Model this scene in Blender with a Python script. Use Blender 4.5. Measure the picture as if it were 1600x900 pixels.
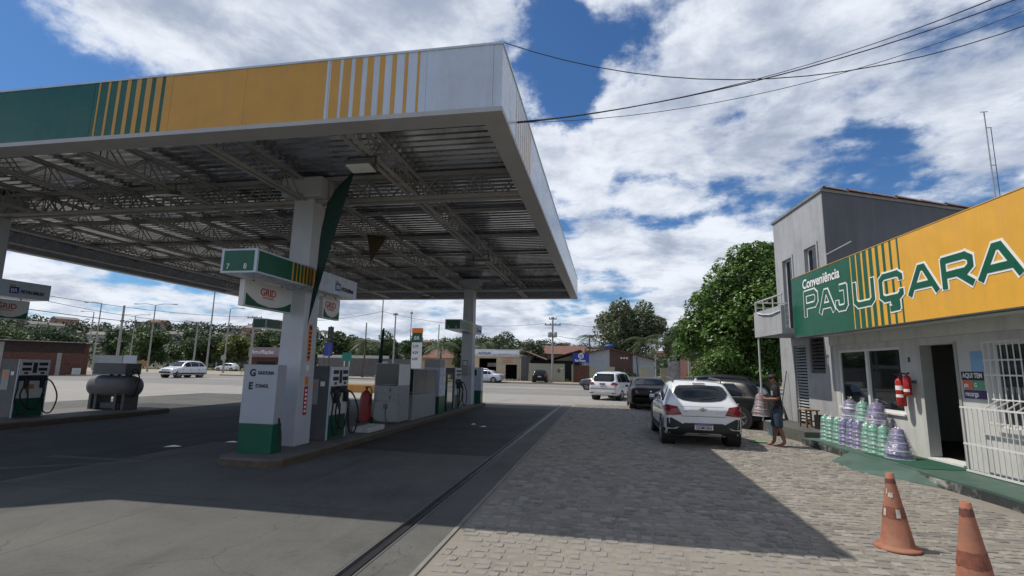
import bpy, bmesh, math, random
import numpy as np
from mathutils import Vector, Matrix
from mathutils.bvhtree import BVHTree

for o in list(bpy.data.objects):
    bpy.data.objects.remove(o)
scene = bpy.context.scene
COL = scene.collection
rnd = random.Random(7)
NR = np.random.default_rng(11)
PI = math.pi

# ------------------------------------------------------------------ camera
CAM_H = 1.7
yaw, pitch, roll = -0.185, 0.1564, 0.0212
fw = Vector((math.sin(yaw) * math.cos(pitch), math.cos(yaw) * math.cos(pitch), math.sin(pitch)))
rt = Vector((math.cos(yaw), -math.sin(yaw), 0))
up = rt.cross(fw)
rt2 = math.cos(roll) * rt + math.sin(roll) * up
up2 = -math.sin(roll) * rt + math.cos(roll) * up
cam_data = bpy.data.cameras.new('camera')
cam_data.sensor_width = 36.0
cam_data.lens = 790 / 1600 * 36
cam_data.clip_start = 0.05
cam_data.clip_end = 6000
cam = bpy.data.objects.new('camera', cam_data)
COL.objects.link(cam)
mw = Matrix.Identity(4)
for i in range(3):
    mw[i][0], mw[i][1], mw[i][2] = rt2[i], up2[i], -fw[i]
mw[2][3] = CAM_H
cam.matrix_world = mw
scene.camera = cam

# ------------------------------------------------------------------ sun, sky, exposure
to_sun = Vector((-0.60, 0.07, 1.0)).normalized()
sun_el = math.asin(to_sun.z)
sun_rot = math.atan2(to_sun.x, to_sun.y)
sd = bpy.data.lights.new('sun', 'SUN')
sd.energy = 4.1
sd.angle = math.radians(0.53)
sd.color = (1.0, 0.93, 0.82)
sun = bpy.data.objects.new('sun', sd)
COL.objects.link(sun)
sun.rotation_euler = (-to_sun).to_track_quat('-Z', 'Y').to_euler()
sun.location = (-20, 5, 40)

world = bpy.data.worlds.new('World')
scene.world = world
world.use_nodes = True
wt = world.node_tree
wt.nodes.clear()
WN, WL = wt.nodes, wt.links


def wnode(t, **kw):
    n = WN.new(t)
    for k, v in kw.items():
        setattr(n, k, v)
    return n


def wmath(op, a, b=None, clamp=False):
    n = wnode('ShaderNodeMath', operation=op, use_clamp=clamp)
    for i, s in enumerate((a, b)):
        if s is None:
            continue
        if isinstance(s, (int, float)):
            n.inputs[i].default_value = s
        else:
            WL.new(s, n.inputs[i])
    return n.outputs[0]


sky = wnode('ShaderNodeTexSky', sky_type='NISHITA')
sky.sun_disc = False
sky.sun_elevation = sun_el
sky.sun_rotation = sun_rot
sky.air_density = 1.0
sky.dust_density = 0.4
sky.ozone_density = 2.0
tc = wnode('ShaderNodeTexCoord')
sep = wnode('ShaderNodeSeparateXYZ')
WL.new(tc.outputs['Generated'], sep.inputs[0])
zc = wmath('MAXIMUM', sep.outputs[2], 0.0)
den = wmath('ADD', zc, 0.22)
pv = wnode('ShaderNodeCombineXYZ')
WL.new(wmath('DIVIDE', sep.outputs[0], den), pv.inputs[0])
WL.new(wmath('DIVIDE', sep.outputs[1], den), pv.inputs[1])
WL.new(wmath('MULTIPLY', zc, 1.2), pv.inputs[2])


def wnoise(scale, detail, rough, off, dist=0.0):
    mp = wnode('ShaderNodeMapping')
    mp.inputs['Location'].default_value = off
    WL.new(pv.outputs[0], mp.inputs[0])
    n = wnode('ShaderNodeTexNoise')
    n.inputs['Scale'].default_value = scale
    n.inputs['Detail'].default_value = detail
    n.inputs['Roughness'].default_value = rough
    n.inputs['Distortion'].default_value = dist
    WL.new(mp.outputs[0], n.inputs['Vector'])
    return n.outputs[0]


big = wnoise(1.5, 9, 0.58, (3.1, 1.7, 0.4), 0.15)
fine = wnoise(4.2, 8, 0.6, (9.0, 4.0, 2.0), 0.1)
dens = wmath('ADD', wmath('MULTIPLY', big, 0.75), wmath('MULTIPLY', fine, 0.42))
dens = wmath('SUBTRACT', dens, 0.085)
wn = wnode('ShaderNodeTexNoise')
wn.inputs['Scale'].default_value = 4.5
wn.inputs['Detail'].default_value = 7
wn.inputs['Roughness'].default_value = 0.6
WL.new(tc.outputs['Generated'], wn.inputs['Vector'])
wsub = wnode('ShaderNodeVectorMath', operation='SUBTRACT')
WL.new(wn.outputs['Color'], wsub.inputs[0])
wsub.inputs[1].default_value = (0.5, 0.5, 0.5)
wscl = wnode('ShaderNodeVectorMath', operation='SCALE')
wscl.inputs['Scale'].default_value = 0.42
WL.new(wsub.outputs[0], wscl.inputs[0])
warp = wnode('ShaderNodeVectorMath', operation='ADD')
WL.new(tc.outputs['Generated'], warp.inputs[0])
WL.new(wscl.outputs[0], warp.inputs[1])
# where the cloud field opens to blue (negative) and where it closes (positive)
BUMPS = [((-0.74, 0.54, 0.41), 0.20, -0.15), ((-0.66, 0.56, 0.50), 0.10, 0.06), ((-0.094, 0.835, 0.543), 0.10, -0.13), ((-0.003, 0.814, 0.581), 0.10, -0.11), ((-0.074, 0.871, 0.486), 0.08, -0.09),
         ((-0.468, 0.70, 0.54), 0.16, 0.12), ((-0.33, 0.75, 0.57), 0.13, 0.10), ((-0.60, 0.62, 0.50), 0.12, 0.07), ((-0.09, 0.915, 0.394), 0.12, 0.11), ((0.166, 0.817, 0.553), 0.18, 0.06),
         ((0.277, 0.894, 0.352), 0.09, -0.10), ((0.42, 0.85, 0.32), 0.08, -0.10), ((0.077, 0.919, 0.386), 0.05, -0.05), ((0.18, 0.95, 0.25), 0.22, 0.06), ((0.50, 0.77, 0.395), 0.18, 0.06)]
for c, rad, amp in BUMPS:
    vd = wnode('ShaderNodeVectorMath', operation='DISTANCE')
    WL.new(warp.outputs[0], vd.inputs[0])
    vd.inputs[1].default_value = Vector(c).normalized()
    mr = wnode('ShaderNodeMapRange', interpolation_type='SMOOTHSTEP')
    mr.inputs['From Min'].default_value = 0.0
    mr.inputs['From Max'].default_value = rad * 1.7
    mr.inputs['To Min'].default_value = amp
    mr.inputs['To Max'].default_value = 0.0
    WL.new(vd.outputs['Value'], mr.inputs['Value'])
    dens = wmath('ADD', dens, mr.outputs[0])
# denser towards the horizon
hz = wnode('ShaderNodeMapRange')
hz.inputs['From Min'].default_value = 0.0
hz.inputs['From Max'].default_value = 0.35
hz.inputs['To Min'].default_value = 0.12
hz.inputs['To Max'].default_value = 0.0
WL.new(zc, hz.inputs['Value'])
dens = wmath('ADD', dens, hz.outputs[0])
mask = wnode('ShaderNodeMapRange', interpolation_type='SMOOTHERSTEP')
mask.inputs['From Min'].default_value = 0.43
mask.inputs['From Max'].default_value = 0.59
WL.new(dens, mask.inputs['Value'])
# thick middles go grey, edges stay white
shade = wnoise(3.0, 10, 0.62, (1.0, 7.3, 5.0), 0.2)
thick = wmath('ADD', wmath('MULTIPLY', wmath('SUBTRACT', dens, 0.5), 1.0), wmath('MULTIPLY', wmath('SUBTRACT', shade, 0.42), 1.7))
sh = wnode('ShaderNodeMapRange', interpolation_type='SMOOTHSTEP')
sh.inputs['From Min'].default_value = 0.0
sh.inputs['From Max'].default_value = 0.62
WL.new(thick, sh.inputs['Value'])
ccol = wnode('ShaderNodeMix', data_type='RGBA')
ccol.inputs[6].default_value = (10.8, 11.4, 12.4, 1)
ccol.inputs[7].default_value = (4.6, 5.4, 7.0, 1)
WL.new(sh.outputs[0], ccol.inputs[0])
skyc = wnode('ShaderNodeMix', data_type='RGBA', blend_type='MULTIPLY')
skyc.inputs[0].default_value = 1.0
skyc.inputs[7].default_value = (0.55, 0.88, 1.22, 1)
WL.new(sky.outputs[0], skyc.inputs[6])
mixc = wnode('ShaderNodeMix', data_type='RGBA')
WL.new(mask.outputs[0], mixc.inputs[0])
WL.new(skyc.outputs[2], mixc.inputs[6])
WL.new(ccol.outputs[2], mixc.inputs[7])
bg = wnode('ShaderNodeBackground')
bg.inputs[1].default_value = 0.08
WL.new(mixc.outputs[2], bg.inputs[0])
wo = wnode('ShaderNodeOutputWorld')
WL.new(bg.outputs[0], wo.inputs[0])

vs = scene.view_settings
vs.view_transform = 'Standard'
vs.look = 'None'
vs.exposure = 0.0
vs.gamma = 1.0
vs.use_curve_mapping = False
scene.render.engine = 'CYCLES'
scene.render.resolution_x = 1024
scene.render.resolution_y = 576
scene.cycles.max_bounces = 6
scene.cycles.transparent_max_bounces = 12


# ------------------------------------------------------------------ helpers
class MB:
    def __init__(s):
        s.v, s.f = [], []

    def add(s, vs_, fs):
        b = len(s.v)
        s.v.extend([tuple(p) for p in vs_])
        s.f.extend([tuple(i + b for i in f) for f in fs])
        return s

    def box(s, a, b):
        x0, x1 = sorted((a[0], b[0])); y0, y1 = sorted((a[1], b[1])); z0, z1 = sorted((a[2], b[2]))
        return s.add([(x0, y0, z0), (x1, y0, z0), (x1, y1, z0), (x0, y1, z0), (x0, y0, z1), (x1, y0, z1), (x1, y1, z1), (x0, y1, z1)],
                     [(3, 2, 1, 0), (4, 5, 6, 7), (0, 1, 5, 4), (1, 2, 6, 5), (2, 3, 7, 6), (3, 0, 4, 7)])

    def bar(s, p0, p1, w, h=None, upv=(0, 0, 1)):
        h = h or w
        p0, p1 = Vector(p0), Vector(p1)
        d = (p1 - p0).normalized()
        u = Vector(upv)
        if abs(d.dot(u)) > 0.98:
            u = Vector((1, 0, 0))
        r = d.cross(u).normalized() * (w / 2)
        u = r.cross(d).normalized() * (h / 2)
        vs_ = [p + a * r + b * u for p in (p0, p1) for a, b in ((-1, -1), (1, -1), (1, 1), (-1, 1))]
        return s.add(vs_, [(3, 2, 1, 0), (4, 5, 6, 7), (0, 1, 5, 4), (1, 2, 6, 5), (2, 3, 7, 6), (3, 0, 4, 7)])

    def cyl(s, p0, p1, r0, r1=None, n=10):
        r1 = r0 if r1 is None else r1
        p0, p1 = Vector(p0), Vector(p1)
        d = (p1 - p0).normalized()
        u = Vector((0, 0, 1)) if abs(d.z) < 0.95 else Vector((1, 0, 0))
        a = d.cross(u).normalized(); b = d.cross(a)
        vs_ = []
        for p, r in ((p0, r0), (p1, r1)):
            for i in range(n):
                t = 2 * PI * i / n
                vs_.append(p + r * (math.cos(t) * a + math.sin(t) * b))
        fs = [(i, (i + 1) % n, n + (i + 1) % n, n + i) for i in range(n)]
        fs += [tuple(range(n - 1, -1, -1)), tuple(range(n, 2 * n))]
        return s.add(vs_, fs)

    def lathe(s, prof, n=20, c=(0, 0, 0), axis='z'):
        vs_, fs = [], []
        for r, z in prof:
            for i in range(n):
                t = 2 * PI * i / n
                q = (r * math.cos(t), r * math.sin(t), z)
                if axis == 'x':
                    q = (z, r * math.cos(t), r * math.sin(t))
                if axis == 'y':
                    q = (r * math.sin(t), z, r * math.cos(t))
                vs_.append((q[0] + c[0], q[1] + c[1], q[2] + c[2]))
        for k in range(len(prof) - 1):
            for i in range(n):
                j = (i + 1) % n
                fs.append((k * n + i, k * n + j, (k + 1) * n + j, (k + 1) * n + i))
        fs.append(tuple(range(n - 1, -1, -1)))
        fs.append(tuple(range((len(prof) - 1) * n, len(prof) * n)))
        return s.add(vs_, fs)

    def prism(s, poly, z0, z1, axis='z'):
        n = len(poly)
        def q(p, z):
            return {'z': (p[0], p[1], z), 'x': (z, p[0], p[1]), 'y': (p[0], z, p[1])}[axis]
        vs_ = [q(p, z0) for p in poly] + [q(p, z1) for p in poly]
        fs = [tuple(range(n - 1, -1, -1)), tuple(range(n, 2 * n))]
        fs += [(i, (i + 1) % n, n + (i + 1) % n, n + i) for i in range(n)]
        return s.add(vs_, fs)

    def tube(s, pts, r, n=6):
        pts = [Vector(p) for p in pts]
        vs_, fs = [], []
        for k, p in enumerate(pts):
            d = (pts[min(k + 1, len(pts) - 1)] - pts[max(k - 1, 0)]).normalized()
            u = Vector((0, 0, 1)) if abs(d.z) < 0.9 else Vector((1, 0, 0))
            a = d.cross(u).normalized(); b = d.cross(a)
            rr = r[k] if isinstance(r, (list, tuple)) else r
            for i in range(n):
                t = 2 * PI * i / n
                vs_.append(p + rr * (math.cos(t) * a + math.sin(t) * b))
        for k in range(len(pts) - 1):
            for i in range(n):
                j = (i + 1) % n
                fs.append((k * n + i, k * n + j, (k + 1) * n + j, (k + 1) * n + i))
        fs += [tuple(range(n - 1, -1, -1)), tuple(range((len(pts) - 1) * n, len(pts) * n))]
        return s.add(vs_, fs)

    def mesh(s, name, smooth=False):
        me = bpy.data.meshes.new(name)
        me.from_pydata(s.v, [], s.f)
        bm = bmesh.new(); bm.from_mesh(me)
        bmesh.ops.recalc_face_normals(bm, faces=bm.faces)
        bm.to_mesh(me); bm.free()
        if smooth:
            for p in me.polygons:
                p.use_smooth = True
        return me

    def build(s, name, mat, parent=None, smooth=False, bevel=0, loc=None, rot=None):
        me = s.mesh(name, smooth)
        return link(name, me, mat, parent, bevel, loc, rot, smooth)


def link(name, me, mat, parent=None, bevel=0, loc=None, rot=None, smooth=False):
    o = bpy.data.objects.new(name, me)
    COL.objects.link(o)
    if mat is not None and not me.materials:
        me.materials.append(mat)
    if parent is not None:
        o.parent = parent
    if loc is not None:
        o.location = loc
    if rot is not None:
        o.rotation_euler = (0, 0, rot) if isinstance(rot, (int, float)) else rot
    if bevel:
        m = o.modifiers.new('bevel', 'BEVEL')
        m.width = bevel; m.segments = 2; m.limit_method = 'ANGLE'; m.angle_limit = 0.7
    return o


def tag(o, label=None, cat=None, group=None, kind=None):
    if label: o['label'] = label
    if cat: o['category'] = cat
    if group: o['group'] = group
    if kind: o['kind'] = kind
    return o


def thing(name, label, cat, loc=(0, 0, 0), rot=0, group=None):
    o = bpy.data.objects.new(name, None)
    o.empty_display_size = 0.2
    COL.objects.link(o)
    o.location = loc
    o.rotation_euler = (0, 0, rot) if isinstance(rot, (int, float)) else rot
    return tag(o, label, cat, group)


def box(name, a, b, mat, parent=None, bevel=0, **k):
    return MB().box(a, b).build(name, mat, parent, bevel=bevel, **k)


def copy_tree(o, parent=None):
    c = o.copy()
    COL.objects.link(c)
    c.parent = parent
    for ch in list(o.children):
        copy_tree(ch, c)
    return c


# ------------------------------------------------------------------ materials
MATS = {}


def M(name, col, rough=0.6, metal=0.0, var=0.18, scale=2.5, bump=0.0, bscale=60.0, spec=0.4, coat=0.0, dirt=None, dirt_amt=0.45, dscale=1.2, island=0.0, trans=0.0, streak=None, streak_amt=0.4, world=False):
    if name in MATS:
        return MATS[name]
    m = bpy.data.materials.new(name)
    m.use_nodes = True
    nt = m.node_tree
    N, L = nt.nodes, nt.links
    b = N['Principled BSDF']
    b.inputs['Roughness'].default_value = rough
    b.inputs['Metallic'].default_value = metal
    b.inputs['Specular IOR Level'].default_value = spec
    if coat:
        b.inputs['Coat Weight'].default_value = coat
        b.inputs['Coat Roughness'].default_value = 0.06
    tcn = N.new('ShaderNodeTexCoord')
    src = None
    VEC = tcn.outputs['Object']
    if world:
        VEC = N.new('ShaderNodeNewGeometry').outputs['Position']

    def noise(sc, det=6, rg=0.6):
        n = N.new('ShaderNodeTexNoise')
        n.inputs['Scale'].default_value = sc; n.inputs['Detail'].default_value = det; n.inputs['Roughness'].default_value = rg
        L.new(VEC, n.inputs['Vector'])
        return n.outputs[0]

    def mix(fac, a, c):
        x = N.new('ShaderNodeMix'); x.data_type = 'RGBA'
        if isinstance(fac, float): x.inputs[0].default_value = fac
        else: L.new(fac, x.inputs[0])
        for i, q in ((6, a), (7, c)):
            if isinstance(q, tuple): x.inputs[i].default_value = (*q[:3], 1)
            else: L.new(q, x.inputs[i])
        return x.outputs[2]

    def rng(s, a, c, lo=0.0, hi=1.0):
        x = N.new('ShaderNodeMapRange')
        x.inputs[1].default_value = a; x.inputs[2].default_value = c; x.inputs[3].default_value = lo; x.inputs[4].default_value = hi
        L.new(s, x.inputs[0])
        return x.outputs[0]

    lo = tuple(c * (1 - var) for c in col); hi = tuple(min(1, c * (1 + var)) for c in col)
    src = mix(rng(noise(scale), 0.3, 0.7), lo, hi)
    if island:
        g = N.new('ShaderNodeNewGeometry')
        lo2 = tuple(c * (1 - island) for c in col); hi2 = tuple(min(1, c * (1 + island)) for c in col)
        r2 = mix(g.outputs['Random Per Island'], lo2, hi2)
        src = mix(0.6, src, r2)
    if dirt:
        src = mix(rng(noise(dscale, 8, 0.68), 0.5, 0.72, 0, dirt_amt), src, dirt)
    if streak:
        mp = N.new('ShaderNodeMapping'); mp.inputs['Scale'].default_value = (5.0, 5.0, 0.35); L.new(tcn.outputs['Object'], mp.inputs[0])
        ns = N.new('ShaderNodeTexNoise'); ns.inputs['Scale'].default_value = 1.0; ns.inputs['Detail'].default_value = 7; ns.inputs['Roughness'].default_value = 0.65
        L.new(mp.outputs[0], ns.inputs['Vector'])
        src = mix(rng(ns.outputs[0], 0.48, 0.72, 0, streak_amt), src, streak)
    L.new(src, b.inputs['Base Color'])
    L.new(rng(noise(scale * 3), 0.2, 0.8, max(0.02, rough - 0.12), min(1, rough + 0.12)), b.inputs['Roughness'])
    if bump:
        bn = N.new('ShaderNodeBump'); bn.inputs['Strength'].default_value = bump; bn.inputs['Distance'].default_value = 0.02
        L.new(noise(bscale, 5, 0.65), bn.inputs['Height'])
        L.new(bn.outputs[0], b.inputs['Normal'])
    if trans:
        t = N.new('ShaderNodeBsdfTranslucent'); L.new(src, t.inputs[0])
        ms = N.new('ShaderNodeMixShader'); ms.inputs[0].default_value = trans
        L.new(b.outputs[0], ms.inputs[1]); L.new(t.outputs[0], ms.inputs[2])
        L.new(ms.outputs[0], N['Material Output'].inputs[0])
    MATS[name] = m
    return m


def glass(name, tint=(0.02, 0.025, 0.03), clear=0.35, rough=0.03, refl=1.1):
    """pane: glossy reflection by Fresnel over a part-transparent tinted sheet"""
    if name in MATS:
        return MATS[name]
    m = bpy.data.materials.new(name); m.use_nodes = True
    N, L = m.node_tree.nodes, m.node_tree.links
    N.remove(N['Principled BSDF'])
    gl = N.new('ShaderNodeBsdfGlossy'); gl.inputs['Roughness'].default_value = rough; gl.inputs[0].default_value = (0.9, 0.93, 0.95, 1)
    tr = N.new('ShaderNodeBsdfTransparent'); tr.inputs[0].default_value = (0.75, 0.8, 0.8, 1)
    df = N.new('ShaderNodeBsdfDiffuse'); df.inputs[0].default_value = (*tint, 1)
    m1 = N.new('ShaderNodeMixShader'); m1.inputs[0].default_value = clear
    L.new(df.outputs[0], m1.inputs[1]); L.new(tr.outputs[0], m1.inputs[2])
    fr = N.new('ShaderNodeFresnel'); fr.inputs[0].default_value = 1.52
    ns = N.new('ShaderNodeTexNoise'); ns.inputs['Scale'].default_value = 1.3
    tcn = N.new('ShaderNodeTexCoord'); L.new(tcn.outputs['Object'], ns.inputs['Vector'])
    bp = N.new('ShaderNodeBump'); bp.inputs['Strength'].default_value = 0.05; L.new(ns.outputs[0], bp.inputs['Height'])
    L.new(bp.outputs[0], gl.inputs['Normal']); L.new(bp.outputs[0], fr.inputs['Normal'])
    ml = N.new('ShaderNodeMath'); ml.operation = 'MULTIPLY'; ml.inputs[1].default_value = refl; ml.use_clamp = True
    L.new(fr.outputs[0], ml.inputs[0])
    m2 = N.new('ShaderNodeMixShader'); L.new(ml.outputs[0], m2.inputs[0])
    L.new(m1.outputs[0], m2.inputs[1]); L.new(gl.outputs[0], m2.inputs[2])
    L.new(m2.outputs[0], N['Material Output'].inputs[0])
    MATS[name] = m
    return m


DUST = (0.16, 0.13, 0.10)
mt_white = M('white paint', (0.70, 0.71, 0.70), 0.45, var=0.06, dirt=(0.35, 0.33, 0.30), dirt_amt=0.35)
mt_wall_white = M('white wall paint', (0.56, 0.56, 0.54), 0.75, var=0.09, bump=0.15, dirt=(0.30, 0.29, 0.27), dirt_amt=0.55, scale=1.2, streak=(0.30, 0.29, 0.27), streak_amt=0.45)
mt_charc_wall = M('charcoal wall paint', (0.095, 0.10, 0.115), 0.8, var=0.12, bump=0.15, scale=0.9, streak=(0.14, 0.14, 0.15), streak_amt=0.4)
mt_grey_wall = M('grey wall paint', (0.36, 0.37, 0.39), 0.8, var=0.08, bump=0.15, dirt=(0.22, 0.22, 0.22), dirt_amt=0.5, scale=0.9, streak=(0.2, 0.2, 0.2), streak_amt=0.5)
mt_panel_white = M('white composite panel', (0.50, 0.58, 0.70), 0.28, var=0.04, dirt=(0.42, 0.42, 0.44), dirt_amt=0.35, dscale=0.8, streak=(0.36, 0.38, 0.42), streak_amt=0.45)
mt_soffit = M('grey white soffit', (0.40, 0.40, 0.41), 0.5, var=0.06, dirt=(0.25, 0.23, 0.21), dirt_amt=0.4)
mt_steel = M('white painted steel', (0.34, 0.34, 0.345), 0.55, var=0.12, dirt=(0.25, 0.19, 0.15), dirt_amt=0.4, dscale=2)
mt_galv = M('galvanised sheet', (0.46, 0.465, 0.48), 0.24, metal=0.9, var=0.2, scale=0.8, dirt=(0.14, 0.14, 0.14), dirt_amt=0.7, dscale=0.9)
mt_green = M('green panel', (0.003, 0.085, 0.045), 0.22, var=0.1, coat=0.15, streak=(0.01, 0.11, 0.065), streak_amt=0.35)
mt_yellow = M('yellow panel', (0.56, 0.29, 0.045), 0.35, var=0.07, dirt=(0.44, 0.25, 0.08), dirt_amt=0.5, streak=(0.42, 0.24, 0.07), streak_amt=0.5)
mt_sign_green = M('sign green vinyl', (0.006, 0.095, 0.05), 0.35, var=0.1, streak=(0.02, 0.12, 0.08), streak_amt=0.3)
mt_sign_yellow = M('sign yellow vinyl', (0.74, 0.39, 0.045), 0.4, var=0.07, dirt=(0.58, 0.32, 0.08), dirt_amt=0.4, streak=(0.56, 0.32, 0.08), streak_amt=0.4)
mt_black = M('black plastic', (0.018, 0.018, 0.02), 0.45, var=0.2)
mt_rubber = M('black rubber', (0.02, 0.02, 0.02), 0.7, var=0.2)
mt_dark = M('dark grey metal', (0.07, 0.075, 0.08), 0.5, var=0.2, dirt=DUST, dirt_amt=0.3)
mt_charcoal = M('charcoal panel', (0.10, 0.105, 0.11), 0.5, var=0.15, dirt=DUST, dirt_amt=0.3)
mt_grey = M('grey panel', (0.30, 0.32, 0.33), 0.45, var=0.12, dirt=DUST, dirt_amt=0.3)
mt_red = M('red enamel', (0.42, 0.02, 0.018), 0.3, var=0.12, coat=0.3)
mt_orange = M('orange vinyl', (0.78, 0.22, 0.02), 0.5, var=0.06)
mt_blue = M('blue vinyl', (0.02, 0.04, 0.28), 0.4, var=0.06)
mt_ink = M('black print', (0.015, 0.015, 0.03), 0.5, var=0.05)
mt_print_white = M('white print', (0.80, 0.81, 0.80), 0.5, var=0.03)
mt_wood = M('weathered wood', (0.22, 0.14, 0.08), 0.75, var=0.3, scale=6, bump=0.2)
mt_chrome = M('chrome', (0.6, 0.6, 0.62), 0.15, metal=1.0, var=0.05)
mt_lens = M('lamp diffuser', (0.75, 0.76, 0.74), 0.3, var=0.03)
mt_poleconc = M('concrete pole', (0.30, 0.29, 0.27), 0.85, var=0.15, scale=3)
mt_cable = M('black cable', (0.02, 0.02, 0.022), 0.6, var=0.1)
gl_shop = glass('shop window glass', (0.02, 0.024, 0.026), 0.5, refl=2.2)
gl_dark = glass('dark window glass', (0.012, 0.014, 0.016), 0.25)
gl_car = glass('car window glass', (0.008, 0.010, 0.012), 0.0)


def text(name, s, size, mat, parent, loc, rot=(PI / 2, 0, 0), ext=0.002, off=0.0, align='LEFT', sx=1.0, shear=0.0):
    cu = bpy.data.curves.new(name, 'FONT')
    cu.body = s; cu.size = size; cu.extrude = ext; cu.offset = off
    cu.align_x = align; cu.shear = shear; cu.resolution_u = 3
    t = bpy.data.objects.new(name + '_tmp', cu)
    COL.objects.link(t)
    bpy.context.view_layer.update()
    dg = bpy.context.evaluated_depsgraph_get()
    me = bpy.data.meshes.new_from_object(t.evaluated_get(dg))
    bpy.data.objects.remove(t)
    me.name = name
    me.materials.clear()
    o = link(name, me, mat, parent)
    o.location = loc; o.rotation_euler = rot; o.scale = (sx, 1, 1)
    return o


ROT_SOUTH = (PI / 2, 0, 0)            # lettering read by someone looking along +Y
ROT_EAST = (PI / 2, 0, PI / 2)        # lettering on a face that looks to +X
ROT_WEST = (PI / 2, 0, -PI / 2)       # lettering on a face that looks to -X

# ------------------------------------------------------------------ ground
def ground_mat(name, c1, c2, scale, stain, stain_amt, sscale, bump, bscale, rough=0.85, cell=0.0, cellcol=None, fine=0.25, crack=False):
    m = bpy.data.materials.new(name); m.use_nodes = True
    N, L = m.node_tree.nodes, m.node_tree.links
    b = N['Principled BSDF']; b.inputs['Roughness'].default_value = rough; b.inputs['Specular IOR Level'].default_value = 0.3
    t = N.new('ShaderNodeTexCoord')
    def noise(sc, det=8, rg=0.62, st=(1, 1, 1)):
        mp = N.new('ShaderNodeMapping'); mp.inputs['Scale'].default_value = st; L.new(t.outputs['Object'], mp.inputs[0])
        n = N.new('ShaderNodeTexNoise'); n.inputs['Scale'].default_value = sc; n.inputs['Detail'].default_value = det; n.inputs['Roughness'].default_value = rg
        L.new(mp.outputs[0], n.inputs['Vector']); return n.outputs[0]
    def rng(s, a, c, lo=0.0, hi=1.0):
        x = N.new('ShaderNodeMapRange'); x.inputs[1].default_value = a; x.inputs[2].default_value = c; x.inputs[3].default_value = lo; x.inputs[4].default_value = hi
        L.new(s, x.inputs[0]); return x.outputs[0]
    def mix(f, a, c):
        x = N.new('ShaderNodeMix'); x.data_type = 'RGBA'; L.new(f, x.inputs[0])
        for i, q in ((6, a), (7, c)):
            if isinstance(q, tuple): x.inputs[i].default_value = (*q, 1)
            else: L.new(q, x.inputs[i])
        return x.outputs[2]
    c = mix(rng(noise(scale), 0.32, 0.68), c1, c2)
    f1 = tuple(q * (1 - fine) for q in c1)
    c = mix(rng(noise(28, 6, 0.7), 0.5, 0.75, 0, 0.6), c, f1)
    c = mix(rng(noise(sscale, 9, 0.7), 0.52, 0.74, 0, stain_amt), c, stain)
    c = mix(rng(noise(4.5, 9, 0.75), 0.55, 0.78, 0, 0.45), c, stain)
    c = mix(rng(noise(1.6, 7, 0.6, (1, 0.1, 1)), 0.54, 0.74, 0, 0.55), c, stain)
    c = mix(rng(noise(9, 6, 0.7, (1, 0.12, 1)), 0.56, 0.8, 0, 0.3), c, tuple(q * 1.35 for q in c2))
    h = noise(bscale, 6, 0.7)
    if crack:
        c = mix(rng(noise(13, 3, 0.5, (1, 0.5, 1)), 0.68, 0.72, 0, 0.6), c, tuple(q * 0.45 for q in c1))
        vc = N.new('ShaderNodeTexVoronoi'); vc.inputs['Scale'].default_value = 0.42; vc.feature = 'DISTANCE_TO_EDGE'; vc.inputs['Randomness'].default_value = 1.0
        nz = N.new('ShaderNodeTexNoise'); nz.inputs['Scale'].default_value = 2.0; nz.inputs['Detail'].default_value = 6; L.new(t.outputs['Object'], nz.inputs['Vector'])
        va = N.new('ShaderNodeVectorMath'); va.operation = 'ADD'; L.new(t.outputs['Object'], va.inputs[0])
        vm = N.new('ShaderNodeVectorMath'); vm.operation = 'SCALE'; vm.inputs['Scale'].default_value = 0.5; L.new(nz.outputs['Color'], vm.inputs[0]); L.new(vm.outputs[0], va.inputs[1])
        L.new(va.outputs[0], vc.inputs['Vector'])
        c = mix(rng(vc.outputs[0], 0.0, 0.004, 0.55, 0.0), c, tuple(q * 0.4 for q in c1))
    if cell:
        v = N.new('ShaderNodeTexVoronoi'); v.inputs['Scale'].default_value = cell; v.feature = 'DISTANCE_TO_EDGE'
        L.new(t.outputs['Object'], v.inputs['Vector'])
        v2 = N.new('ShaderNodeTexVoronoi'); v2.inputs['Scale'].default_value = cell; L.new(t.outputs['Object'], v2.inputs['Vector'])
        c = mix(rng(v.outputs[0], 0.03, 0.12, 0.0, 0.75), c, mix(v2.outputs['Distance'], cellcol, c1))
    L.new(c, b.inputs['Base Color'])
    bp = N.new('ShaderNodeBump'); bp.inputs['Strength'].default_value = bump; bp.inputs['Distance'].default_value = 0.03
    L.new(h, bp.inputs['Height']); L.new(bp.outputs[0], b.inputs['Normal'])
    MATS[name] = m
    return m


gm_dirt = ground_mat('dry earth and weeds', (0.24, 0.20, 0.14), (0.14, 0.15, 0.07), 0.05, (0.06, 0.09, 0.03), 0.7, 0.12, 0.5, 4)
gm_conc = ground_mat('worn forecourt concrete', (0.085, 0.087, 0.083), (0.125, 0.124, 0.114), 0.8, (0.045, 0.045, 0.043), 0.75, 0.55, 0.35, 35, crack=True)
gm_conc_oily_shade = ground_mat('oil and shade dark concrete', (0.040, 0.041, 0.042), (0.068, 0.068, 0.067), 0.6, (0.02, 0.02, 0.02), 0.85, 0.8, 0.35, 35, crack=True)  # oil tone darkened further to stand in for deep canopy shade
gm_conc_mid = ground_mat('tyre darkened concrete', (0.075, 0.077, 0.075), (0.115, 0.115, 0.108), 0.7, (0.038, 0.038, 0.038), 0.8, 0.7, 0.35, 35, crack=True)
gm_sand = ground_mat('sand between cobbles', (0.275, 0.25, 0.21), (0.215, 0.198, 0.17), 1.2, (0.17, 0.15, 0.125), 0.5, 1.7, 0.5, 50)
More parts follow.
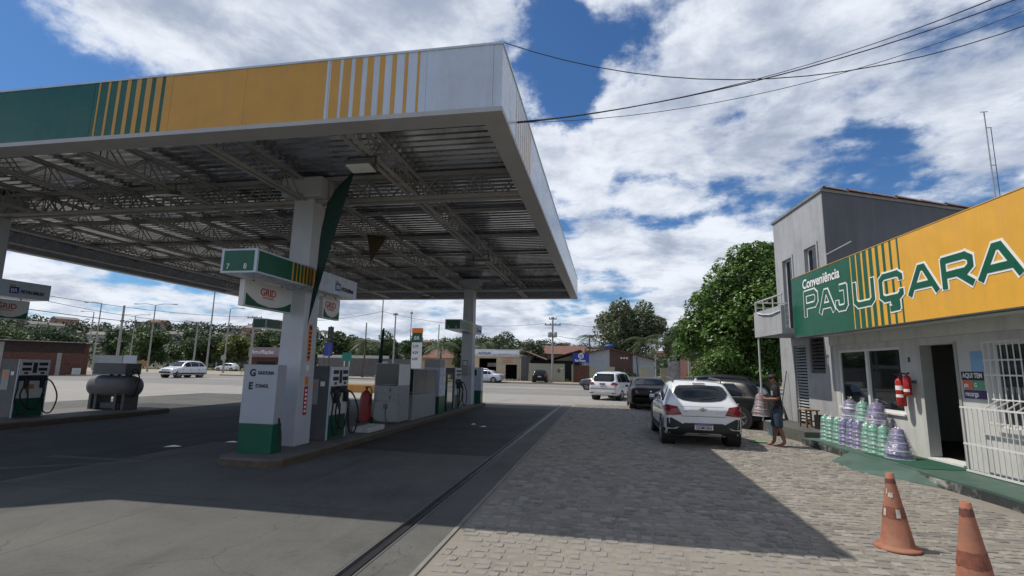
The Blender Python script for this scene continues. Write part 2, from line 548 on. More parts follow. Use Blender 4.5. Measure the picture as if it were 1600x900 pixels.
gm_plaza = ground_mat('rough stone plaza', (0.30, 0.285, 0.265), (0.24, 0.228, 0.212), 0.35, (0.13, 0.125, 0.118), 0.6, 0.5, 0.9, 7, cell=5.5, cellcol=(0.22, 0.21, 0.195))
gm_road = ground_mat('grey asphalt', (0.165, 0.163, 0.16), (0.21, 0.205, 0.20), 0.25, (0.25, 0.23, 0.20), 0.5, 0.22, 0.4, 20)
gm_walk = ground_mat('dusty pavement', (0.32, 0.28, 0.235), (0.26, 0.225, 0.185), 0.3, (0.2, 0.17, 0.13), 0.5, 0.6, 0.4, 12)
gm_stone = M('granite cobble', (0.225, 0.212, 0.192), 0.85, var=0.25, scale=14, bump=0.5, bscale=45, island=0.5, dirt=(0.275, 0.25, 0.21), dirt_amt=0.85, dscale=0.9, world=True)


def sheet(name, x0, y0, x1, y1, z, mat, kind='structure', label=None):
    m = MB().add([(x0, y0, z), (x1, y0, z), (x1, y1, z), (x0, y1, z)], [(0, 1, 2, 3)])
    return tag(m.build(name, mat), label, kind=kind)


sheet('ground', -2500, -600, 2500, 3500, -0.06, gm_dirt)
sheet('plaza', -120, -8, 60, 34.2, -0.035, gm_plaza)
sheet('road', -400, 34, 400, 57, -0.03, gm_road)
sheet('far_verge', -400, 60, -8, 86, -0.045, gm_walk)
# the far pavement with its kerb
mb = MB().box((-48, 57, -0.05), (60, 64.5, 0.1)); tag(mb.build('pavement', gm_walk), kind='structure')
mb = MB().box((-50, 43.5, -0.05), (-110, 44.3, 0.06)); tag(mb.build('kerb', gm_walk), kind='structure')
# dusty strip drifted along the middle of the road
mb = MB()
pts = []
for i in range(41):
    x = -150 + i * 6.0
    pts.append((x, 44.5 + 1.6 * math.sin(i * 0.7) + 0.01 * x))
poly = [(x, y) for x, y in pts] + [(x, y + 3.2 + 1.1 * math.sin(i * 1.3)) for i, (x, y) in reversed(list(enumerate(pts)))]
for i in range(40):
    a, b = pts[i], pts[i + 1]
    w0 = 3.2 + 1.1 * math.sin(i * 1.3); w1 = 3.2 + 1.1 * math.sin((i + 1) * 1.3)
    mb.add([(a[0], a[1], -0.022), (b[0], b[1], -0.022), (b[0], b[1] + w1, -0.022), (a[0], a[1] + w0, -0.022)], [(0, 1, 2, 3)])
tag(mb.build('road_dust', gm_walk), 'pale dust drifted along the middle of the road', kind='stuff')

# forecourt slabs: concrete plates with open joints, one child each
court = thing('forecourt', 'forecourt', 'x')
del court['label']; del court['category']
court['kind'] = 'structure'
xs = [-21.5, -18.2, -14.9, -11.6, -8.3, -5.2, -2.2]
ys = [-5, -1.3, 2.4, 5.85, 9.9, 13.9, 17.9, 21.8, 24.6]
for i in range(len(xs) - 1):
    for j in range(len(ys) - 1):
        # oil by the pumps, with deep canopy shade also put into the slab colour
        oily_shaded = (ys[j] > 9 and ys[j] < 21 and xs[i] in (-8.3, -5.2)) or (ys[j] > 5 and ys[j] < 17 and xs[i] in (-18.2, -14.9, -11.6))
        mat = gm_conc_oily_shade if oily_shaded else (gm_conc_mid if (i * 3 + j * 5) % 7 == 0 else gm_conc)
        dz = rnd.uniform(-0.0015, 0.0015)
        box('slab', (xs[i] + 0.006, ys[j] + 0.006, -0.1), (xs[i + 1] - 0.006, ys[j + 1] - 0.006, dz), mat, court)
# strip between the drain and the cobbles
for j in range(len(ys) - 1):
    box('edge_slab', (-2.02, ys[j] + 0.005, -0.1), (-1.60, ys[j + 1] - 0.005, -0.001), gm_conc, court)
# drain channel: dark trough, side angles and cover bars
drain = thing('drain_channel', 'x', 'x'); del drain['label']; del drain['category']; drain['kind'] = 'structure'
box('trough', (-2.195, -5, -0.12), (-2.025, 24.6, -0.055), mt_dark, drain)
box('edge_angle', (-2.198, -5, -0.06), (-2.180, 24.6, 0.004), mt_charcoal, drain)
box('edge_angle', (-2.040, -5, -0.06), (-2.022, 24.6, 0.004), mt_charcoal, drain)
box('cover_plate', (-2.165, -5, -0.05), (-2.095, 24.6, -0.02), mt_black, drain)
box('edge_rail', (-1.597, -5, -0.1), (-1.555, 24.6, 0.006), M('old concrete edge', (0.20, 0.19, 0.17), 0.85, var=0.2, bump=0.3), drain)

# cobbles
paving = sheet('cobblestone_paving', -1.56, -5, 12, 26, -0.010, gm_sand)
stones = []
y = 2.6
row = 0
while y < 25.5:
    h = rnd.uniform(0.085, 0.12)
    x = -1.52 + rnd.uniform(0, 0.1)
    xmax = 4.75 - 0.08 * (y - 12) * 0.3 if y < 19 else 5.0
    if y > 14: xmax = 4.6
    while x < xmax:
        w = rnd.uniform(0.085, 0.155)
        if rnd.random() > 0.025:
            stones.append((x, y + 0.04 * math.sin(x * 2.2 + row * 0.15) + 0.02 * math.sin(x * 5.1 + row) + rnd.uniform(-0.016, 0.016), w, h * rnd.uniform(0.78, 1.05)))
        x += w + rnd.uniform(0.015, 0.04)
    y += h + rnd.uniform(0.018, 0.035)
    row += 1


def cobble_geo(w, h, s, rr=rnd):
    """12-gon-ish block: wobbly bottom ring, chamfered wobbly top"""
    base, top, mid = [], [], []
    for k, (a, b) in enumerate(((-1, -1), (-0.1, -1.06), (1, -1), (1.05, 0.1), (1, 1), (0.1, 1.05), (-1, 1), (-1.06, -0.1))):
        a *= 1 + rr.uniform(-0.13, 0.05); b *= 1 + rr.uniform(-0.13, 0.05)
        base.append((a * w / 2, b * h / 2, -0.03))
        mid.append((a * w / 2 * 0.98, b * h / 2 * 0.98, -0.007 + rr.uniform(-0.003, 0.003)))
        top.append((a * w / 2 * 0.88, b * h / 2 * 0.87, s + rr.uniform(-0.003, 0.003)))
    vs_ = base + mid + top
    fs = []
    for r_ in (0, 8):
        fs += [(r_ + i, r_ + (i + 1) % 8, r_ + 8 + (i + 1) % 8, r_ + 8 + i) for i in range(8)]
    fs.append(tuple(range(16, 24)))
    return vs_, fs


stones.sort(key=lambda q: math.hypot(q[0], q[1]))
# only those the photograph shows: in front of the lower frame edge
vis = [q for q in stones if q[1] > 3.9 and q[0] < 1.0 + (q[1] - 3.0) * 1.0]
near, nearset = vis[:300], set(map(id, vis[:300]))
kinds = [MB().add(*cobble_geo(0.165, 0.145, 0.0)).mesh('cobble') for _ in range(14)]
for k in kinds:
    k.materials.append(gm_stone)
for i, (x, y, w, h) in enumerate(near):
    o = bpy.data.objects.new('cobble', kinds[i % 14]); COL.objects.link(o); o.parent = paving
    o.location = (x + w / 2, y + h / 2, -0.011 + 0.009 * min(1, rnd.random() * 1.6))
    o.scale = (w / 0.165, h / 0.145, 1); o.rotation_euler = (rnd.uniform(-0.03, 0.03), rnd.uniform(-0.03, 0.03), rnd.uniform(-0.06, 0.06) + (PI if rnd.random() < 0.5 else 0))
mb = MB()
for q in stones:
    if id(q) in nearset: continue
    x, y, w, h = q
    vs_, fs = cobble_geo(w, h, -0.011 + 0.011 * min(1, rnd.random() * 1.6))
    mb.add([(a + x + w / 2, b + y + h / 2, c) for a, b, c in vs_], fs)
tag(mb.build('far_cobbles', gm_stone, paving), kind='stuff')

# ------------------------------------------------------------------ canopy
CX0, CX1, CY0, CY1, CZ0, CZ1 = -18.4, -1.31, 5.98, 24.0, 5.0, 5.97
canopy = thing('fuel_station_canopy', 'white steel station canopy with green and yellow striped front and lattice trusses', 'canopy', (-9.8, 15.0, 0))
CO = Vector((-9.8, 15.0, 0))


def cbox(name, a, b, mat, parent=canopy, **k):
    return box(name, tuple(Vector(a) - CO), tuple(Vector(b) - CO), mat, parent, **k)


def cmb():
    return MB()


def cbuild(mb, name, mat, parent=canopy, **k):
    mb.v = [(p[0] - CO.x, p[1] - CO.y, p[2]) for p in mb.v]
    return mb.build(name, mat, parent, **k)


T = 0.12
# bottom gutter frame, a lip that shows as the pale border
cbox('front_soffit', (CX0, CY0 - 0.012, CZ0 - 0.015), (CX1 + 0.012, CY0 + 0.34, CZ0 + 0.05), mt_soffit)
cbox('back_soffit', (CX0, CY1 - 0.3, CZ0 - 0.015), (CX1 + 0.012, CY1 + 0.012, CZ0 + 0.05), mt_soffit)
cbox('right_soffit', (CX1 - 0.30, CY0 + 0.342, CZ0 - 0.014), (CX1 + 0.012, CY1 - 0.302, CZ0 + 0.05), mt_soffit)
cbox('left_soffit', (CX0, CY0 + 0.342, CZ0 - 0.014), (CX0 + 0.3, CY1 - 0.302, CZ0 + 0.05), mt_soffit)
# front fascia panels
fz0, fz1 = CZ0 + 0.052, CZ1


def front(name, x0, x1, mat, proud=0.0):
    return cbox(name, (x0, CY0 - proud, fz0), (x1, CY0 + T, fz1 - 0.03), mat)


xp = CX0
while xp < -7.8:
    xe = min(xp + 2.7, -7.78)
    front('fascia_panel', xp + 0.003, xe - 0.003, mt_green)
    xp = xe
front('fascia_panel', -7.777, -6.40, mt_green)
n = 8
for i in range(n):
    c = -7.70 + i * 0.172
    w = 0.028 + 0.0135 * i
    front('fascia_stripe', c, c + w, mt_yellow, 0.004)
front('fascia_panel', -6.397, -5.12, mt_yellow)
front('fascia_panel', -5.117, -3.84, mt_yellow)
front('joint_strip', -3.838, -3.80, mt_panel_white, 0.004)
front('fascia_panel', -3.797, -2.36, mt_panel_white)
for i in range(8):
    c = -3.775 + i * 0.183
    w = 0.135 - 0.0145 * i
    front('fascia_stripe', c, c + w, mt_yellow, 0.004)
front('fascia_panel', -2.357, CX1 - T - 0.003, mt_panel_white)
cbox('top_trim', (CX0, CY0 - 0.012, fz1 - 0.03), (CX1 + 0.012, CY0 + T + 0.02, fz1), mt_panel_white)
# right fascia: glossy white panels with the same thin bars near the front
yy = CY0
edges = [CY0, 8.3, 10.9, 13.5, 16.1, 18.7, 21.3, CY1]
for a, b in zip(edges[:-1], edges[1:]):
    cbox('fascia_panel', (CX1 - T, a + 0.004, fz0), (CX1, b - 0.004, fz1 - 0.03), mt_panel_white)
for i in range(8):
    c = 7.05 + i * 0.2
    w = 0.02 + 0.012 * i
    cbox('fascia_stripe', (CX1, c, fz0), (CX1 + 0.004, c + w, fz1 - 0.03), M('faded yellow bar', (0.55, 0.42, 0.28), 0.35, var=0.1))
cbox('top_trim', (CX1 - T - 0.02, CY0 + T + 0.022, fz1 - 0.03), (CX1 + 0.012, CY1, fz1), mt_panel_white)
for a, b in zip(edges[:-1], edges[1:]):
    cbox('fascia_panel', (CX0, a + 0.004, fz0), (CX0 + T, b - 0.004, fz1 - 0.03), mt_panel_white)
xp = CX0 + T
while xp < CX1 - 0.5:
    xe = min(xp + 2.4, CX1 - T)
    cbox('fascia_panel', (xp + 0.004, CY1 - T, fz0), (xe - 0.004, CY1, fz1 - 0.03), mt_panel_white)
    xp = xe
# roof sheets: trapezoid ribs running along X, each sheet its own piece
RZ = 5.56
rib = [(0.0, 0.0), (0.075, 0.0), (0.12, 0.05), (0.17, 0.05), (0.215, 0.0)]
sx = [CX0 + T, -14.2, -10.0, -5.7, CX1 - T]
ysheet = CY0 + T
shade_m = [mt_galv, M('dull galvanised sheet', (0.30, 0.305, 0.32), 0.3, metal=0.85, var=0.35, scale=0.7, dirt=(0.07, 0.065, 0.06), dirt_amt=0.8, dscale=0.9),
           M('bright galvanised sheet', (0.56, 0.565, 0.58), 0.22, metal=0.9, var=0.25, scale=1.0, dirt=(0.12, 0.11, 0.10), dirt_amt=0.7, dscale=0.8)]
while ysheet < CY1 - T - 0.1:
    nrib = 5
    yend = min(ysheet + nrib * 0.215, CY1 - T)
    for a, b in zip(sx[:-1], sx[1:]):
        prof = []
        for k in range(nrib):
            for dy, dz in rib[:-1]:
                yq = ysheet + k * 0.215 + dy
                if yq < yend: prof.append((yq, dz))
        prof.append((yend, 0.0))
        mb = MB()
        n0 = len(prof)
        zj = rnd.uniform(-0.004, 0.004)
        mb.add([(x, p[0], RZ + p[1] + zj) for x in (a - 0.05, b + 0.05) for p in prof] + [(x, p[0], RZ + p[1] + zj + 0.008) for x in (a - 0.05, b + 0.05) for p in prof],
               [(i, i + 1, n0 + i + 1, n0 + i) for i in range(n0 - 1)] + [(2 * n0 + i, 3 * n0 + i, 3 * n0 + i + 1, 2 * n0 + i + 1) for i in range(n0 - 1)])
        cbuild(mb, 'roof_sheet', shade_m[rnd.choice((0, 0, 1, 2))])
    ysheet = yend


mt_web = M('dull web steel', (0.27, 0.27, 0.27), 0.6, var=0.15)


def truss(axis, c, a, b, z0, z1, width=0.16, ch=0.055, step=0.42, web=0.028, name='truss', twin=True):
    """lattice girder: four chords (parts of one truss mesh) and zigzag web bars"""
    def P(t, off, z):
        return (t, c + off, z) if axis == 'x' else (c + off, t, z)
    root = MB()
    for off in ((-width / 2, width / 2) if twin else (0,)):
        for z in (z0, z1):
            root.bar(P(a, off, z), P(b, off, z), ch, ch * 0.8)
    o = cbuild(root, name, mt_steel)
    w = MB()
    n = max(2, int((b - a) / step))
    st = (b - a) / n
    for off in ((-width / 2, width / 2) if twin else (0,)):
        for i in range(n):
            t = a + i * st
            za, zb = (z0, z1) if i % 2 == 0 else (z1, z0)
            w.bar(P(t, off, za), P(t + st, off, zb), web, web)
            if i % 2 == 0:
                w.bar(P(t + st, off, z0), P(t + st, off, z1), web * 0.8, web * 0.8)
    if twin:
        for i in range(0, n, 2):
            t = a + i * st
            w.bar(P(t, -width / 2, z0), P(t, width / 2, z0), web, web)
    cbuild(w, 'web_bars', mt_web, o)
    o2 = o
    return o


for yc in (9.3, 21.3):
    truss('x', yc, CX0 + 0.32, CX1 - 0.3, 5.02, 5.50, width=0.22, ch=0.075, step=0.40, web=0.024)
for xc in (-3.75, -6.15, -8.4, -10.7, -13.0, -15.3, -17.2):
    truss('y', xc, CY0 + 0.36, CY1 - 0.32, 5.04, 5.44, width=0.14, ch=0.055, step=0.42, web=0.018)
truss('x', 23.55, CX0 + 0.32, CX1 - 0.32, 5.10, 5.38, twin=False, step=0.8, ch=0.045)
for yq in (7.0, 11.6, 14.0, 16.4, 18.8):
    mb = MB(); mb.bar((CX0 + 0.3, yq, 5.5), (CX1 - 0.3, yq, 5.5), 0.06, 0.08); cbuild(mb, 'purlin', mt_steel)

COLS = [(-6.1, 9.3), (-5.85, 21.3), (-14.45, 9.3), (-14.45, 21.3)]
COL_LABEL = ['broad', 'x', 'x', 'x']
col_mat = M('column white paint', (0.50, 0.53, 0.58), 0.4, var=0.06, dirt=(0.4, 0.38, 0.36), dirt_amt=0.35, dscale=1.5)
for cx, cy in COLS:
    mb = MB(); z0, z1 = 0.13, 5.06
    a, b = 0.26, 0.22
    mb.add([(cx + sx_ * r_, cy + sy_ * r_, z) for z, r_ in ((z0, a), (z1, b)) for sx_, sy_ in ((-1, -1), (1, -1), (1, 1), (-1, 1))],
           [(3, 2, 1, 0), (4, 5, 6, 7), (0, 1, 5, 4), (1, 2, 6, 5), (2, 3, 7, 6), (3, 0, 4, 7)])
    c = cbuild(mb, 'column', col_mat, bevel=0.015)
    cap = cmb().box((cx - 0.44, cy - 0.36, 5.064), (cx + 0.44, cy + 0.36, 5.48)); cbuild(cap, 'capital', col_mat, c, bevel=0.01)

# floodlights under the trusses
def flood(x, y, z, label, tilt=0.25):
    t = thing('floodlight', label, 'light', (x, y, z), 0, 'floodlights under the canopy')
    t.rotation_euler = (tilt, 0, 0)
    box('housing', (-0.22, -0.15, 0.0), (0.22, 0.15, 0.07), mt_charcoal, t, bevel=0.01)
    box('lens', (-0.20, -0.13, -0.012), (0.20, 0.13, -0.001), mt_lens, t)
    m = MB()
    m.bar((-0.24, 0, 0.03), (-0.24, 0, 0.20), 0.02, 0.03); m.bar((0.24, 0, 0.03), (0.24, 0, 0.20), 0.02, 0.03); m.bar((-0.24, 0, 0.2), (0.24, 0, 0.2), 0.03, 0.02)
    m.build('bracket', mt_dark, t)
    return t


flood(-3.85, 7.15, 4.82, 'floodlight hanging from the front truss right of the flag tip', -0.12)
flood(-8.35, 8.0, 4.86, 'floodlight under the truss near the green end of the front fascia')
flood(-3.7, 14.6, 4.86, 'small floodlight halfway along the right lattice truss')
flood(-3.7, 19.6, 4.86, 'small floodlight towards the far end of the right lattice truss')
flood(-12.9, 15.5, 4.86, 'floodlight deep under the left half of the canopy')
flood(-8.3, 22.4, 4.84, 'floodlight above the far island near the back fascia')

# unseen roof added off the left edge, to shade the forecourt's left foreground
tr = thing('added_shade_roof', 'tall flat roof added beyond the left edge to shade the forecourt', 'canopy', (-15, 1.0, 0))
mb = MB().prism([(4.0, 5.45), (2.8, 4.54), (-2.4, 0.45), (-7.5, 6.5), (-3.5, 9.0)], 8.75, 9.0)
mb.build('roof', mt_galv, tr)
for px, py in ((-2.3, 1.2), (-6.4, 6.4), (-3.7, 8.0)):
    MB().cyl((px, py, -0.03), (px, py, 8.75), 0.14, n=12).build('post', mt_steel, tr)

# ------------------------------------------------------------------ pump islands
mt_island = M('island concrete', (0.13, 0.125, 0.12), 0.8, var=0.2, bump=0.3, dirt=(0.1, 0.09, 0.08), dirt_amt=0.6)
mt_islandedge = M('worn yellow kerb paint', (0.10, 0.075, 0.045), 0.7, var=0.3, scale=8, dirt=(0.06, 0.055, 0.05), dirt_amt=0.9, dscale=4)


mt_pump_white = M('dull white pump panel', (0.38, 0.41, 0.46), 0.35, var=0.05)


def island(label, x0, x1, y0, y1):
    t = thing('pump_island', label, 'island', ((x0 + x1) / 2, (y0 + y1) / 2, 0), 0, 'pump islands')
    w, h = (x1 - x0) / 2, (y1 - y0) / 2
    c = 0.16
    pl = [(-w + c, -h), (w - c, -h), (w, -h + c), (w, h - c), (w - c, h), (-w + c, h), (-w, h - c), (-w, -h + c)]
    MB().prism(pl, -0.05, 0.13).build('deck', mt_island, t, bevel=0.012)
    pl2 = [(a * (1 + 0.012 / w), b * (1 + 0.012 / h)) for a, b in pl]
    MB().prism(pl2, -0.03, 0.095).build('painted_edge', mt_islandedge, t)
    return t


island('long pump island with worn yellow edge in front of the cobbled lane', -6.48, -5.3, 7.75, 22.6)
island('dark pump island on the far left of the forecourt', -16.9, -14.25, 9.2, 15.0)


# canopy-column light boxes
def lightbox(cx, cy, label, nums):
    """long box round a column along Y: green end, striped side, white end"""
    t = thing('column_light_box', label, 'sign', (cx, cy, 3.15), 0, 'light boxes round the canopy columns')
    x0, x1, y0, y1, h = -0.33, 0.33, -2.1, 1.3, 0.40
    m = MB()
    m.box((x0, y0, 0), (x1, y1, h)); m.build('case', mt_panel_white, t)
    e = 0.006
    box('front_panel', (x0 + 0.05, y0 - e, 0.03), (x1 - 0.05, y0, h - 0.03), mt_sign_green, t)
    box('side_panel', (x1, y0 + 0.04, 0.03), (x1 + e, -1.15, h - 0.03), mt_sign_green, t)
    box('side_panel', (x1, -1.148, 0.03), (x1 + e, -0.28, h - 0.03), mt_yellow, t)
    for i in range(7):
        c = -1.10 + i * 0.115
        box('side_stripe', (x1 + e, c, 0.03), (x1 + e + 0.003, c + 0.075 - 0.0095 * i, h - 0.03), mt_sign_green, t)
    if nums:
        text('numeral', nums[0], 0.13, mt_print_white, t, (-0.22, y0 - 0.012, 0.06))
        text('numeral', nums[1], 0.13, mt_print_white, t, (0.10, y0 - 0.012, 0.06))
    # white end with logo and lettering
    lg = box('logo', (x1, 0.38, 0.09), (x1 + e, 0.58, 0.25), mt_blue, t)
    box('logo_bar', (x1, 0.38, 0.26), (x1 + e, 0.50, 0.30), mt_yellow, lg)
    text('logo_letters', 'BR', 0.13, mt_print_white, lg, (x1 + 0.008, 0.40, 0.12), ROT_EAST)
    text('lettering', 'PETROBRAS', 0.115, mt_ink, t, (x1 + 0.008, 0.62, 0.11), ROT_EAST, off=0.003, shear=0.15, sx=0.85)
    return t


lightbox(-5.93, 9.3, 'green and yellow light box on the nearest column, numbers 7 and 8', '78')
lightbox(-5.93, 21.3, 'green and white light box on the far column of the near island', '56')
lightbox(-14.5, 9.3, 'shaded white light box with brand lettering on the left column', None)
lightbox(-14.5, 21.3, 'small dark light box seen left of the nearest column', None)


def grid_sign(x, y0, y1, z0, z1, label, mirror=False):
    t = thing('hanging_sign', label, 'sign', (x, (y0 + y1) / 2, z0), 0, 'hanging fuel signs')
    w, h = (y1 - y0) / 2, z1 - z0
    MB().box((-0.05, -w, 0), (0.05, w, h)).build('case', mt_white, t, bevel=0.006)
    # green wave at the bottom corners
    pl = [(-w + 0.05, 0.02), (w - 0.03, 0.02), (w - 0.03, 0.42 * h), (w * 0.62, 0.22 * h), (w * 0.3, 0.12 * h), (0, 0.09 * h), (-w * 0.45, 0.17 * h), (-w * 0.75, 0.36 * h), (-w + 0.05, 0.5 * h)]
    MB().prism(pl, 0.05, 0.056, 'x').build('green_wave', mt_sign_green, t)
    text('lettering', 'GRID', 0.19, M('sign red', (0.45, 0.03, 0.03), 0.4), t, (0.054, -0.27, 0.52 * h), ROT_EAST, off=0.002)
    text('lettering', 'PETROBRAS', 0.055, M('sign orange', (0.6, 0.2, 0.06), 0.4), t, (0.054, -0.18, 0.40 * h), ROT_EAST)
    for yy_ in (-w * 0.6, w * 0.6):
        MB().cyl((0, yy_, h), (0, yy_, h + 0.10), 0.012, n=6).build('hanger', mt_dark, t)
    return t


grid_sign(-6.16, 7.62, 8.98, 2.66, 3.12, 'hanging fuel sign with red lettering left of the nearest column')
grid_sign(-5.95, 9.75, 10.45, 2.66, 3.12, 'shaded hanging fuel sign right of the nearest column')
grid_sign(-14.4, 9.4, 10.3, 2.62, 3.10, 'dark hanging fuel sign under the left column box')

# stickers on the nearest column's right face
st_ = thing('column_stickers', 'yellow and red vertical stickers on the nearest column', 'sticker', (-5.84, 9.3, 1.2))


def stk(name, z0, z1, mat, y0=-0.06, y1=0.06, prints=0, pm=None):
    x1 = -0.00811 * (1.07 + z0) + 0.004
    a_ = box(name, (-0.03, y0, z0), (x1, y1, z1), mat, st_)
    for i in range(prints):
        zz = z0 + 0.05 + i * 0.08
        box('print', (x1, -0.035, zz), (x1 + 0.003, 0.035, zz + 0.045), pm, a_)
    return a_, x1


a_, x1_ = stk('yellow_sticker', 0.55, 1.28, mt_orange, prints=7, pm=mt_ink)
MB().lathe([(0.045, 0.0), (0.045, 0.003)], 16, (x1_, 0, 1.21), 'x').build('ring', mt_ink, a_)
stk('small_label', 0.36, 0.47, mt_print_white, -0.05, 0.05)
stk('orange_sticker', 0.08, 0.24, mt_orange)
stk('red_sticker', -0.50, 0.05, mt_red, prints=6, pm=mt_print_white)


# fuel dispensers
def hose(t, pts, r=0.018, name='hose'):
    P = [Vector(p) for p in pts]
    out = []
    for i in range(len(P) - 1):
        p0 = P[max(i - 1, 0)]; p1 = P[i]; p2 = P[i + 1]; p3 = P[min(i + 2, len(P) - 1)]
        for k in range(6):
            u = k / 6
            out.append(0.5 * ((2 * p1) + (-p0 + p2) * u + (2 * p0 - 5 * p1 + 4 * p2 - p3) * u * u + (-p0 + 3 * p1 - 3 * p2 + p3) * u ** 3))
    out.append(P[-1])
    return MB().tube(out, r, 7).build(name, mt_rubber, t, smooth=True)


def nozzle(t, x, y, z):
    n = MB().box((x, y - 0.04, z - 0.10), (x + 0.11, y + 0.04, z + 0.12)).build('nozzle_boot', mt_black, t, bevel=0.02)
    m = MB()
    m.bar((x + 0.07, y, z + 0.02), (x + 0.15, y, z - 0.22), 0.035, 0.05)
    m.bar((x + 0.12, y, z - 0.02), (x + 0.17, y, z - 0.16), 0.012, 0.02)
    m.cyl((x + 0.07, y, z + 0.05), (x + 0.03, y, z + 0.16), 0.014, n=7)
    m.build('nozzle', mt_dark, n)


# end panel unit with G / E
d1 = thing('fuel_dispenser', 'white and green dispenser end panel lettered gasolina and etanol', 'fuel pump', (-6.02, 8.38, 0.13), 0, 'fuel dispensers')
box('upper_panel', (-0.375, -0.2, 0.50), (0.30, 0.06, 1.53), mt_pump_white, d1, bevel=0.012)
box('lower_panel', (-0.37, -0.195, 0.0), (0.295, 0.055, 0.498), mt_sign_green, d1, bevel=0.008)
text('letter', 'G', 0.17, mt_ink, d1, (-0.25, -0.205, 1.33), off=0.006)
text('lettering', 'GASOLINA', 0.085, mt_ink, d1, (-0.09, -0.205, 1.36), off=0.002, sx=0.78)
text('letter', 'E', 0.17, mt_ink, d1, (-0.25, -0.205, 1.10), off=0.006)
text('lettering', 'ETANOL', 0.085, mt_ink, d1, (-0.11, -0.205, 1.13), off=0.002, sx=0.78)
nozzle(d1, -0.50, 0.0, 0.86)
hose(d1, [(0.30, -0.05, 0.6), (0.36, -0.05, 0.35), (0.40, -0.08, 0.12), (0.40, -0.1, 0.03)])


def dispenser(label, x, y, dark=True, facing=1, h=1.52):
    """square dispenser; display face looks to +X"""
    t = thing('fuel_dispenser', label, 'fuel pump', (x, y, 0.13), 0 if facing > 0 else PI, 'fuel dispensers')
    box('cabinet', (-0.30, -0.38, 0.0), (0.26, 0.38, h), mt_charcoal if dark else mt_grey, t, bevel=0.01)
    hd = box('head', (0.262, -0.36, h - 0.42), (0.30, 0.36, h - 0.005), mt_white, t, bevel=0.008)
    for k in (-1, 1):
        box('display', (0.301, k * 0.2 - 0.11, h - 0.16), (0.306, k * 0.2 + 0.11, h - 0.08), mt_ink, hd)
        box('display', (0.301, k * 0.2 - 0.11, h - 0.30), (0.306, k * 0.2 + 0.11, h - 0.22), mt_ink, hd)
        box('keypad', (0.301, k * 0.2 - 0.05, h - 0.39), (0.306, k * 0.2 + 0.05, h - 0.33), mt_dark, hd)
    box('keypad', (0.301, -0.05, h - 0.36), (0.307, 0.05, h - 0.08), mt_ink, hd)
    box('dark_band', (0.262, -0.355, h - 0.56), (0.285, 0.355, h - 0.44), mt_ink, t)
    box('front_panel', (0.262, -0.345, h - 1.02), (0.278, 0.345, h - 0.57), mt_white, t)
    box('lower_panel', (0.262, -0.345, 0.04), (0.28, 0.345, h - 1.04), mt_sign_green, t)
    box('corner_trim', (0.255, -0.385, 0.0), (0.285, -0.355, h), mt_panel_white, t)
    box('corner_trim', (0.255, 0.355, 0.0), (0.285, 0.385, h), mt_panel_white, t)
    box('side_plate', (-0.22, -0.386, 0.72), (0.02, -0.381, 1.24), mt_grey, t)
    box('warning_sticker', (-0.18, -0.389, 1.05), (-0.06, -0.386, 1.17), mt_orange, t)
    box('inspection_sticker', (0.06, -0.386, 1.1), (0.16, -0.383, 1.2), mt_print_white, t)
    box('price_sticker', (0.279, -0.1, h - 0.78), (0.281, 0.06, h - 0.66), mt_yellow, t)
    nozzle(t, 0.28, -0.18, h - 0.68); nozzle(t, 0.28, 0.22, h - 0.66)
    hose(t, [(0.27, -0.33, h - 0.5), (0.40, -0.42, h - 0.75), (0.40, -0.44, 0.42), (0.40, -0.30, 0.10), (0.38, -0.12, 0.18), (0.42, -0.16, h - 0.9)])
    hose(t, [(0.27, 0.30, h - 0.5), (0.42, 0.40, h - 0.62), (0.50, 0.52, 0.52), (0.50, 0.42, 0.12), (0.44, 0.25, 0.16), (0.42, 0.22, h - 0.9)])
    hose(t, [(0.27, 0.0, h - 0.46), (0.44, -0.2, h - 0.52), (0.44, -0.36, h - 0.9), (0.42, -0.2, 0.3), (0.40, 0.1, 0.22), (0.42, 0.2, h - 0.85)])
    return t


dispenser('charcoal dispenser with looped black hoses behind the nearest column', -6.0, 10.35)
dispenser('dark grey dispenser beside the far column', -5.95, 19.3, True)
dispenser('dull grey dispenser on the left island at the picture edge', -15.5, 11.3, True)
d4 = thing('fuel_dispenser', 'white and green dispenser end at the far tip of the near island', 'fuel pump', (-5.75, 22.1, 0.13), 0, 'fuel dispensers')
box('upper_panel', (-0.36, -0.2, 0.55), (0.36, 0.2, 1.55), mt_panel_white, d4, bevel=0.012)
box('lower_panel', (-0.355, -0.195, 0.0), (0.355, 0.195, 0.548), mt_sign_green, d4)
box('display', (-0.15, -0.208, 1.2), (0.15, -0.2, 1.45), mt_ink, d4)

# steel drawers cabinet facing the camera
gl_case = glass('scratched case glass', (0.10, 0.11, 0.11), 0.86, 0.22)
cab = thing('steel_cabinet', 'grey steel cabinet with drawers and doors on the pump island', 'cabinet', (-5.88, 13.55, 0.13))
box('body', (-0.36, -0.36, 0.06), (0.36, 0.40, 1.02), mt_grey, cab, bevel=0.008)
box('plinth', (-0.33, -0.33, 0.0), (0.33, 0.37, 0.06), mt_dark, cab)
box('top_case', (-0.36, -0.36, 1.024), (-0.33, 0.40, 1.6), mt_grey, cab)
box('top_case', (-0.33, 0.37, 1.024), (0.36, 0.40, 1.6), mt_charcoal, cab)
box('top_case', (-0.36, -0.36, 1.6), (0.36, 0.40, 1.625), mt_grey, cab)
box('side_panel', (0.33, -0.36, 1.024), (0.36, 0.368, 1.6), mt_white, cab)
box('glass_front', (-0.33, -0.357, 1.03), (0.33, -0.349, 1.6), glass('scratched case glass'), cab)
box('shelf', (-0.325, -0.3, 1.3), (0.325, 0.36, 1.315), mt_steel, cab)
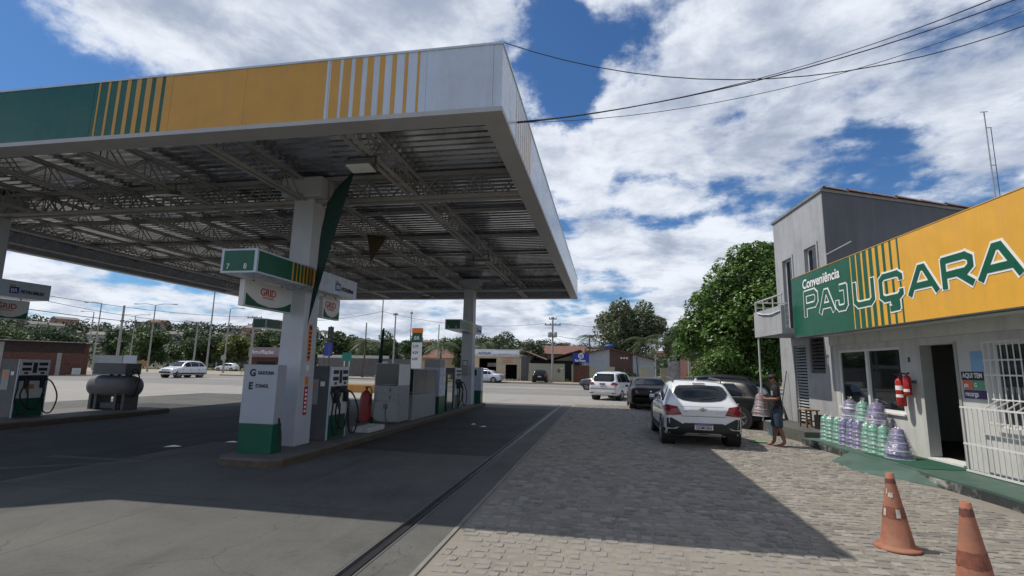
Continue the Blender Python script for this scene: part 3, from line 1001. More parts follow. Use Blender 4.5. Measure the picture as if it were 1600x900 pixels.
for z0, z1 in ((0.62, 0.80), (0.815, 1.0)):
    dr = box('drawer', (-0.345, -0.376, z0), (0.345, -0.362, z1), mt_grey, cab, bevel=0.004)
    box('handle', (0.10, -0.392, z0 + 0.05), (0.13, -0.377, z0 + 0.13), mt_dark, dr)
for x0, x1, hx in ((-0.345, -0.004, -0.05), (0.004, 0.345, 0.03)):
    dr = box('door', (x0, -0.376, 0.1), (x1, -0.362, 0.605), mt_grey, cab, bevel=0.004)
    box('handle', (hx, -0.395, 0.40), (hx + 0.02, -0.377, 0.53), mt_dark, dr)
hose(cab, [(0.0, -0.38, 0.45), (0.03, -0.42, 0.2), (0.12, -0.44, 0.03), (0.3, -0.40, 0.05)], 0.008, 'lock_chain')

# glazed display case
gc = thing('display_case', 'glazed display case of lubricants behind the steel cabinet', 'display case', (-5.85, 15.3, 0.13))
box('base', (-0.32, -1.0, 0.0), (0.30, 1.05, 0.72), mt_grey, gc, bevel=0.008)
for xx in (-0.30, 0.27):
    for yy_ in (-0.98, 0.02, 1.02):
        box('frame_post', (xx, yy_, 0.722), (xx + 0.025, yy_ + 0.025, 1.45), mt_steel, gc)
box('top', (-0.32, -1.0, 1.452), (0.30, 1.05, 1.48), mt_grey, gc)
gl_case = glass('scratched case glass', (0.10, 0.11, 0.11), 0.86, 0.22)
box('pane', (0.283, -0.955, 0.73), (0.288, 0.018, 1.445), gl_case, gc); box('pane', (0.283, 0.047, 0.73), (0.288, 1.018, 1.445), gl_case, gc)
box('pane', (-0.27, -0.972, 0.73), (0.268, -0.967, 1.445), gl_case, gc)
box('back_panel', (-0.298, -0.95, 0.73), (-0.285, 1.0, 1.445), mt_charcoal, gc)
box('shelf', (-0.28, -0.94, 1.08), (0.25, 1.0, 1.095), mt_steel, gc)
bc = [mt_red, mt_blue, mt_yellow, mt_sign_green, mt_white, mt_orange]
bprof = [(0.035, 0), (0.038, 0.01), (0.038, 0.16), (0.03, 0.19), (0.013, 0.205), (0.013, 0.235)]
bmesh_ = MB().lathe(bprof, 8).mesh('bottle', True)
for lv, zz in enumerate((0.725, 1.1)):
    for i in range(9):
        me = bmesh_.copy(); me.materials.append(bc[(i * 5 + lv * 2) % 6])
        o = link('lubricant_bottle', me, None, None)
        o.location = (-5.85 + rnd.uniform(0.0, 0.15), 15.3 - 0.82 + i * 0.2, 0.13 + zz)
        side = 'upper' if lv else 'lower'
        tag(o, 'small lubricant bottle standing on the %s shelf of the glazed case' % side, 'bottle', 'lubricant bottles on the %s shelf' % side)
# white and green slim cabinet with a grey box on top
sc = thing('slim_cabinet', 'slim white and green cabinet between display case and far dispenser', 'cabinet', (-5.80, 16.95, 0.13))
box('upper', (-0.32, -0.35, 0.56), (0.28, 0.30, 1.52), mt_panel_white, sc, bevel=0.008)
box('lower', (-0.32, -0.35, 0.0), (0.28, 0.30, 0.557), mt_sign_green, sc, bevel=0.008)
box('top_box', (-0.30, -0.3, 1.522), (0.25, 0.25, 1.80), mt_grey, sc, bevel=0.01)
# green framed rack
rk = thing('oil_rack', 'green framed glazed oil rack beside the slim cabinet', 'rack', (-5.80, 17.9, 0.13))
for xx, yy_ in ((-0.28, -0.42), (0.24, -0.42), (-0.28, 0.38), (0.24, 0.38)):
    box('post', (xx, yy_, 0), (xx + 0.035, yy_ + 0.035, 1.3), mt_sign_green, rk)
for zz in (0.05, 0.45, 0.85, 1.28):
    box('shelf', (-0.242, -0.383, zz), (0.238, 0.378, zz + 0.02), mt_sign_green, rk)
box('pane', (0.245, -0.38, 0.07), (0.25, 0.375, 1.27), gl_shop, rk)
for lv, zz in enumerate((0.07, 0.47, 0.87)):
    for i in range(4):
        me = bmesh_.copy(); me.materials.append(bc[(i * 3 + lv) % 6])
        o = link('oil_bottle', me, None, None); o.location = (-5.75, 17.9 - 0.28 + i * 0.19, 0.13 + zz)
        tag(o, 'oil bottle on the %s shelf of the green framed rack' % ('bottom', 'middle', 'top')[lv], 'bottle', 'oil bottles on the %s rack shelf' % ('bottom', 'middle', 'top')[lv])
# water or air box with hose on the far column
ab = thing('air_hose_box', 'grey air hose box mounted on the far column', 'box', (-5.85, 20.95, 1.35))
box('case', (-0.16, -0.12, 0.0), (0.16, 0.0, 0.42), mt_grey, ab, bevel=0.02)
hose(ab, [(-0.12, -0.06, 0.42), (-0.1, -0.1, 0.6), (0.1, -0.1, 0.6), (0.12, -0.06, 0.42)], 0.012)

# red wheeled extinguisher
ex = thing('cart_extinguisher', 'dull red wheeled extinguisher with domed top beside the steel cabinet', 'fire extinguisher', (-6.42, 13.1, 0.13))
MB().lathe([(0.15, 0.05), (0.16, 0.09), (0.16, 0.68), (0.13, 0.80), (0.06, 0.87), (0.03, 0.88), (0.03, 0.94)], 18).build('cylinder', M('faded red enamel', (0.26, 0.035, 0.03), 0.45, var=0.2), ex, smooth=True)
for k in (-1, 1):
    MB().lathe([(0.05, -0.02), (0.09, -0.02), (0.09, 0.02), (0.05, 0.02)], 14, (k * 0.19, 0, 0.09), 'x').build('wheel', mt_rubber, ex)
hose(ex, [(0, 0, 0.92), (0.12, -0.05, 0.98), (0.2, -0.08, 0.8), (0.17, -0.1, 0.5)], 0.014)
box('gauge', (-0.03, -0.03, 0.94), (0.03, 0.03, 0.98), mt_dark, ex)

# white kerb block and litter
b_ = thing('concrete_block', 'low white painted concrete block on the pump island', 'block', (-5.62, 11.75, 0.13))
box('block', (-0.22, -0.45, 0), (0.2, 0.42, 0.12), mt_wall_white, b_, bevel=0.02)
for i, (lx, ly, w, h, a) in enumerate(((-8.5, 9.05, 0.30, 0.10, 0.3), (-6.65 - 1.2, 9.9, 0.3, 0.06, 0.1), (-3.9, 15.1, 0.14, 0.1, 0.4), (-3.5, 14.6, 0.18, 0.12, -0.3))):
    o = MB().add([(-w / 2, -h / 2, 0.004), (w / 2, -h / 2, 0.012), (w / 2, h / 2, 0.006), (0, h / 2, 0.03), (-w / 2, h / 2, 0.004)], [(0, 1, 2, 3, 4)]).build('paper_scrap', mt_print_white, loc=(lx, ly, 0.002), rot=a)
    tag(o, ('largest white paper scrap on the dark forecourt left of the near dispenser', 'thin white paper scrap nearest the green dispenser base', 'white paper scrap on the lane beside the island middle', 'white paper scrap on the lane closer to the drain')[i], 'litter', 'paper scraps on the forecourt')

# painted bay lines left foreground
for i, (p, q) in enumerate((((-9.6, 7.55), (-7.75, 7.62)), ((-9.9, 6.0), (-7.8, 7.55)))):
    v = Vector((q[0] - p[0], q[1] - p[1], 0)); nn = Vector((-v.y, v.x, 0)).normalized() * 0.012
    m = MB()
    for off in (0, 0.10):
        o_ = nn * (off / 0.012)
        m.add([Vector((p[0], p[1], 0.005)) - nn + o_, Vector((q[0], q[1], 0.005)) - nn + o_, Vector((q[0], q[1], 0.005)) + nn + o_, Vector((p[0], p[1], 0.005)) + nn + o_], [(0, 1, 2, 3)])
    tag(m.build('painted_line', M('worn line paint', (0.22, 0.22, 0.21), 0.7, var=0.4, scale=6)), kind='structure')

# hanging flags
def cloth(name, label, cat, corners, mat, folds=5, amp=0.018, nu=14, nv=14):
    a, b, c = [Vector(p) for p in corners]
    nrm = (b - a).cross(c - a).normalized()
    o0 = c.copy()
    m = MB(); idx = {}
    for i in range(nu + 1):
        for j in range(nv + 1 - i):
            u, v = i / nu, j / nv
            w = 1 - u - v
            p = a * u + b * v + c * w
            sag = 0.02 * (u * v)
            p = p + nrm * (amp * math.sin(folds * 2.2 * v + 3.0 * u) * (1 - w) ** 0.5) - Vector((0, 0, sag))
            idx[i, j] = len(m.v); m.v.append(tuple(p - o0))
    for i in range(nu):
        for j in range(nv - i):
            m.f.append((idx[i, j], idx[i + 1, j], idx[i, j + 1]))
            if (i + 1, j + 1) in idx:
                m.f.append((idx[i + 1, j], idx[i + 1, j + 1], idx[i, j + 1]))
    o = m.build(name, mat, smooth=True, loc=tuple(o0))
    sol = o.modifiers.new('thickness', 'SOLIDIFY'); sol.thickness = 0.004
    return tag(o, label, cat)


mt_flag = M('dark green cloth', (0.006, 0.045, 0.035), 0.8, var=0.15, trans=0.1)
cloth('pennant', 'long dark green triangular pennant hanging beside the nearest column', 'flag', [(-4.45, 8.1, 5.30), (-5.52, 8.95, 4.92), (-5.60, 8.78, 2.42)], mt_flag)
cloth('pennant', 'small brownish triangular pennant hanging under the canopy behind the long one', 'flag', [(-5.95, 11.6, 4.98), (-5.45, 11.7, 4.90), (-5.80, 11.6, 4.25)], M('brown cloth', (0.07, 0.055, 0.03), 0.8, trans=0.1))

# air compressor tank on the left island
cp = thing('compressor', 'grey air compressor with horizontal tank under a boxy cover', 'compressor', (-15.55, 14.0, 0.13))
tank_p = [(0.02, -0.88), (0.2, -0.86), (0.31, -0.76), (0.34, -0.62), (0.34, 0.62), (0.31, 0.76), (0.2, 0.86), (0.02, 0.88)]
MB().lathe(tank_p, 22, (0.0, 0, 0.72), 'x').build('tank', M('dull grey tank', (0.12, 0.125, 0.13), 0.5, var=0.15, dirt=DUST, dirt_amt=0.4), cp, smooth=True)
box('cover', (-0.62, -0.28, 1.10), (0.62, 0.28, 1.45), mt_charcoal, cp, bevel=0.015)
for xx in (-0.62, -0.42, 0.32, 0.62):
    box('leg', (xx - 0.05, -0.25, 0.0), (xx + 0.05, 0.25, 0.5), mt_dark, cp)
box('base_motor', (-0.3, -0.2, 0.0), (0.45, 0.2, 0.22), mt_dark, cp, bevel=0.05)
for xx in (-0.2, 0.1, 0.4):
    MB().cyl((xx, 0, 1.04), (xx, 0, 1.10), 0.05, n=8).build('stand_off', mt_dark, cp)
hose(cp, [(0.6, -0.1, 1.0), (0.8, -0.1, 1.18), (0.98, -0.1, 1.0), (0.9, -0.1, 0.55), (0.78, -0.1, 0.4), (0.74, -0.1, 0.6), (0.9, -0.1, 0.98)], 0.02)
hose(cp, [(0.55, -0.05, 1.06), (0.68, -0.05, 1.25), (0.86, -0.05, 1.22), (0.9, -0.05, 1.05)], 0.016)

# orange planter kerb and price totem across the plaza
pl = thing('planter_kerb', 'low orange kerb planter at the road edge behind the pumps', 'planter', (-15.6, 30.5, 0))
m = MB().box((-1.5, -0.5, -0.05), (1.3, 0.5, 0.45)); m.build('kerb', M('faded orange paint', (0.55, 0.27, 0.05), 0.7, var=0.2, dirt=(0.3, 0.25, 0.2), dirt_amt=0.5), pl, bevel=0.03)
m = MB().box((-1.42, -0.42, 0.452), (1.22, 0.42, 0.48)); m.build('soil', gm_walk, pl)
tt = thing('price_totem', 'white station price totem with yellow cap behind the cabinets', 'sign', (-12.7, 33.0, -0.03))
box('body', (-0.33, -0.12, 0), (0.33, 0.12, 3.3), mt_white, tt)
box('green_band', (-0.33, -0.124, 3.302), (0.33, 0.124, 3.95), mt_sign_green, tt)
box('yellow_cap', (-0.35, -0.13, 3.952), (0.35, 0.13, 4.28), mt_orange, tt)
text('lettering', 'BR', 0.36, mt_print_white, tt, (-0.2, -0.13, 3.48))
for i, s in enumerate(('5,79', '4,29', '6,05')):
    text('price', s, 0.24, mt_ink, tt, (-0.26, -0.125, 2.95 - i * 0.42), off=0.004)
fp = thing('flag_pole', 'thin dark banner pole standing behind the steel cabinet', 'pole', (-7.2, 15.6, 0))
MB().cyl((0, 0, 0), (0.02, 0, 2.9), 0.03, n=8).build('pole', mt_dark, fp)
MB().tube([(0.02, -0.02, 2.85), (0.0, -0.05, 2.2), (-0.02, -0.06, 1.2), (-0.10, -0.08, 0.85)], [0.04, 0.06, 0.07, 0.03], 8).build('furled_banner', mt_flag, fp, smooth=True)

# traffic cones
def cone(x, y, label, rz, tall, tears):
    t = thing('traffic_cone', label, 'traffic cone', (x, y, -0.012), rz, 'traffic cones on the cobbles')
    t.rotation_euler = (0.01, -0.02, rz)
    mc = M('sun faded cone orange', (0.31, 0.12, 0.072), 0.78, var=0.3, scale=5, bump=0.15, bscale=30, dirt=(0.25, 0.16, 0.11), dirt_amt=0.85, dscale=4, streak=(0.24, 0.13, 0.09), streak_amt=0.6)
    H = tall
    r0, r1 = 0.145, 0.034
    MB().lathe([(0.195, 0.0), (0.205, 0.012), (0.195, 0.028), (0.16, 0.034), (0.145, 0.05), (r1 + 0.012, H - 0.10), (r1, H - 0.004), (r1 - 0.008, H), (r1 - 0.016, H - 0.03), (0.11, 0.06)], 28).build('body', mc, t, smooth=True)
    def R(z): return r0 + (r1 + 0.012 - r0) * (z - 0.05) / (H - 0.15)
    def band(name, z0, z1, a0, a1, mat, e=0.002):
        m = MB(); n = 28 if a1 - a0 > 5 else 10
        vs_ = []
        for k in range(n + 1):
            a = a0 + (a1 - a0) * k / n
            for z in (z0 + rnd.uniform(-0.006, 0.006), z1 + rnd.uniform(-0.006, 0.006)):
                r = R(z) + e
                vs_.append((r * math.cos(a), r * math.sin(a), z))
        m.add(vs_, [(2 * k, 2 * k + 2, 2 * k + 3, 2 * k + 1) for k in range(n)])
        m.build(name, mat, t)
    mdk = M('cone band residue', (0.20, 0.07, 0.045), 0.75, var=0.35, scale=14)
    mtip = M('cone tip brown', (0.14, 0.055, 0.045), 0.7, var=0.2)
    band('band', 0.30 * H / 0.72, 0.40 * H / 0.72, -PI, PI, mdk)
    band('tip_band', H - 0.10, H - 0.045, -PI, PI, mtip)
    for z0, z1, a0, a1 in tears:
        band('torn_sticker', z0, z1, a0, a1, M('grubby sticker', (0.50, 0.46, 0.40), 0.7, var=0.25, scale=20), 0.004)
    return t


cone(2.865, 6.03, 'faded orange traffic cone with torn white stickers and a wide base', -1.1, 0.73, [(0.31, 0.395, -0.75, -0.35), (0.32, 0.39, -1.95, -1.65), (0.50, 0.545, -1.4, -0.8), (0.53, 0.58, -1.7, -1.5)])
cone(2.69, 4.60, 'faded orange traffic cone nearest the camera, cut by the frame', -0.9, 0.78, [])

# ------------------------------------------------------------------ convenience store (local frame: x inward, y away from camera, z up)
SA = 0.08
SO = (6.0, 12.0, 0.0)


def sw(o, s, z=0.0):
    """store-frame point (outward o, along s) to world"""
    c, n = math.cos(SA), math.sin(SA)
    return (SO[0] - o * c - s * n, SO[1] - o * n + s * c, z)


store = thing('convenience_store', 'white walled convenience store with dark doorway and barred window', 'shop', SO, SA)
F = 0.15
# wall pieces round the openings
def wl(y0, y1, z0, z1, x0=0.0, x1=0.2, name='wall', mat=mt_wall_white):
    return box(name, (x0, y0, z0), (x1, y1, z1), mat, store)


wl(2.31, 2.50, -0.05, 2.66); wl(-0.12, 2.31, -0.05, 0.93); wl(-0.12, 2.31, 2.30, 2.66)
wl(-0.72, -0.12, -0.05, 2.66); wl(-1.62, -0.72, 2.30, 2.66); wl(-1.62, -0.72, -0.05, 0.17, 0.0, 0.3, 'doorstep')
wl(-2.40, -1.62, -0.05, 2.66); wl(-6.0, -2.40, -0.05, 0.92); wl(-6.0, -2.40, 2.28, 2.66); wl(-9.5, -6.0, -0.05, 2.66)
wl(2.31, 2.50, -0.05, 2.66, 0.201, 4.6, 'side_wall')
wl(-9.5, 2.3, -0.05, 2.66, 4.6, 4.8, 'back_wall')
wl(-9.5, -9.3, -0.05, 2.66, 0.201, 4.6, 'side_wall')
wl(-9.299, 2.309, 0.02, 0.16, 0.301, 4.6, 'floor', mt_island)
wl(-9.5, 2.5, 2.662, 2.98, -0.62, 4.8, 'roof_slab')
wl(-9.5, 2.5, 2.44, 2.66, -0.10, -0.002, 'lintel_beam', mt_wall_white)
# door jamb reveal in grey
mt_jamb = M('grey door jamb', (0.33, 0.33, 0.32), 0.7, var=0.1, dirt=(0.2, 0.2, 0.2), dirt_amt=0.4)
box('door_jamb', (-0.004, -0.726, 0.19), (0.21, -0.721, 2.30), mt_jamb, store)
box('door_jamb', (-0.02, -1.68, 0.17), (-0.002, -1.62, 2.33), mt_jamb, store)
box('threshold', (-0.05, -1.60, 0.152), (0.3, -0.73, 0.19), mt_white, store)
# window 1: two sliding leaves in a white frame
w1 = box('window', (0.02, -0.12, 0.93), (0.10, 2.31, 0.98), mt_white, store)
box('frame', (0.02, -0.12, 2.25), (0.10, 2.31, 2.30), mt_white, w1); box('frame', (0.02, 2.26, 0.98), (0.10, 2.31, 2.25), mt_white, w1)
box('frame', (0.02, -0.12, 0.98), (0.10, -0.07, 2.25), mt_white, w1); box('mullion', (0.015, 1.08, 0.98), (0.105, 1.16, 2.25), mt_white, w1)
box('pane', (0.05, 1.16, 0.98), (0.056, 2.26, 2.25), gl_shop, w1); box('pane', (0.07, -0.07, 0.98), (0.076, 1.08, 2.25), gl_dark, w1)
box('sill', (-0.05, -0.16, 0.89), (0.019, 2.34, 0.928), mt_white, w1)
# boxes inside the window foot
ib = box('window_display', (0.12, -0.05, 0.932), (0.3, 0.95, 1.14), M('orange carton', (0.5, 0.16, 0.05), 0.6, var=0.3, scale=6), store)
# window 2 with dark glass
w2 = box('window', (0.04, -6.0, 0.92), (0.10, -2.40, 0.97), mt_white, store)
box('frame', (0.04, -6.0, 2.23), (0.10, -2.40, 2.28), mt_white, w2); box('frame', (0.04, -2.45, 0.97), (0.10, -2.40, 2.23), mt_white, w2)
box('mullion', (0.04, -3.55, 0.97), (0.10, -3.49, 2.23), mt_white, w2)
box('pane', (0.06, -3.49, 0.97), (0.066, -2.45, 2.23), gl_shop, w2); box('pane', (0.06, -6.0, 0.97), (0.066, -3.55, 2.23), gl_shop, w2)
box('light_switch', (-0.012, -0.42, 1.98), (-0.001, -0.36, 2.08), mt_dark, store)
# interior fittings glimpsed through the door
sh_ = thing('shop_shelf', 'pale shop shelving seen through the store doorway', 'shelf', sw(-1.9, -1.0, 0.16), SA)
for yy_ in (-0.7, 0.7):
    for xx in (-0.2, 0.2):
        box('upright', (xx, yy_, 0), (xx + 0.03, yy_ + 0.03, 1.7), mt_white, sh_)
for zz in (0.15, 0.55, 0.95, 1.35):
    box('shelf', (-0.2, -0.7, zz), (0.23, 0.73, zz + 0.025), mt_white, sh_)
ct = thing('shop_counter', 'low counter inside the store behind the barred window', 'counter', sw(-1.4, -3.6, 0.16), SA)
box('body', (-0.3, -0.9, 0), (0.3, 0.9, 0.9), mt_grey, ct); box('top', (-0.35, -0.95, 0.902), (0.35, 0.95, 0.94), mt_white, ct)

# shop sign
sg = thing('shop_sign', 'long green and yellow fascia sign lettered Conveniência Pajuçara', 'sign', sw(0.8, 0, 2.66), SA)
SY0, SY1, SH = 2.78, -9.5, 1.58
box('frame', (0.06, SY1, 0.0), (0.16, SY0, SH), M('sign back metal', (0.2, 0.2, 0.2), 0.6), sg)
box('green_panel', (0.0, -0.06, 0.004), (0.058, SY0, SH), mt_sign_green, sg)
box('striped_panel', (0.0, -1.80, 0.004), (0.058, -0.062, SH), mt_sign_yellow, sg)
box('yellow_panel', (0.0, SY1, 0.004), (0.058, -1.802, SH), mt_sign_yellow, sg)
for i in range(8):
    c = -0.062 - 0.04 - i * 0.218
    w = 0.165 - 0.0175 * i
    box('stripe', (-0.004, c - w, 0.004), (0.0, c, SH), mt_sign_green, sg)
box('edge_strip', (-0.008, SY1, -0.02), (0.165, SY0, 0.003), mt_dark, sg)
box('edge_strip', (-0.008, SY1, SH + 0.001), (0.165, SY0, SH + 0.012), mt_sign_yellow, sg)
# letters: far to near along -y; each is its own piece, white strokes with a green core
GLY = {'P': [[(0, 0), (0, 1), (.82, 1), (1, .86), (1, .58), (.82, .42), (0.02, .42)]],
       'A': [[(0, 0), (.42, 1), (.58, 1), (1, 0)], [(.20, .30), (.80, .30)]],
       'J': [[(.05, .32), (.05, .12), (.2, 0), (.7, 0), (.86, .14), (.86, 1), (.42, 1)]],
       'U': [[(0, 1), (0, .16), (.16, 0), (.84, 0), (1, .16), (1, 1)]],
       'R': [[(0, 0), (0, 1), (.82, 1), (1, .86), (1, .60), (.82, .44), (0.02, .44)], [(.5, .44), (1, 0)]],
       'Ç': [[(1, .76), (1, .86), (.84, 1), (.16, 1), (0, .86), (0, .14), (.16, 0), (.84, 0), (1, .14), (1, .24)], [(.55, -.06), (.55, -.2), (.8, -.24), (.8, -.44), (.45, -.46)]]}


def letter(ch, y_left, y_right, z0, z1, th=0.105, ol=0.035):
    hw, hh = y_left - y_right - th, z1 - z0 - th
    res = []
    for lay, (w_, xo, mat) in enumerate(((th + 2 * ol, -0.006, mt_print_white), (th, -0.014, mt_sign_green))):
        m = MB(); k = 0
        for path in GLY[ch]:
            P = [(y_left - th / 2 - p[0] * hw, z0 + th / 2 + p[1] * hh) for p in path]
            for a, b in zip(P[:-1], P[1:]):
                d = Vector((b[0] - a[0], b[1] - a[1])).normalized(); n_ = Vector((-d.y, d.x)) * w_ / 2
                e = w_ * 0.28
                a2 = Vector(a) - d * e; b2 = Vector(b) + d * e
                x = xo - 0.0003 * k
                m.prism([tuple(a2 - n_), tuple(b2 - n_), tuple(b2 + n_), tuple(a2 + n_)], x, x + 0.006 + 0.0002 * k, 'x'); k += 1
        res.append(m.build('letter_outline' if lay == 0 else 'letter_fill', mat, sg if lay == 0 else res[0]))
    return res[0]


base = 3.12 - 2.66
for ch, yl, yr, z0, z1 in (('P', 2.12, 1.42, base - 0.0, base + 0.66), ('A', 1.36, 0.66, base, base + 0.56), ('J', 0.62, 0.06, base, base + 0.56),
                           ('U', -0.12, -0.86, base - 0.02, base + 0.54), ('Ç', -1.02, -1.72, base - 0.02, base + 0.52), ('A', -1.84, -2.60, base - 0.04, base + 0.50),
                           ('R', -2.68, -3.34, base - 0.04, base + 0.50), ('A', -3.40, -4.16, base - 0.04, base + 0.50)):
    letter(ch, yl, yr, z0, z1)
text('lettering', 'Conveniência', 0.335, mt_print_white, sg, (-0.008, 2.16, 1.20), ROT_WEST, ext=0.003, off=0.006, sx=0.98, shear=0.08)

# posters by the door
def poster(label, y0, y1, z0, z1, mat, words=None, wm=None, size=0.1):
    p = thing('wall_poster', label, 'poster', sw(0.003, y0, z0), SA, 'posters beside the store door')
    box('sheet', (-0.004, y1 - y0, 0), (0.0, 0, z1 - z0), mat, p)
    if words:
        text('lettering', words, size, wm or mt_print_white, p, (-0.006, -0.03, 0.04), ROT_WEST, ext=0.0005, sx=0.8, off=0.003)
    return p


poster('light blue poster above the dark one beside the store door', -1.96, -2.22, 1.80, 2.14, M('pale blue poster', (0.20, 0.38, 0.58), 0.5, var=0.1))
poster('dark banner poster lettered aqui tem beside the store door', -1.72, -2.20, 1.655, 1.80, mt_ink, 'AQUI TEM', None, 0.115)
poster('orange poster square beside the store door', -1.73, -1.95, 1.50, 1.65, M('poster orange', (0.55, 0.16, 0.07), 0.5), 'pix', mt_print_white, 0.1)
poster('green poster square beside the store door', -1.955, -2.19, 1.50, 1.65, M('poster green', (0.10, 0.32, 0.20), 0.5), 'G', mt_print_white, 0.1)
poster('purple banner poster lowest beside the store door', -1.74, -2.22, 1.345, 1.49, M('poster purple', (0.06, 0.035, 0.12), 0.5), 'recarga', None, 0.12)

# security grille and white half gate
gr = thing('window_grille', 'white steel security grille over the near store window', 'grille', sw(0.10, -2.35, 0.95), SA)
mt_bar = M('white grille paint', (0.62, 0.63, 0.62), 0.5, var=0.08, dirt=(0.3, 0.2, 0.15), dirt_amt=0.4)
for i in range(7):
    MB().cyl((0, -0.02 - i * 0.115, 0.0), (0, -0.02 - i * 0.115, 1.33), 0.009, n=7).build('bar', mt_bar, gr)
for zz in (0.02, 0.78, 1.02, 1.31):
    MB().box((-0.012, -0.72, zz), (0.012, 0, zz + 0.025)).build('rail', mt_bar, gr)
gt = thing('half_gate', 'tall white barred gate standing folded against the store wall', 'gate', sw(0.28, -2.0, 0.15), SA)
for i in range(24):
    MB().cyl((0, -0.03 - i * 0.105, 0.03), (0, -0.03 - i * 0.105, 1.05), 0.009, n=7).build('bar', mt_bar, gt)
for zz in (0.02, 0.45, 1.04):
    MB().box((-0.014, -2.5, zz), (0.014, 0, zz + 0.028)).build('rail', mt_bar, gt)
for i in range(10):
    MB().bar((0, -0.5 - i * 0.2, 1.06), (0.18, -0.56 - i * 0.2, 1.20), 0.018).build('slanted_bar', mt_bar, gt)
MB().box((-0.012, -2.5, 1.2), (0.012, -0.45, 1.222)).build('rail', mt_bar, gt).location = (0.18, 0, 0)

# fire extinguishers on the wall
def extinguisher(label, s, z, h, r, tag_rows):
    t = thing('fire_extinguisher', label, 'fire extinguisher', sw(0.16, s, z), SA, 'wall extinguishers by the store window')
    MB().lathe([(r * 0.85, 0), (r, 0.02), (r, h * 0.82), (r * 0.8, h * 0.92), (r * 0.35, h * 0.98), (r * 0.3, h * 1.04)], 18).build('cylinder', mt_red, t, smooth=True)
    for z0, z1 in tag_rows:
        m = MB(); vs_ = []
        for k in range(9):
            a = PI * 0.55 + PI * 0.9 * k / 8
            for zz in (z0 * h, z1 * h):
                vs_.append(((r + 0.002) * math.cos(a), (r + 0.002) * math.sin(a), zz))
        m.add(vs_, [(2 * k, 2 * k + 2, 2 * k + 3, 2 * k + 1) for k in range(8)]); m.build('label', mt_print_white, t)
    m = MB(); m.bar((0, 0, h * 1.02), (-0.02, -0.1, h * 1.12), 0.025); m.bar((0, 0, h * 1.06), (-0.02, 0.11, h * 1.1), 0.02)
    m.build('valve_lever', mt_dark, t)
    MB().tube([(0, 0, h * 1.05), (-0.05, r, h * 1.06), (-0.03, r * 1.3, h * 0.8), (-0.01, r * 1.15, h * 0.35)], 0.011, 7).build('hose', mt_rubber, t, smooth=True)
    box('bracket', (r * 0.6, -0.03, h * 0.6), (0.155, 0.03, h * 0.75), mt_dark, t)
    return t


extinguisher('larger red extinguisher on the wall by the store window', -0.30, 1.10, 0.58, 0.085, [(0.30, 0.40), (0.55, 0.70)])
extinguisher('smaller red extinguisher on the wall, nearer the store door', -0.52, 1.32, 0.40, 0.07, [(0.18, 0.32)])

# raised pavement in front of the store
mt_pgreen = M('worn green floor paint', (0.055, 0.105, 0.085), 0.6, var=0.22, scale=1.6, dirt=(0.16, 0.16, 0.145), dirt_amt=0.65, dscale=1.4)
mt_kerb = M('peeling black and white kerb', (0.035, 0.04, 0.04), 0.75, var=0.3, scale=4, dirt=(0.5, 0.5, 0.46), dirt_amt=0.95, dscale=3.2, bump=0.3)
pv_ = thing('store_pavement', 'x', 'x', SO, SA); del pv_['label']; del pv_['category']; pv_['kind'] = 'structure'
def wavy(x0, y0, y1, z0, z1, name, mat, amp=0.03):
    n = 40; m = MB(); pts = []
    for i in range(n + 1):
        y = y0 + (y1 - y0) * i / n
        pts.append((x0 + amp * math.sin(y * 3.1) + rnd.uniform(-0.012, 0.012), y))
    poly = pts + [(-0.001, y1), (-0.001, y0)]
    m.prism(poly, z0, z1); return m.build(name, mat, pv_)


wavy(-1.08, -9.5, 2.1, 0.118, 0.15, 'painted_top', mt_pgreen, 0.02)
wavy(-1.09, -9.5, 2.1, -0.05, 0.117, 'kerb_face', mt_kerb, 0.02)
wavy(-1.0, 2.102, 7.5, -0.05, 0.28, 'raised_walk', gm_conc, 0.03)
box('step_face', (-1.03, 2.085, 0.15), (-0.002, 2.1015, 0.27), mt_dark, pv_)
box('door_mat', (-0.92, -1.9, 0.151), (-0.06, -0.2, 0.158), M('green mat', (0.015, 0.075, 0.045), 0.85, var=0.15), pv_)
# ramp
m = MB()
m.add([(-1.08, -2.0, 0.148), (-1.08, -0.05, 0.148), (-1.62, -0.35, -0.004), (-1.72, -1.4, -0.004), (-1.35, -2.1, -0.004), (-1.08, -2.7, -0.004), (-1.08, -0.05, -0.02)],
      [(0, 1, 2, 3), (0, 3, 4), (1, 6, 2), (0, 4, 5)])
m.build('ramp', mt_pgreen, pv_)

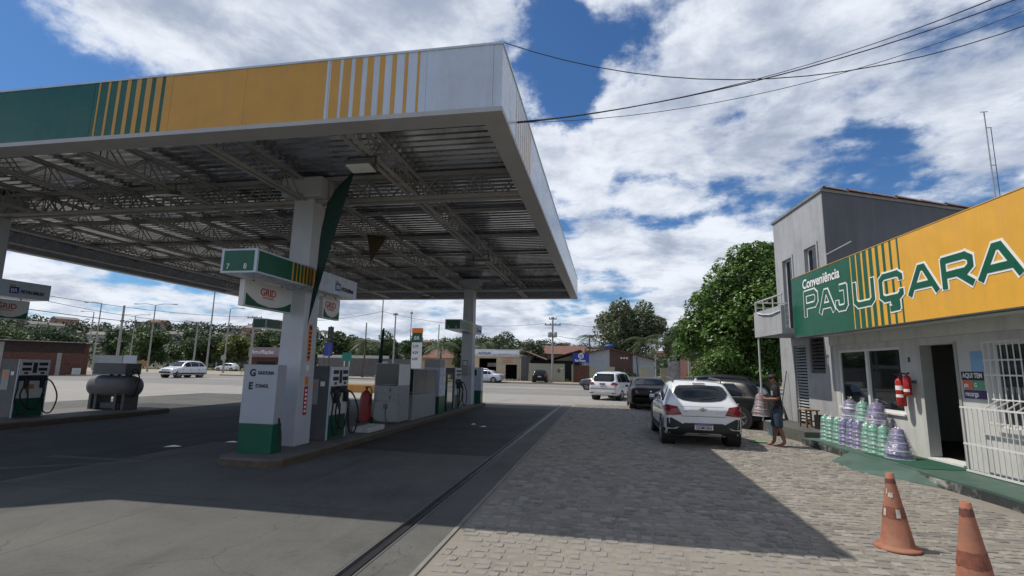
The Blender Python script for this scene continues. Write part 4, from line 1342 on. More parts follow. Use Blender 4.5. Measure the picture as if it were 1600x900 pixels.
# tubs in plastic wrap
MT_TUB = {'green': M('mint green plastic', (0.09, 0.36, 0.24), 0.35, var=0.08), 'blue': M('violet blue plastic', (0.09, 0.085, 0.27), 0.35, var=0.08),
          'purple': M('purple plastic', (0.14, 0.10, 0.28), 0.35, var=0.08), 'white': M('white plastic', (0.72, 0.72, 0.75), 0.35, var=0.05)}
def film():
    m = bpy.data.materials.new('clear plastic wrap'); m.use_nodes = True
    N, L = m.node_tree.nodes, m.node_tree.links; N.remove(N['Principled BSDF'])
    tr_ = N.new('ShaderNodeBsdfTransparent'); gl = N.new('ShaderNodeBsdfGlossy'); gl.inputs['Roughness'].default_value = 0.26
    df = N.new('ShaderNodeBsdfDiffuse'); df.inputs[0].default_value = (0.8, 0.82, 0.85, 1)
    nz = N.new('ShaderNodeTexNoise'); nz.inputs['Scale'].default_value = 22; nz.inputs['Detail'].default_value = 4
    tcn = N.new('ShaderNodeTexCoord'); L.new(tcn.outputs['Object'], nz.inputs['Vector'])
    bp = N.new('ShaderNodeBump'); bp.inputs['Strength'].default_value = 0.9; bp.inputs['Distance'].default_value = 0.02; L.new(nz.outputs[0], bp.inputs['Height'])
    L.new(bp.outputs[0], gl.inputs['Normal'])
    a = N.new('ShaderNodeMixShader'); a.inputs[0].default_value = 0.13; L.new(tr_.outputs[0], a.inputs[1]); L.new(df.outputs[0], a.inputs[2])
    b = N.new('ShaderNodeMixShader'); b.inputs[0].default_value = 0.13; L.new(a.outputs[0], b.inputs[1]); L.new(gl.outputs[0], b.inputs[2])
    L.new(b.outputs[0], N['Material Output'].inputs[0]); return m


mt_film = film()
tub_cache = {}


def tub_mesh(mat):
    if mat in tub_cache: return tub_cache[mat]
    me = MB().lathe([(0.80, 0.98), (0.86, 0.80), (0.93, 0.16), (1.06, 0.14), (1.07, 0.0), (1.0, 0.0)], 18).mesh('tub', True)
    me.materials.append(mat); tub_cache[mat] = me
    return me


def tub_stack(label, loc, n, r0, r1, step, cols, group, wrap=True, rz=0.0):
    t = thing('tub_stack', label, 'tubs', loc, rz, group)
    for i in range(n):
        u = i / max(1, n - 1)
        r = r0 + (r1 - r0) * u
        o = link('tub', tub_mesh(MT_TUB[cols[i % len(cols)]]), None, t)
        o.location = (rnd.uniform(-0.006, 0.006), rnd.uniform(-0.006, 0.006), i * step); o.scale = (r, r, step * 1.5)
        rim = MB().lathe([(r * 1.07, 0.0), (r * 1.10, 0.006), (r * 1.08, 0.014), (r * 0.99, 0.016)], 18)
        rim.build('rim', MT_TUB['white'] if i % 2 == 0 else MT_TUB[cols[i % len(cols)]], o)
        o.children[0].scale = (1 / r, 1 / r, 1 / (step * 1.5))
    H = n * step
    if wrap:
        m = MB(); prof = [(r0 * 1.16, 0.0), (r0 * 1.17, H * 0.2), ((r0 + r1) / 2 * 1.14, H * 0.55), (r1 * 1.15, H * 1.0), (r1 * 0.55, H + 0.05), (0.03, H + 0.08), (0.05, H + 0.14)]
        vs_, fs = [], []; nn = 22
        for r, z in prof:
            for k in range(nn):
                a = 2 * PI * k / nn; q = r * (1 + rnd.uniform(-0.05, 0.03))
                vs_.append((q * math.cos(a), q * math.sin(a), z + rnd.uniform(-0.008, 0.008)))
        for i in range(len(prof) - 1):
            for k in range(nn):
                fs.append((i * nn + k, i * nn + (k + 1) % nn, (i + 1) * nn + (k + 1) % nn, (i + 1) * nn + k))
        m.add(vs_, fs); m.build('plastic_wrap', mt_film, t)
    return t


ordn = ['first', 'second', 'third', 'fourth', 'fifth', 'sixth', 'seventh', 'eighth', 'ninth']
seq = ['green', 'green', 'green', 'blue', 'blue', 'purple', 'green', 'green', 'green']
for i, c in enumerate(seq):
    s = 1.86 - i * 0.285
    tub_stack('%s narrow wrapped stack of %s tubs in the front row, counted from the far end' % (ordn[i], {'green': 'mint', 'blue': 'violet', 'purple': 'purple'}[c]),
              sw(0.62 + 0.02 * (i % 2), s, 0.15), 6, 0.125, 0.09, 0.085, [c], 'front row of wrapped tub stacks', rz=i)
tub_stack('big purple wrapped tub stack at the near end of the front row', sw(0.58, -0.78, 0.15), 7, 0.225, 0.11, 0.072, ['blue', 'blue', 'purple'], 'front row of wrapped tub stacks')
bench = thing('display_bench', 'low bench behind the front tub row under the window', 'bench', sw(0.26, 0.9, 0.15), SA)
box('top', (-0.17, -0.85, 0.42), (0.17, 0.85, 0.46), mt_wood, bench)
for yy_ in (-0.78, 0.0, 0.78):
    box('leg', (-0.13, yy_ - 0.03, 0), (0.13, yy_ + 0.03, 0.418), mt_wood, bench)
tub_stack('white and purple wrapped tub stack at the far end of the bench', sw(0.28, 1.38, 0.612), 6, 0.20, 0.13, 0.075, ['white', 'purple'], 'wrapped tub stacks on the bench')
tub_stack('mint green wrapped tub stack in the middle of the bench', sw(0.28, 0.86, 0.612), 6, 0.18, 0.11, 0.075, ['green'], 'wrapped tub stacks on the bench')
tub_stack('purple wrapped tub stack at the near end of the bench', sw(0.28, 0.36, 0.612), 6, 0.22, 0.13, 0.075, ['purple'], 'wrapped tub stacks on the bench')

# stool
so_ = thing('wooden_stool', 'small wooden stool by the grey wall beside the louvred door', 'stool', sw(0.34, 3.35, 0.28), SA)
box('seat', (-0.19, -0.24, 0.44), (0.19, 0.24, 0.475), mt_wood, so_, bevel=0.008)
for xx in (-0.15, 0.15):
    for yy_ in (-0.2, 0.2):
        MB().bar((xx, yy_, 0), (xx * 0.9, yy_ * 0.9, 0.438), 0.04).build('leg', mt_wood, so_)
box('stretcher', (-0.15, -0.195, 0.16), (0.15, -0.165, 0.19), mt_wood, so_)
bk = thing('black_crate', 'small black crate behind the wooden stool', 'crate', sw(0.22, 2.9, 0.28), SA)
m = MB().prism([(-0.12, -0.12), (0.12, -0.12), (0.12, 0.12), (-0.12, 0.12)], 0.0, 0.02); m.build('floor', mt_black, bk)
for a, b in (((-0.13, -0.13), (0.13, -0.115)), ((-0.13, 0.115), (0.13, 0.13)), ((-0.13, -0.114), (-0.115, 0.114)), ((0.115, -0.114), (0.13, 0.114))):
    box('side', (a[0], a[1], 0), (b[0], b[1], 0.36), mt_black, bk)

# ------------------------------------------------------------------ two storey grey building
gb = thing('grey_building', 'grey two storey building with balcony and sloping tiled roof beyond the store', 'building', SO, SA)
def gw(a, b, name='wall', mat=mt_grey_wall, par=None):
    return box(name, a, b, mat, par or gb)


G0, G1 = 2.505, 5.75
# front wall (faces the forecourt) pieces
gw((0, G0, -0.05), (0.2, 2.96, 6.62)); gw((0, 2.96, -0.05), (0.2, 3.80, 1.73)); gw((0, 2.96, 2.72), (0.2, 3.72, 3.95)); gw((0, 3.72, 2.72), (0.2, 3.80, 6.62)); gw((0, 2.96, 5.28), (0.2, 3.72, 6.62))
gw((0, 3.80, -0.05), (0.2, 4.02, 6.62)); gw((0, 4.02, 2.52), (0.2, 4.50, 6.62)); gw((0, 4.50, 2.52), (0.2, 5.22, 3.0)); gw((0, 4.50, 5.25), (0.2, 5.22, 6.62)); gw((0, 4.82, -0.05), (0.2, G1, 2.52)); gw((0, 5.22, 2.52), (0.2, G1, 6.62))
# side walls with the slope, darker than the front wall
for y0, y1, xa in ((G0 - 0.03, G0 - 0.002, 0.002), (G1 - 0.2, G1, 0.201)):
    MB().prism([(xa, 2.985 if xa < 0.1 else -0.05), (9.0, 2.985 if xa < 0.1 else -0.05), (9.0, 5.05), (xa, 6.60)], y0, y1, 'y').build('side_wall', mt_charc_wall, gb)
MB().prism([(-0.04, 6.625), (9.1, 5.05), (9.1, 5.10), (-0.04, 6.70)], G0 - 0.06, G1 + 0.06, 'y').build('roof', M('roof deck', (0.2, 0.2, 0.2), 0.8), gb)
mt_tile = M('brown roof tile', (0.20, 0.13, 0.11), 0.8, var=0.3, scale=5)
tile = MB()
for k in range(7):
    a = PI * k / 6
    tile.v.append((0, -0.11 * math.cos(a), 0.07 * math.sin(a))); tile.v.append((0.62, -0.095 * math.cos(a), 0.06 * math.sin(a) - 0.02))
tile.f = [(2 * k, 2 * k + 2, 2 * k + 3, 2 * k + 1) for k in range(6)]
tme = tile.mesh('roof_tile', True); tme.materials.append(mt_tile)
sl = math.atan2(1.575, 9.14)
for i in range(15):
    for j in range(15):
        if i > 3 and j > 2: continue
        o = link('roof_tile', tme, None, gb); xx = 0.05 + i * 0.6 if j <= 2 else 0.05 + i * 0.6
        o.location = (xx, G0 - 0.02 + j * 0.225, 6.70 - (xx + 0.04) * 1.6 / 9.14 + 0.02 + 0.012 * (i % 2)); o.rotation_euler = (0, sl, 0)
# upper openings
for (y0, y1, z0, z1) in ((2.96, 3.72, 3.95, 5.28), (4.50, 5.22, 3.0, 5.25)):
    w = gw((0.10, y0, z0), (0.14, y1, z0 + 0.05), 'window', mt_white)
    gw((0.10, y0, z1 - 0.05), (0.14, y1, z1), 'frame', mt_white, w); gw((0.10, y0, z0 + 0.05), (0.14, y0 + 0.05, z1 - 0.05), 'frame', mt_white, w); gw((0.10, y1 - 0.05, z0 + 0.05), (0.14, y1, z1 - 0.05), 'frame', mt_white, w)
    gw((0.115, y0 + 0.05, z0 + 0.05), (0.12, y1 - 0.05, z1 - 0.05), 'pane', gl_dark, w)
    gw((0.30, y0 - 0.1, z0 - 0.1), (0.31, y0 + 0.45 * (y1 - y0), z1 + 0.1), 'curtain', M('grey curtain', (0.22, 0.20, 0.2), 0.9, var=0.2), w)
    gw((-0.03, y0 - 0.07, z0), (-0.002, y0, z1 + 0.06), 'surround', mt_grey_wall, w)
gw((0.21, G0 + 0.21, 2.75), (8.9, G1 - 0.21, 2.9), 'floor', mt_island)
# louvred vent and louvred door
def louvre(y0, y1, z0, z1, name, step, mat):
    f = gw((0.05, y0, z0), (0.12, y1, z0 + 0.04), name, mat)
    gw((0.05, y0, z1 - 0.04), (0.12, y1, z1), 'frame', mat, f); gw((0.05, y0, z0 + 0.04), (0.12, y0 + 0.05, z1 - 0.04), 'frame', mat, f); gw((0.05, y1 - 0.05, z0 + 0.04), (0.12, y1, z1 - 0.04), 'frame', mat, f)
    z = z0 + 0.07
    while z < z1 - 0.08:
        MB().bar((0.04, y0 + 0.05, z), (0.04, y1 - 0.05, z), 0.012, step * 0.8, upv=(0.7, 0, 0.7)).build('slat', mat, f)
        z += step
    gw((0.17, y0, z0), (0.19, y1, z1), 'backing', mt_black, f)
    return f


louvre(2.97, 3.79, 1.735, 2.715, 'louvre_vent', 0.095, mt_charcoal)
louvre(4.03, 4.81, 0.30, 2.51, 'louvred_door', 0.085, mt_grey)
# balcony
bl = gw((-1.05, 2.95, 2.78), (-0.002, 4.95, 2.92), 'balcony', mt_grey_wall)
gw((-1.05, 2.95, 2.922), (-0.95, 4.95, 3.55), 'parapet', mt_grey_wall, bl)
mt_rail = M('pale rail', (0.5, 0.5, 0.5), 0.5, var=0.1)
for zz in (3.86,):
    MB().cyl((-1.0, 2.95, zz), (-1.0, 4.95, zz), 0.022, n=8).build('handrail', mt_rail, bl)
for yy_ in (3.0, 3.6, 4.3, 4.93):
    MB().cyl((-1.0, yy_, 3.55), (-1.0, yy_, 3.86), 0.018, n=8).build('rail_post', mt_rail, bl)
for zz in (2.98, 3.16, 3.34, 3.52, 3.70, 3.86):
    MB().cyl((-1.0, 4.93, zz), (-0.02, 4.93, zz), 0.018, n=8).build('rail_bar', mt_rail, bl)
MB().cyl((-0.98, 4.93, 2.92), (-0.98, 4.93, 3.86), 0.02, n=8).build('rail_post', mt_rail, bl)
MB().cyl((-0.98, 4.86, 0.28), (-0.98, 4.86, 2.78), 0.028, n=10).build('balcony_post', mt_rail, bl)
MB().tube([(-1.07, 4.6, 3.50), (-1.08, 4.2, 3.42), (-1.08, 3.6, 3.36), (-1.07, 3.0, 3.40)], 0.018, 7).build('white_cable', mt_white, bl, smooth=True)
MB().bar((-0.02, 2.48, 3.5), (-0.02, 2.48, 4.9), 0.03).build('bracket_pole', mt_rail, gb)
MB().bar((-0.02, 2.46, 4.85), (0.5, 2.2, 5.15), 0.025).build('bracket_arm', mt_rail, gb)
# broom and poles leaning by the corner
lp_ = thing('leaning_pole', 'thin dark pole leaning on the grey wall behind the man', 'pole', sw(0.12, 5.2, 0.28), SA)
MB().cyl((-0.25, 0, 0), (0.08, 0.1, 1.5), 0.014, n=7).build('shaft', mt_dark, lp_); MB().box((-0.34, -0.04, 0), (-0.16, 0.04, 0.05)).build('foot', mt_dark, lp_)
# mast behind the store
ma = thing('radio_mast', 'thin radio mast with guy stub above the store roof', 'antenna', (14.3, 21.0, 0))
MB().cyl((0, 0, 0), (0, 0, 11.75), 0.032, 0.02, n=8).build('pole', mt_grey, ma)
MB().cyl((0.16, 0, 4), (0.16, 0, 11.1), 0.012, n=6).build('stay', mt_dark, ma)
for zz in (8.2, 9.6, 11.1):
    MB().bar((-0.02, 0, zz), (0.18, 0, zz), 0.02).build('clamp', mt_dark, ma)
MB().bar((-0.12, 0, 11.75), (0.12, 0, 11.75), 0.02).build('tip', mt_dark, ma)

# ------------------------------------------------------------------ cars
PROF = {
    # t, z_bottom, z_belt, z_top, half width, roof half width
    'hatch': (4.0, [(0, .40, .76, .84, .74, .68), (.010, .33, .86, .92, .80, .69), (.030, .28, .93, 1.00, .82, .68), (.055, .24, .95, 1.10, .845, .655), (.10, .22, .96, 1.34, .86, .61),
                    (.14, .21, .96, 1.45, .86, .60), (.20, .19, .96, 1.48, .86, .60), (.35, .18, .95, 1.50, .86, .60), (.52, .18, .93, 1.47, .86, .59), (.59, .18, .92, 1.39, .86, .60), (.73, .18, .90, .97, .86, .70),
                    (.80, .2, .85, .93, .85, .68), (.93, .22, .70, .78, .82, .62), (.98, .3, .58, .64, .74, .55), (1, .36, .5, .55, .66, .5)]),
    'sedan': (4.45, [(0, .48, .64, .70, .68, .62), (.010, .36, .86, .93, .78, .66), (.03, .28, .92, 1.00, .82, .68), (.08, .24, .93, 1.03, .85, .69), (.15, .21, .93, 1.05, .86, .67), (.20, .2, .93, 1.18, .86, .63),
                    (.28, .19, .93, 1.38, .86, .60), (.36, .18, .92, 1.43, .86, .59), (.50, .18, .91, 1.43, .86, .59), (.58, .18, .90, 1.35, .86, .60), (.72, .18, .88, .95, .86, .70), (.80, .2, .83, .90, .85, .68), (.93, .22, .68, .75, .82, .62), (.98, .3, .56, .62, .74, .55), (1, .36, .48, .53, .66, .5)]),
    'suv': (4.35, [(0, .52, .72, .80, .70, .66), (.010, .40, .95, 1.02, .80, .70), (.03, .32, 1.03, 1.12, .85, .69), (.06, .30, 1.05, 1.30, .88, .66), (.10, .29, 1.05, 1.52, .89, .63), (.15, .27, 1.05, 1.60, .89, .62), (.35, .25, 1.03, 1.65, .89, .62),
                    (.54, .25, 1.02, 1.62, .89, .62), (.60, .25, 1.01, 1.53, .89, .63), (.72, .25, 1.00, 1.08, .89, .74), (.80, .26, .97, 1.04, .88, .72), (.93, .30, .86, .93, .85, .68), (.98, .36, .70, .78, .78, .62), (1, .44, .6, .68, .7, .55)]),
    'mpv': (4.36, [(0, .50, .72, .80, .72, .68), (.010, .38, .92, 1.00, .80, .70), (.03, .30, .99, 1.10, .83, .69), (.06, .27, 1.00, 1.28, .86, .66), (.09, .26, 1.00, 1.52, .865, .635), (.14, .25, 1.00, 1.60, .865, .62), (.35, .24, .98, 1.66, .865, .62),
                    (.55, .24, .96, 1.60, .865, .61), (.62, .24, .95, 1.48, .865, .62), (.76, .24, .93, 1.02, .865, .72), (.82, .25, .90, .97, .86, .70), (.93, .28, .78, .85, .83, .65), (.98, .34, .62, .70, .75, .58), (1, .42, .54, .6, .68, .5)]),
}
PAINT = {'white': M('white car paint', (0.66, 0.68, 0.71), 0.25, var=0.02, coat=0.8, spec=0.5), 'black': M('black car paint', (0.008, 0.009, 0.010), 0.34, var=0.1, coat=0.08, spec=0.25),
         'silver': M('silver car paint', (0.48, 0.49, 0.52), 0.28, metal=0.5, var=0.02, coat=0.8), 'grey': M('dark grey car paint', (0.05, 0.055, 0.06), 0.25, metal=0.3, var=0.05, coat=0.7)}
mt_tail = M('red tail lamp', (0.20, 0.012, 0.015), 0.15, var=0.1, coat=0.5)
mt_head = M('clear headlamp', (0.55, 0.57, 0.6), 0.1, var=0.1, coat=0.5)
mt_plate = M('licence plate', (0.6, 0.61, 0.62), 0.4, var=0.03)
mt_clad = M('grey black cladding', (0.022, 0.023, 0.025), 0.6, var=0.15)
mt_tyre = M('tyre', (0.018, 0.018, 0.018), 0.8, var=0.2)
mt_rim = M('alloy rim', (0.40, 0.41, 0.42), 0.3, metal=0.8, var=0.1)


def car_body(kind, W):
    L, st = PROF[kind]
    A = np.array(st, float)
    A[:, 4:] *= W / 1.72
    u = np.linspace(0, 1, 57); t = 0.5 - 0.5 * np.cos(PI * u)
    t = 0.6 * t + 0.4 * u
    V = np.stack([np.interp(t, A[:, 0], A[:, k]) for k in range(1, 6)], 1)
    for _ in range(2):
        V[1:-1] = 0.25 * V[:-2] + 0.5 * V[1:-1] + 0.25 * V[2:]
    ring = []
    for (zb, zl, zt, w, wt_), tt_ in zip(V, t):
        cr = min(0.07, max(0.02, (zt - zl) * 0.3))
        ze = zt - cr
        half = [(0, zb), (w * .55, zb), (w * .90, zb + .01), (w * .975, zb + .06), (w, zb + .18), (w, zb + (zl - zb) * .55), (w * .99, zb + (zl - zb) * .75), (w * .975, zl - .03), (w * .945, zl + 0.005)]
        for q in (0.25, 0.5, 0.75, 0.94):
            bow = 0.02 * math.sin(PI * q)
            half.append((w * .945 + (wt_ - w * .945) * q + bow, zl + (ze - zl) * q))
        half += [(wt_ * .97, ze + cr * .15), (wt_ * .90, ze + cr * .5), (wt_ * .7, ze + cr * .82), (wt_ * .35, zt - cr * .03), (0, zt)]
        y = -L / 2 + L * tt_
        # plan-view rounding of the ends
        ring.append([(x, y, z) for x, z in half])
    n = len(ring[0]); m = MB()
    full = []
    for r in ring:
        full.append(r + [(-x, y, z) for x, y, z in r[-2:0:-1]])
    N_ = len(full[0])
    for r in full: m.v.extend(r)
    for i in range(len(full) - 1):
        for k in range(N_):
            k2 = (k + 1) % N_
            m.f.append((i * N_ + k, i * N_ + k2, (i + 1) * N_ + k2, (i + 1) * N_ + k))
    for i0, rev in ((0, True), ((len(full) - 1) * N_, False)):
        cap = [i0 + k for k in range(N_)]
        for k in range(1, n - 1):
            q = (cap[k], cap[k + 1], cap[N_ - k - 1], cap[N_ - k]) if k < n - 2 else (cap[k], cap[k + 1], cap[N_ - k])
            m.f.append(q)
        m.f.append((cap[0], cap[1], cap[N_ - 1]))
    return m, L


class Car:
    def __init__(s, name, label, kind, color, loc, heading, W=1.72, group='cars', scale=1.0, roofz=1.0):
        s.t = thing(name, label, 'car', loc, heading, group)
        s.t.scale = (scale, scale, scale * roofz)
        m, s.L = car_body(kind, W); s.W = W; s.kind = kind
        s.body = m.build('body', PAINT[color], s.t, smooth=True)
        for p in s.body.data.polygons:
            ys_ = [abs(s.body.data.vertices[i].co.y) for i in p.vertices]
            if min(ys_) > s.L / 2 - 1e-4: p.use_smooth = False
        bm = bmesh.new(); bm.from_mesh(s.body.data)
        s.bvh = BVHTree.FromBMesh(bm); bm.free()

    def decal(s, name, poly, view, mat, off=0.008, cell=0.07, parent=None, smooth=True):
        bm = bmesh.new()
        f = bm.faces.new([bm.verts.new((p[0], p[1], 0)) for p in poly])
        for ax in (0, 1):
            lo = min(p[ax] for p in poly); hi = max(p[ax] for p in poly)
            k = lo + cell
            while k < hi:
                no = (1, 0, 0) if ax == 0 else (0, 1, 0); co = (k, 0, 0) if ax == 0 else (0, k, 0)
                bmesh.ops.bisect_plane(bm, geom=bm.verts[:] + bm.edges[:] + bm.faces[:], plane_co=co, plane_no=no); k += cell
        dead = []
        for v in bm.verts:
            a, b = v.co.x, v.co.y
            o, d = {'rear': ((a, -9, b), (0, 1, 0)), 'front': ((a, 9, b), (0, -1, 0)), 'left': ((-9, a, b), (1, 0, 0)), 'right': ((9, a, b), (-1, 0, 0)), 'top': ((a, b, 9), (0, 0, -1))}[view]
            hit, nrm, _, _ = s.bvh.ray_cast(Vector(o), Vector(d))
            if hit is None: dead.append(v)
            else: v.co = hit - Vector(d) * off * 0.5 + nrm * (off if nrm.dot(Vector(d)) < 0 else -off)
        bmesh.ops.delete(bm, geom=dead, context='VERTS')
        bmesh.ops.recalc_face_normals(bm, faces=bm.faces)
        me = bpy.data.meshes.new(name); bm.to_mesh(me); bm.free()
        if smooth:
            for p in me.polygons: p.use_smooth = True
        return link(name, me, mat, parent or s.t)

    def wheels(s, yf, yr, R=0.31, tw=0.2, arch=True, rims=mt_rim):
        for y in (yf, yr):
            for k in (-1, 1):
                xo = k * (s.W / 2 + 0.008)
                if arch:
                    prof = [(R + 0.055, -0.30), (R + 0.055, 0.002)]
                    m = MB().lathe(prof, 26, (0, 0, 0), 'x')
                    m.v = [(k * p[0] + k * (s.W / 2 + 0.002), p[1] + y, p[2] + R) for p in m.v]; m.build('wheel_arch', mt_clad, s.t)
                pr = [(R * 0.62, -tw), (R * 0.95, -tw), (R, -tw + 0.03), (R, -0.03), (R * 0.95, 0.0), (R * 0.66, 0.004), (R * 0.62, -0.02)]
                m = MB().lathe(pr, 26, (0, 0, 0), 'x'); m.v = [(k * p[0] + xo, p[1] + y, p[2] + R) for p in m.v]
                w = m.build('wheel', mt_tyre, s.t, smooth=False)
                m = MB().lathe([(R * 0.64, -0.03), (R * 0.66, 0.0), (R * 0.60, 0.004), (R * 0.58, -0.02), (0.02, -0.025)], 26, (0, 0, 0), 'x')
                for i in range(5):
                    a = 2 * PI * i / 5 + 0.3
                    m.bar((-0.006, 0, 0), (-0.006, math.cos(a) * R * 0.6, math.sin(a) * R * 0.6), 0.05, 0.016, upv=(1, 0, 0))
                m.lathe([(0.05, -0.02), (0.05, 0.006), (0.01, 0.01)], 12, (0, 0, 0), 'x')
                m.v = [(k * p[0] + xo, p[1] + y, p[2] + R) for p in m.v]; m.build('rim', rims, w)

    def sides(s, win, cladz=None, lines=()):
        for view, k in (('left', -1), ('right', 1)):
            for w in win: s.decal('side_window', w, view, gl_car)
            for y in lines: s.decal('door_gap', [(y, 0.32), (y + 0.012, 0.32), (y + 0.012, 0.90), (y, 0.90)], view, mt_black, 0.003)
            for y in lines: s.decal('door_handle', [(y + 0.06, 0.80), (y + 0.2, 0.80), (y + 0.2, 0.83), (y + 0.06, 0.83)], view, mt_dark, 0.015)
            if cladz: s.decal('sill_cladding', [(-s.L / 2 + 0.15, cladz[0]), (s.L / 2 - 0.12, cladz[0]), (s.L / 2 - 0.12, cladz[1]), (-s.L / 2 + 0.15, cladz[1])], view, mt_clad, 0.006, cell=0.12)

    def mirrors(s, y, z, mat):
        for k in (-1, 1):
            m = MB().box((k * (s.W / 2 - 0.04), y, z), (k * (s.W / 2 + 0.11), y + 0.07, z + 0.10)); m.build('mirror', mat, s.t, bevel=0.03)


def plate(c, z, words, view='rear', w=0.4, x=0.0):
    L = c.L / 2 + 0.012
    y = -L if view == 'rear' else L
    p = box('plate', (x - w / 2, y - 0.008, z), (x + w / 2, y + 0.008, z + 0.125), mt_plate, c.t, bevel=0.004)
    box('plate_band', (x - w / 2 + 0.004, y - 0.0105, z + 0.098), (x + w / 2 - 0.004, y - 0.008, z + 0.12), mt_blue, p)
    if words:
        text('plate_letters', words, 0.098, mt_ink, p, (x - w / 2 + 0.03, y - 0.0115, z + 0.018), off=0.0015, sx=0.80)
    return p


# --- white crossover hatchback in the lane (nearest)
c = Car('parked_car', 'white hatchback with roof rails and black cladding stopped in the lane', 'hatch', 'white', (2.17, 14.42, -0.004), 0.0, W=1.74, group='cars at the station and road')
hatch_win = [[(-1.38, 1.00), (-0.72, 0.99), (-0.72, 1.36), (-1.05, 1.37), (-1.30, 1.18)], [(-0.66, 0.99), (0.08, 0.97), (0.08, 1.38), (-0.66, 1.37)], [(0.14, 0.97), (0.80, 0.96), (0.62, 1.08), (0.30, 1.33), (0.14, 1.37)]]
c.sides(hatch_win, (0.20, 0.42), (-0.69, 0.11, 0.85))
arc = [(0.56 * math.sin(a), 1.045 + 0.05 * (1 - math.cos(a * 1.0))) for a in np.linspace(-1.25, 1.25, 9)]
c.decal('rear_window', [(-0.60, 1.20), (-0.54, 1.10), (-0.42, 1.045), (-0.22, 1.02), (0, 1.012), (0.22, 1.02), (0.42, 1.045), (0.54, 1.10), (0.60, 1.20), (0.53, 1.335), (0.45, 1.37), (0.0, 1.385), (-0.45, 1.37), (-0.53, 1.335)], 'rear', gl_car, 0.01)
c.decal('spoiler_lamp', [(-0.14, 1.40), (0.14, 1.40), (0.14, 1.42), (-0.14, 1.42)], 'rear', mt_tail, 0.02)
c.decal('rear_wiper', [(-0.02, 1.05), (0.34, 1.10), (0.34, 1.115), (-0.02, 1.075)], 'rear', mt_black, 0.02)
for k in (-1, 1):
    tl = [(k * 0.47, 0.73), (k * 0.80, 0.70), (k * 0.845, 0.90), (k * 0.78, 0.935), (k * 0.56, 0.90)]
    c.decal('tail_lamp', tl, 'rear', mt_tail, 0.014)
    c.decal('bumper_recess', [(k * 0.42, 0.50), (k * 0.66, 0.42), (k * 0.86, 0.44), (k * 0.86, 0.63), (k * 0.70, 0.655), (k * 0.56, 0.58)], 'rear', mt_clad, 0.008)
c.decal('lower_cladding', [(-0.84, 0.20), (0.84, 0.20), (0.84, 0.40), (0.60, 0.41), (0.42, 0.545), (-0.42, 0.545), (-0.60, 0.41), (-0.84, 0.40)], 'rear', mt_clad, 0.010)
c.decal('skid_plate', [(-0.46, 0.26), (0.46, 0.26), (0.36, 0.335), (-0.36, 0.335)], 'rear', M('silver plastic', (0.36, 0.36, 0.37), 0.4, var=0.05), 0.016)
c.decal('tow_slot', [(-0.11, 0.31), (0.11, 0.31), (0.11, 0.325), (-0.11, 0.325)], 'rear', mt_black, 0.02)
plate(c, 0.40, 'QGM1B62')
c.decal('tailgate_gap', [(-0.48, 0.690), (0.48, 0.690), (0.48, 0.70), (-0.48, 0.70)], 'rear', mt_dark, 0.004)
c.decal('tailgate_crease', [(-0.47, 0.905), (0.47, 0.905), (0.47, 0.912), (-0.47, 0.912)], 'rear', mt_grey, 0.004)
c.decal('emblem', [(-0.09, 0.835), (-0.035, 0.835), (-0.03, 0.815), (0.035, 0.815), (0.03, 0.835), (0.09, 0.835), (0.085, 0.865), (0.03, 0.865), (0.025, 0.885), (-0.035, 0.885), (-0.03, 0.865), (-0.085, 0.865)], 'rear', M('dull gold', (0.25, 0.22, 0.15), 0.4, metal=0.3), 0.014, cell=0.02)
c.decal('badge', [(-0.42, 0.83), (-0.30, 0.83), (-0.30, 0.845), (-0.42, 0.845)], 'rear', mt_chrome, 0.012); c.decal('badge', [(-0.42, 0.79), (-0.32, 0.79), (-0.32, 0.805), (-0.42, 0.805)], 'rear', mt_chrome, 0.012)
c.decal('badge', [(0.30, 0.775), (0.44, 0.775), (0.44, 0.79), (0.30, 0.79)], 'rear', mt_chrome, 0.012)
for k in (-1, 1):
    MB().tube([(k * 0.56, -1.25, 1.455), (k * 0.56, -1.12, 1.515), (k * 0.555, 0.1, 1.54), (k * 0.55, 0.3, 1.49)], [0.016, 0.02, 0.02, 0.014], 8).build('roof_rail', mt_dark, c.t, smooth=True)
MB().lathe([(0.05, 0), (0.03, 0.05), (0.01, 0.07)], 8, (0.0, -1.15, 1.47)).build('antenna_fin', PAINT['white'], c.t)
c.wheels(1.22, -1.30, 0.315); c.mirrors(0.55, 0.96, PAINT['white'])
MB().box((-0.74, -1.5, 0.24), (0.74, 1.4, 0.30)).build('underbody', mt_black, c.t)
MB().box((-0.60, -1.3, 0.95), (0.60, 0.5, 1.0)).build('parcel_shelf', mt_black, c.t)
MB().cyl((0.45, -1.9, 0.26), (0.45, -1.6, 0.26), 0.025, n=10).build('exhaust', mt_dark, c.t)

# --- black sedan behind it
c = Car('parked_car', 'black sedan with plate parked beyond the white hatchback', 'sedan', 'black', (1.92, 25.45, -0.03), 0.0, W=1.76, group='cars at the station and road')
sed_win = [[(-1.05, 0.97), (-0.62, 0.97), (-0.62, 1.31), (-0.80, 1.28)], [(-0.56, 0.97), (0.12, 0.96), (0.12, 1.34), (-0.56, 1.32)], [(0.18, 0.96), (0.85, 0.95), (0.45, 1.25), (0.30, 1.32), (0.18, 1.33)]]
c.sides(sed_win, None, (-0.59, 0.15, 0.9))
c.decal('rear_window', [(-0.60, 1.10), (0.60, 1.10), (0.50, 1.33), (-0.50, 1.33)], 'rear', gl_car, 0.012)
for k in (-1, 1):
    c.decal('tail_lamp', [(k * 0.52, 0.74), (k * 0.82, 0.74), (k * 0.82, 0.92), (k * 0.60, 0.90)], 'rear', M('smoked tail lamp', (0.07, 0.008, 0.01), 0.15, coat=0.5), 0.012)
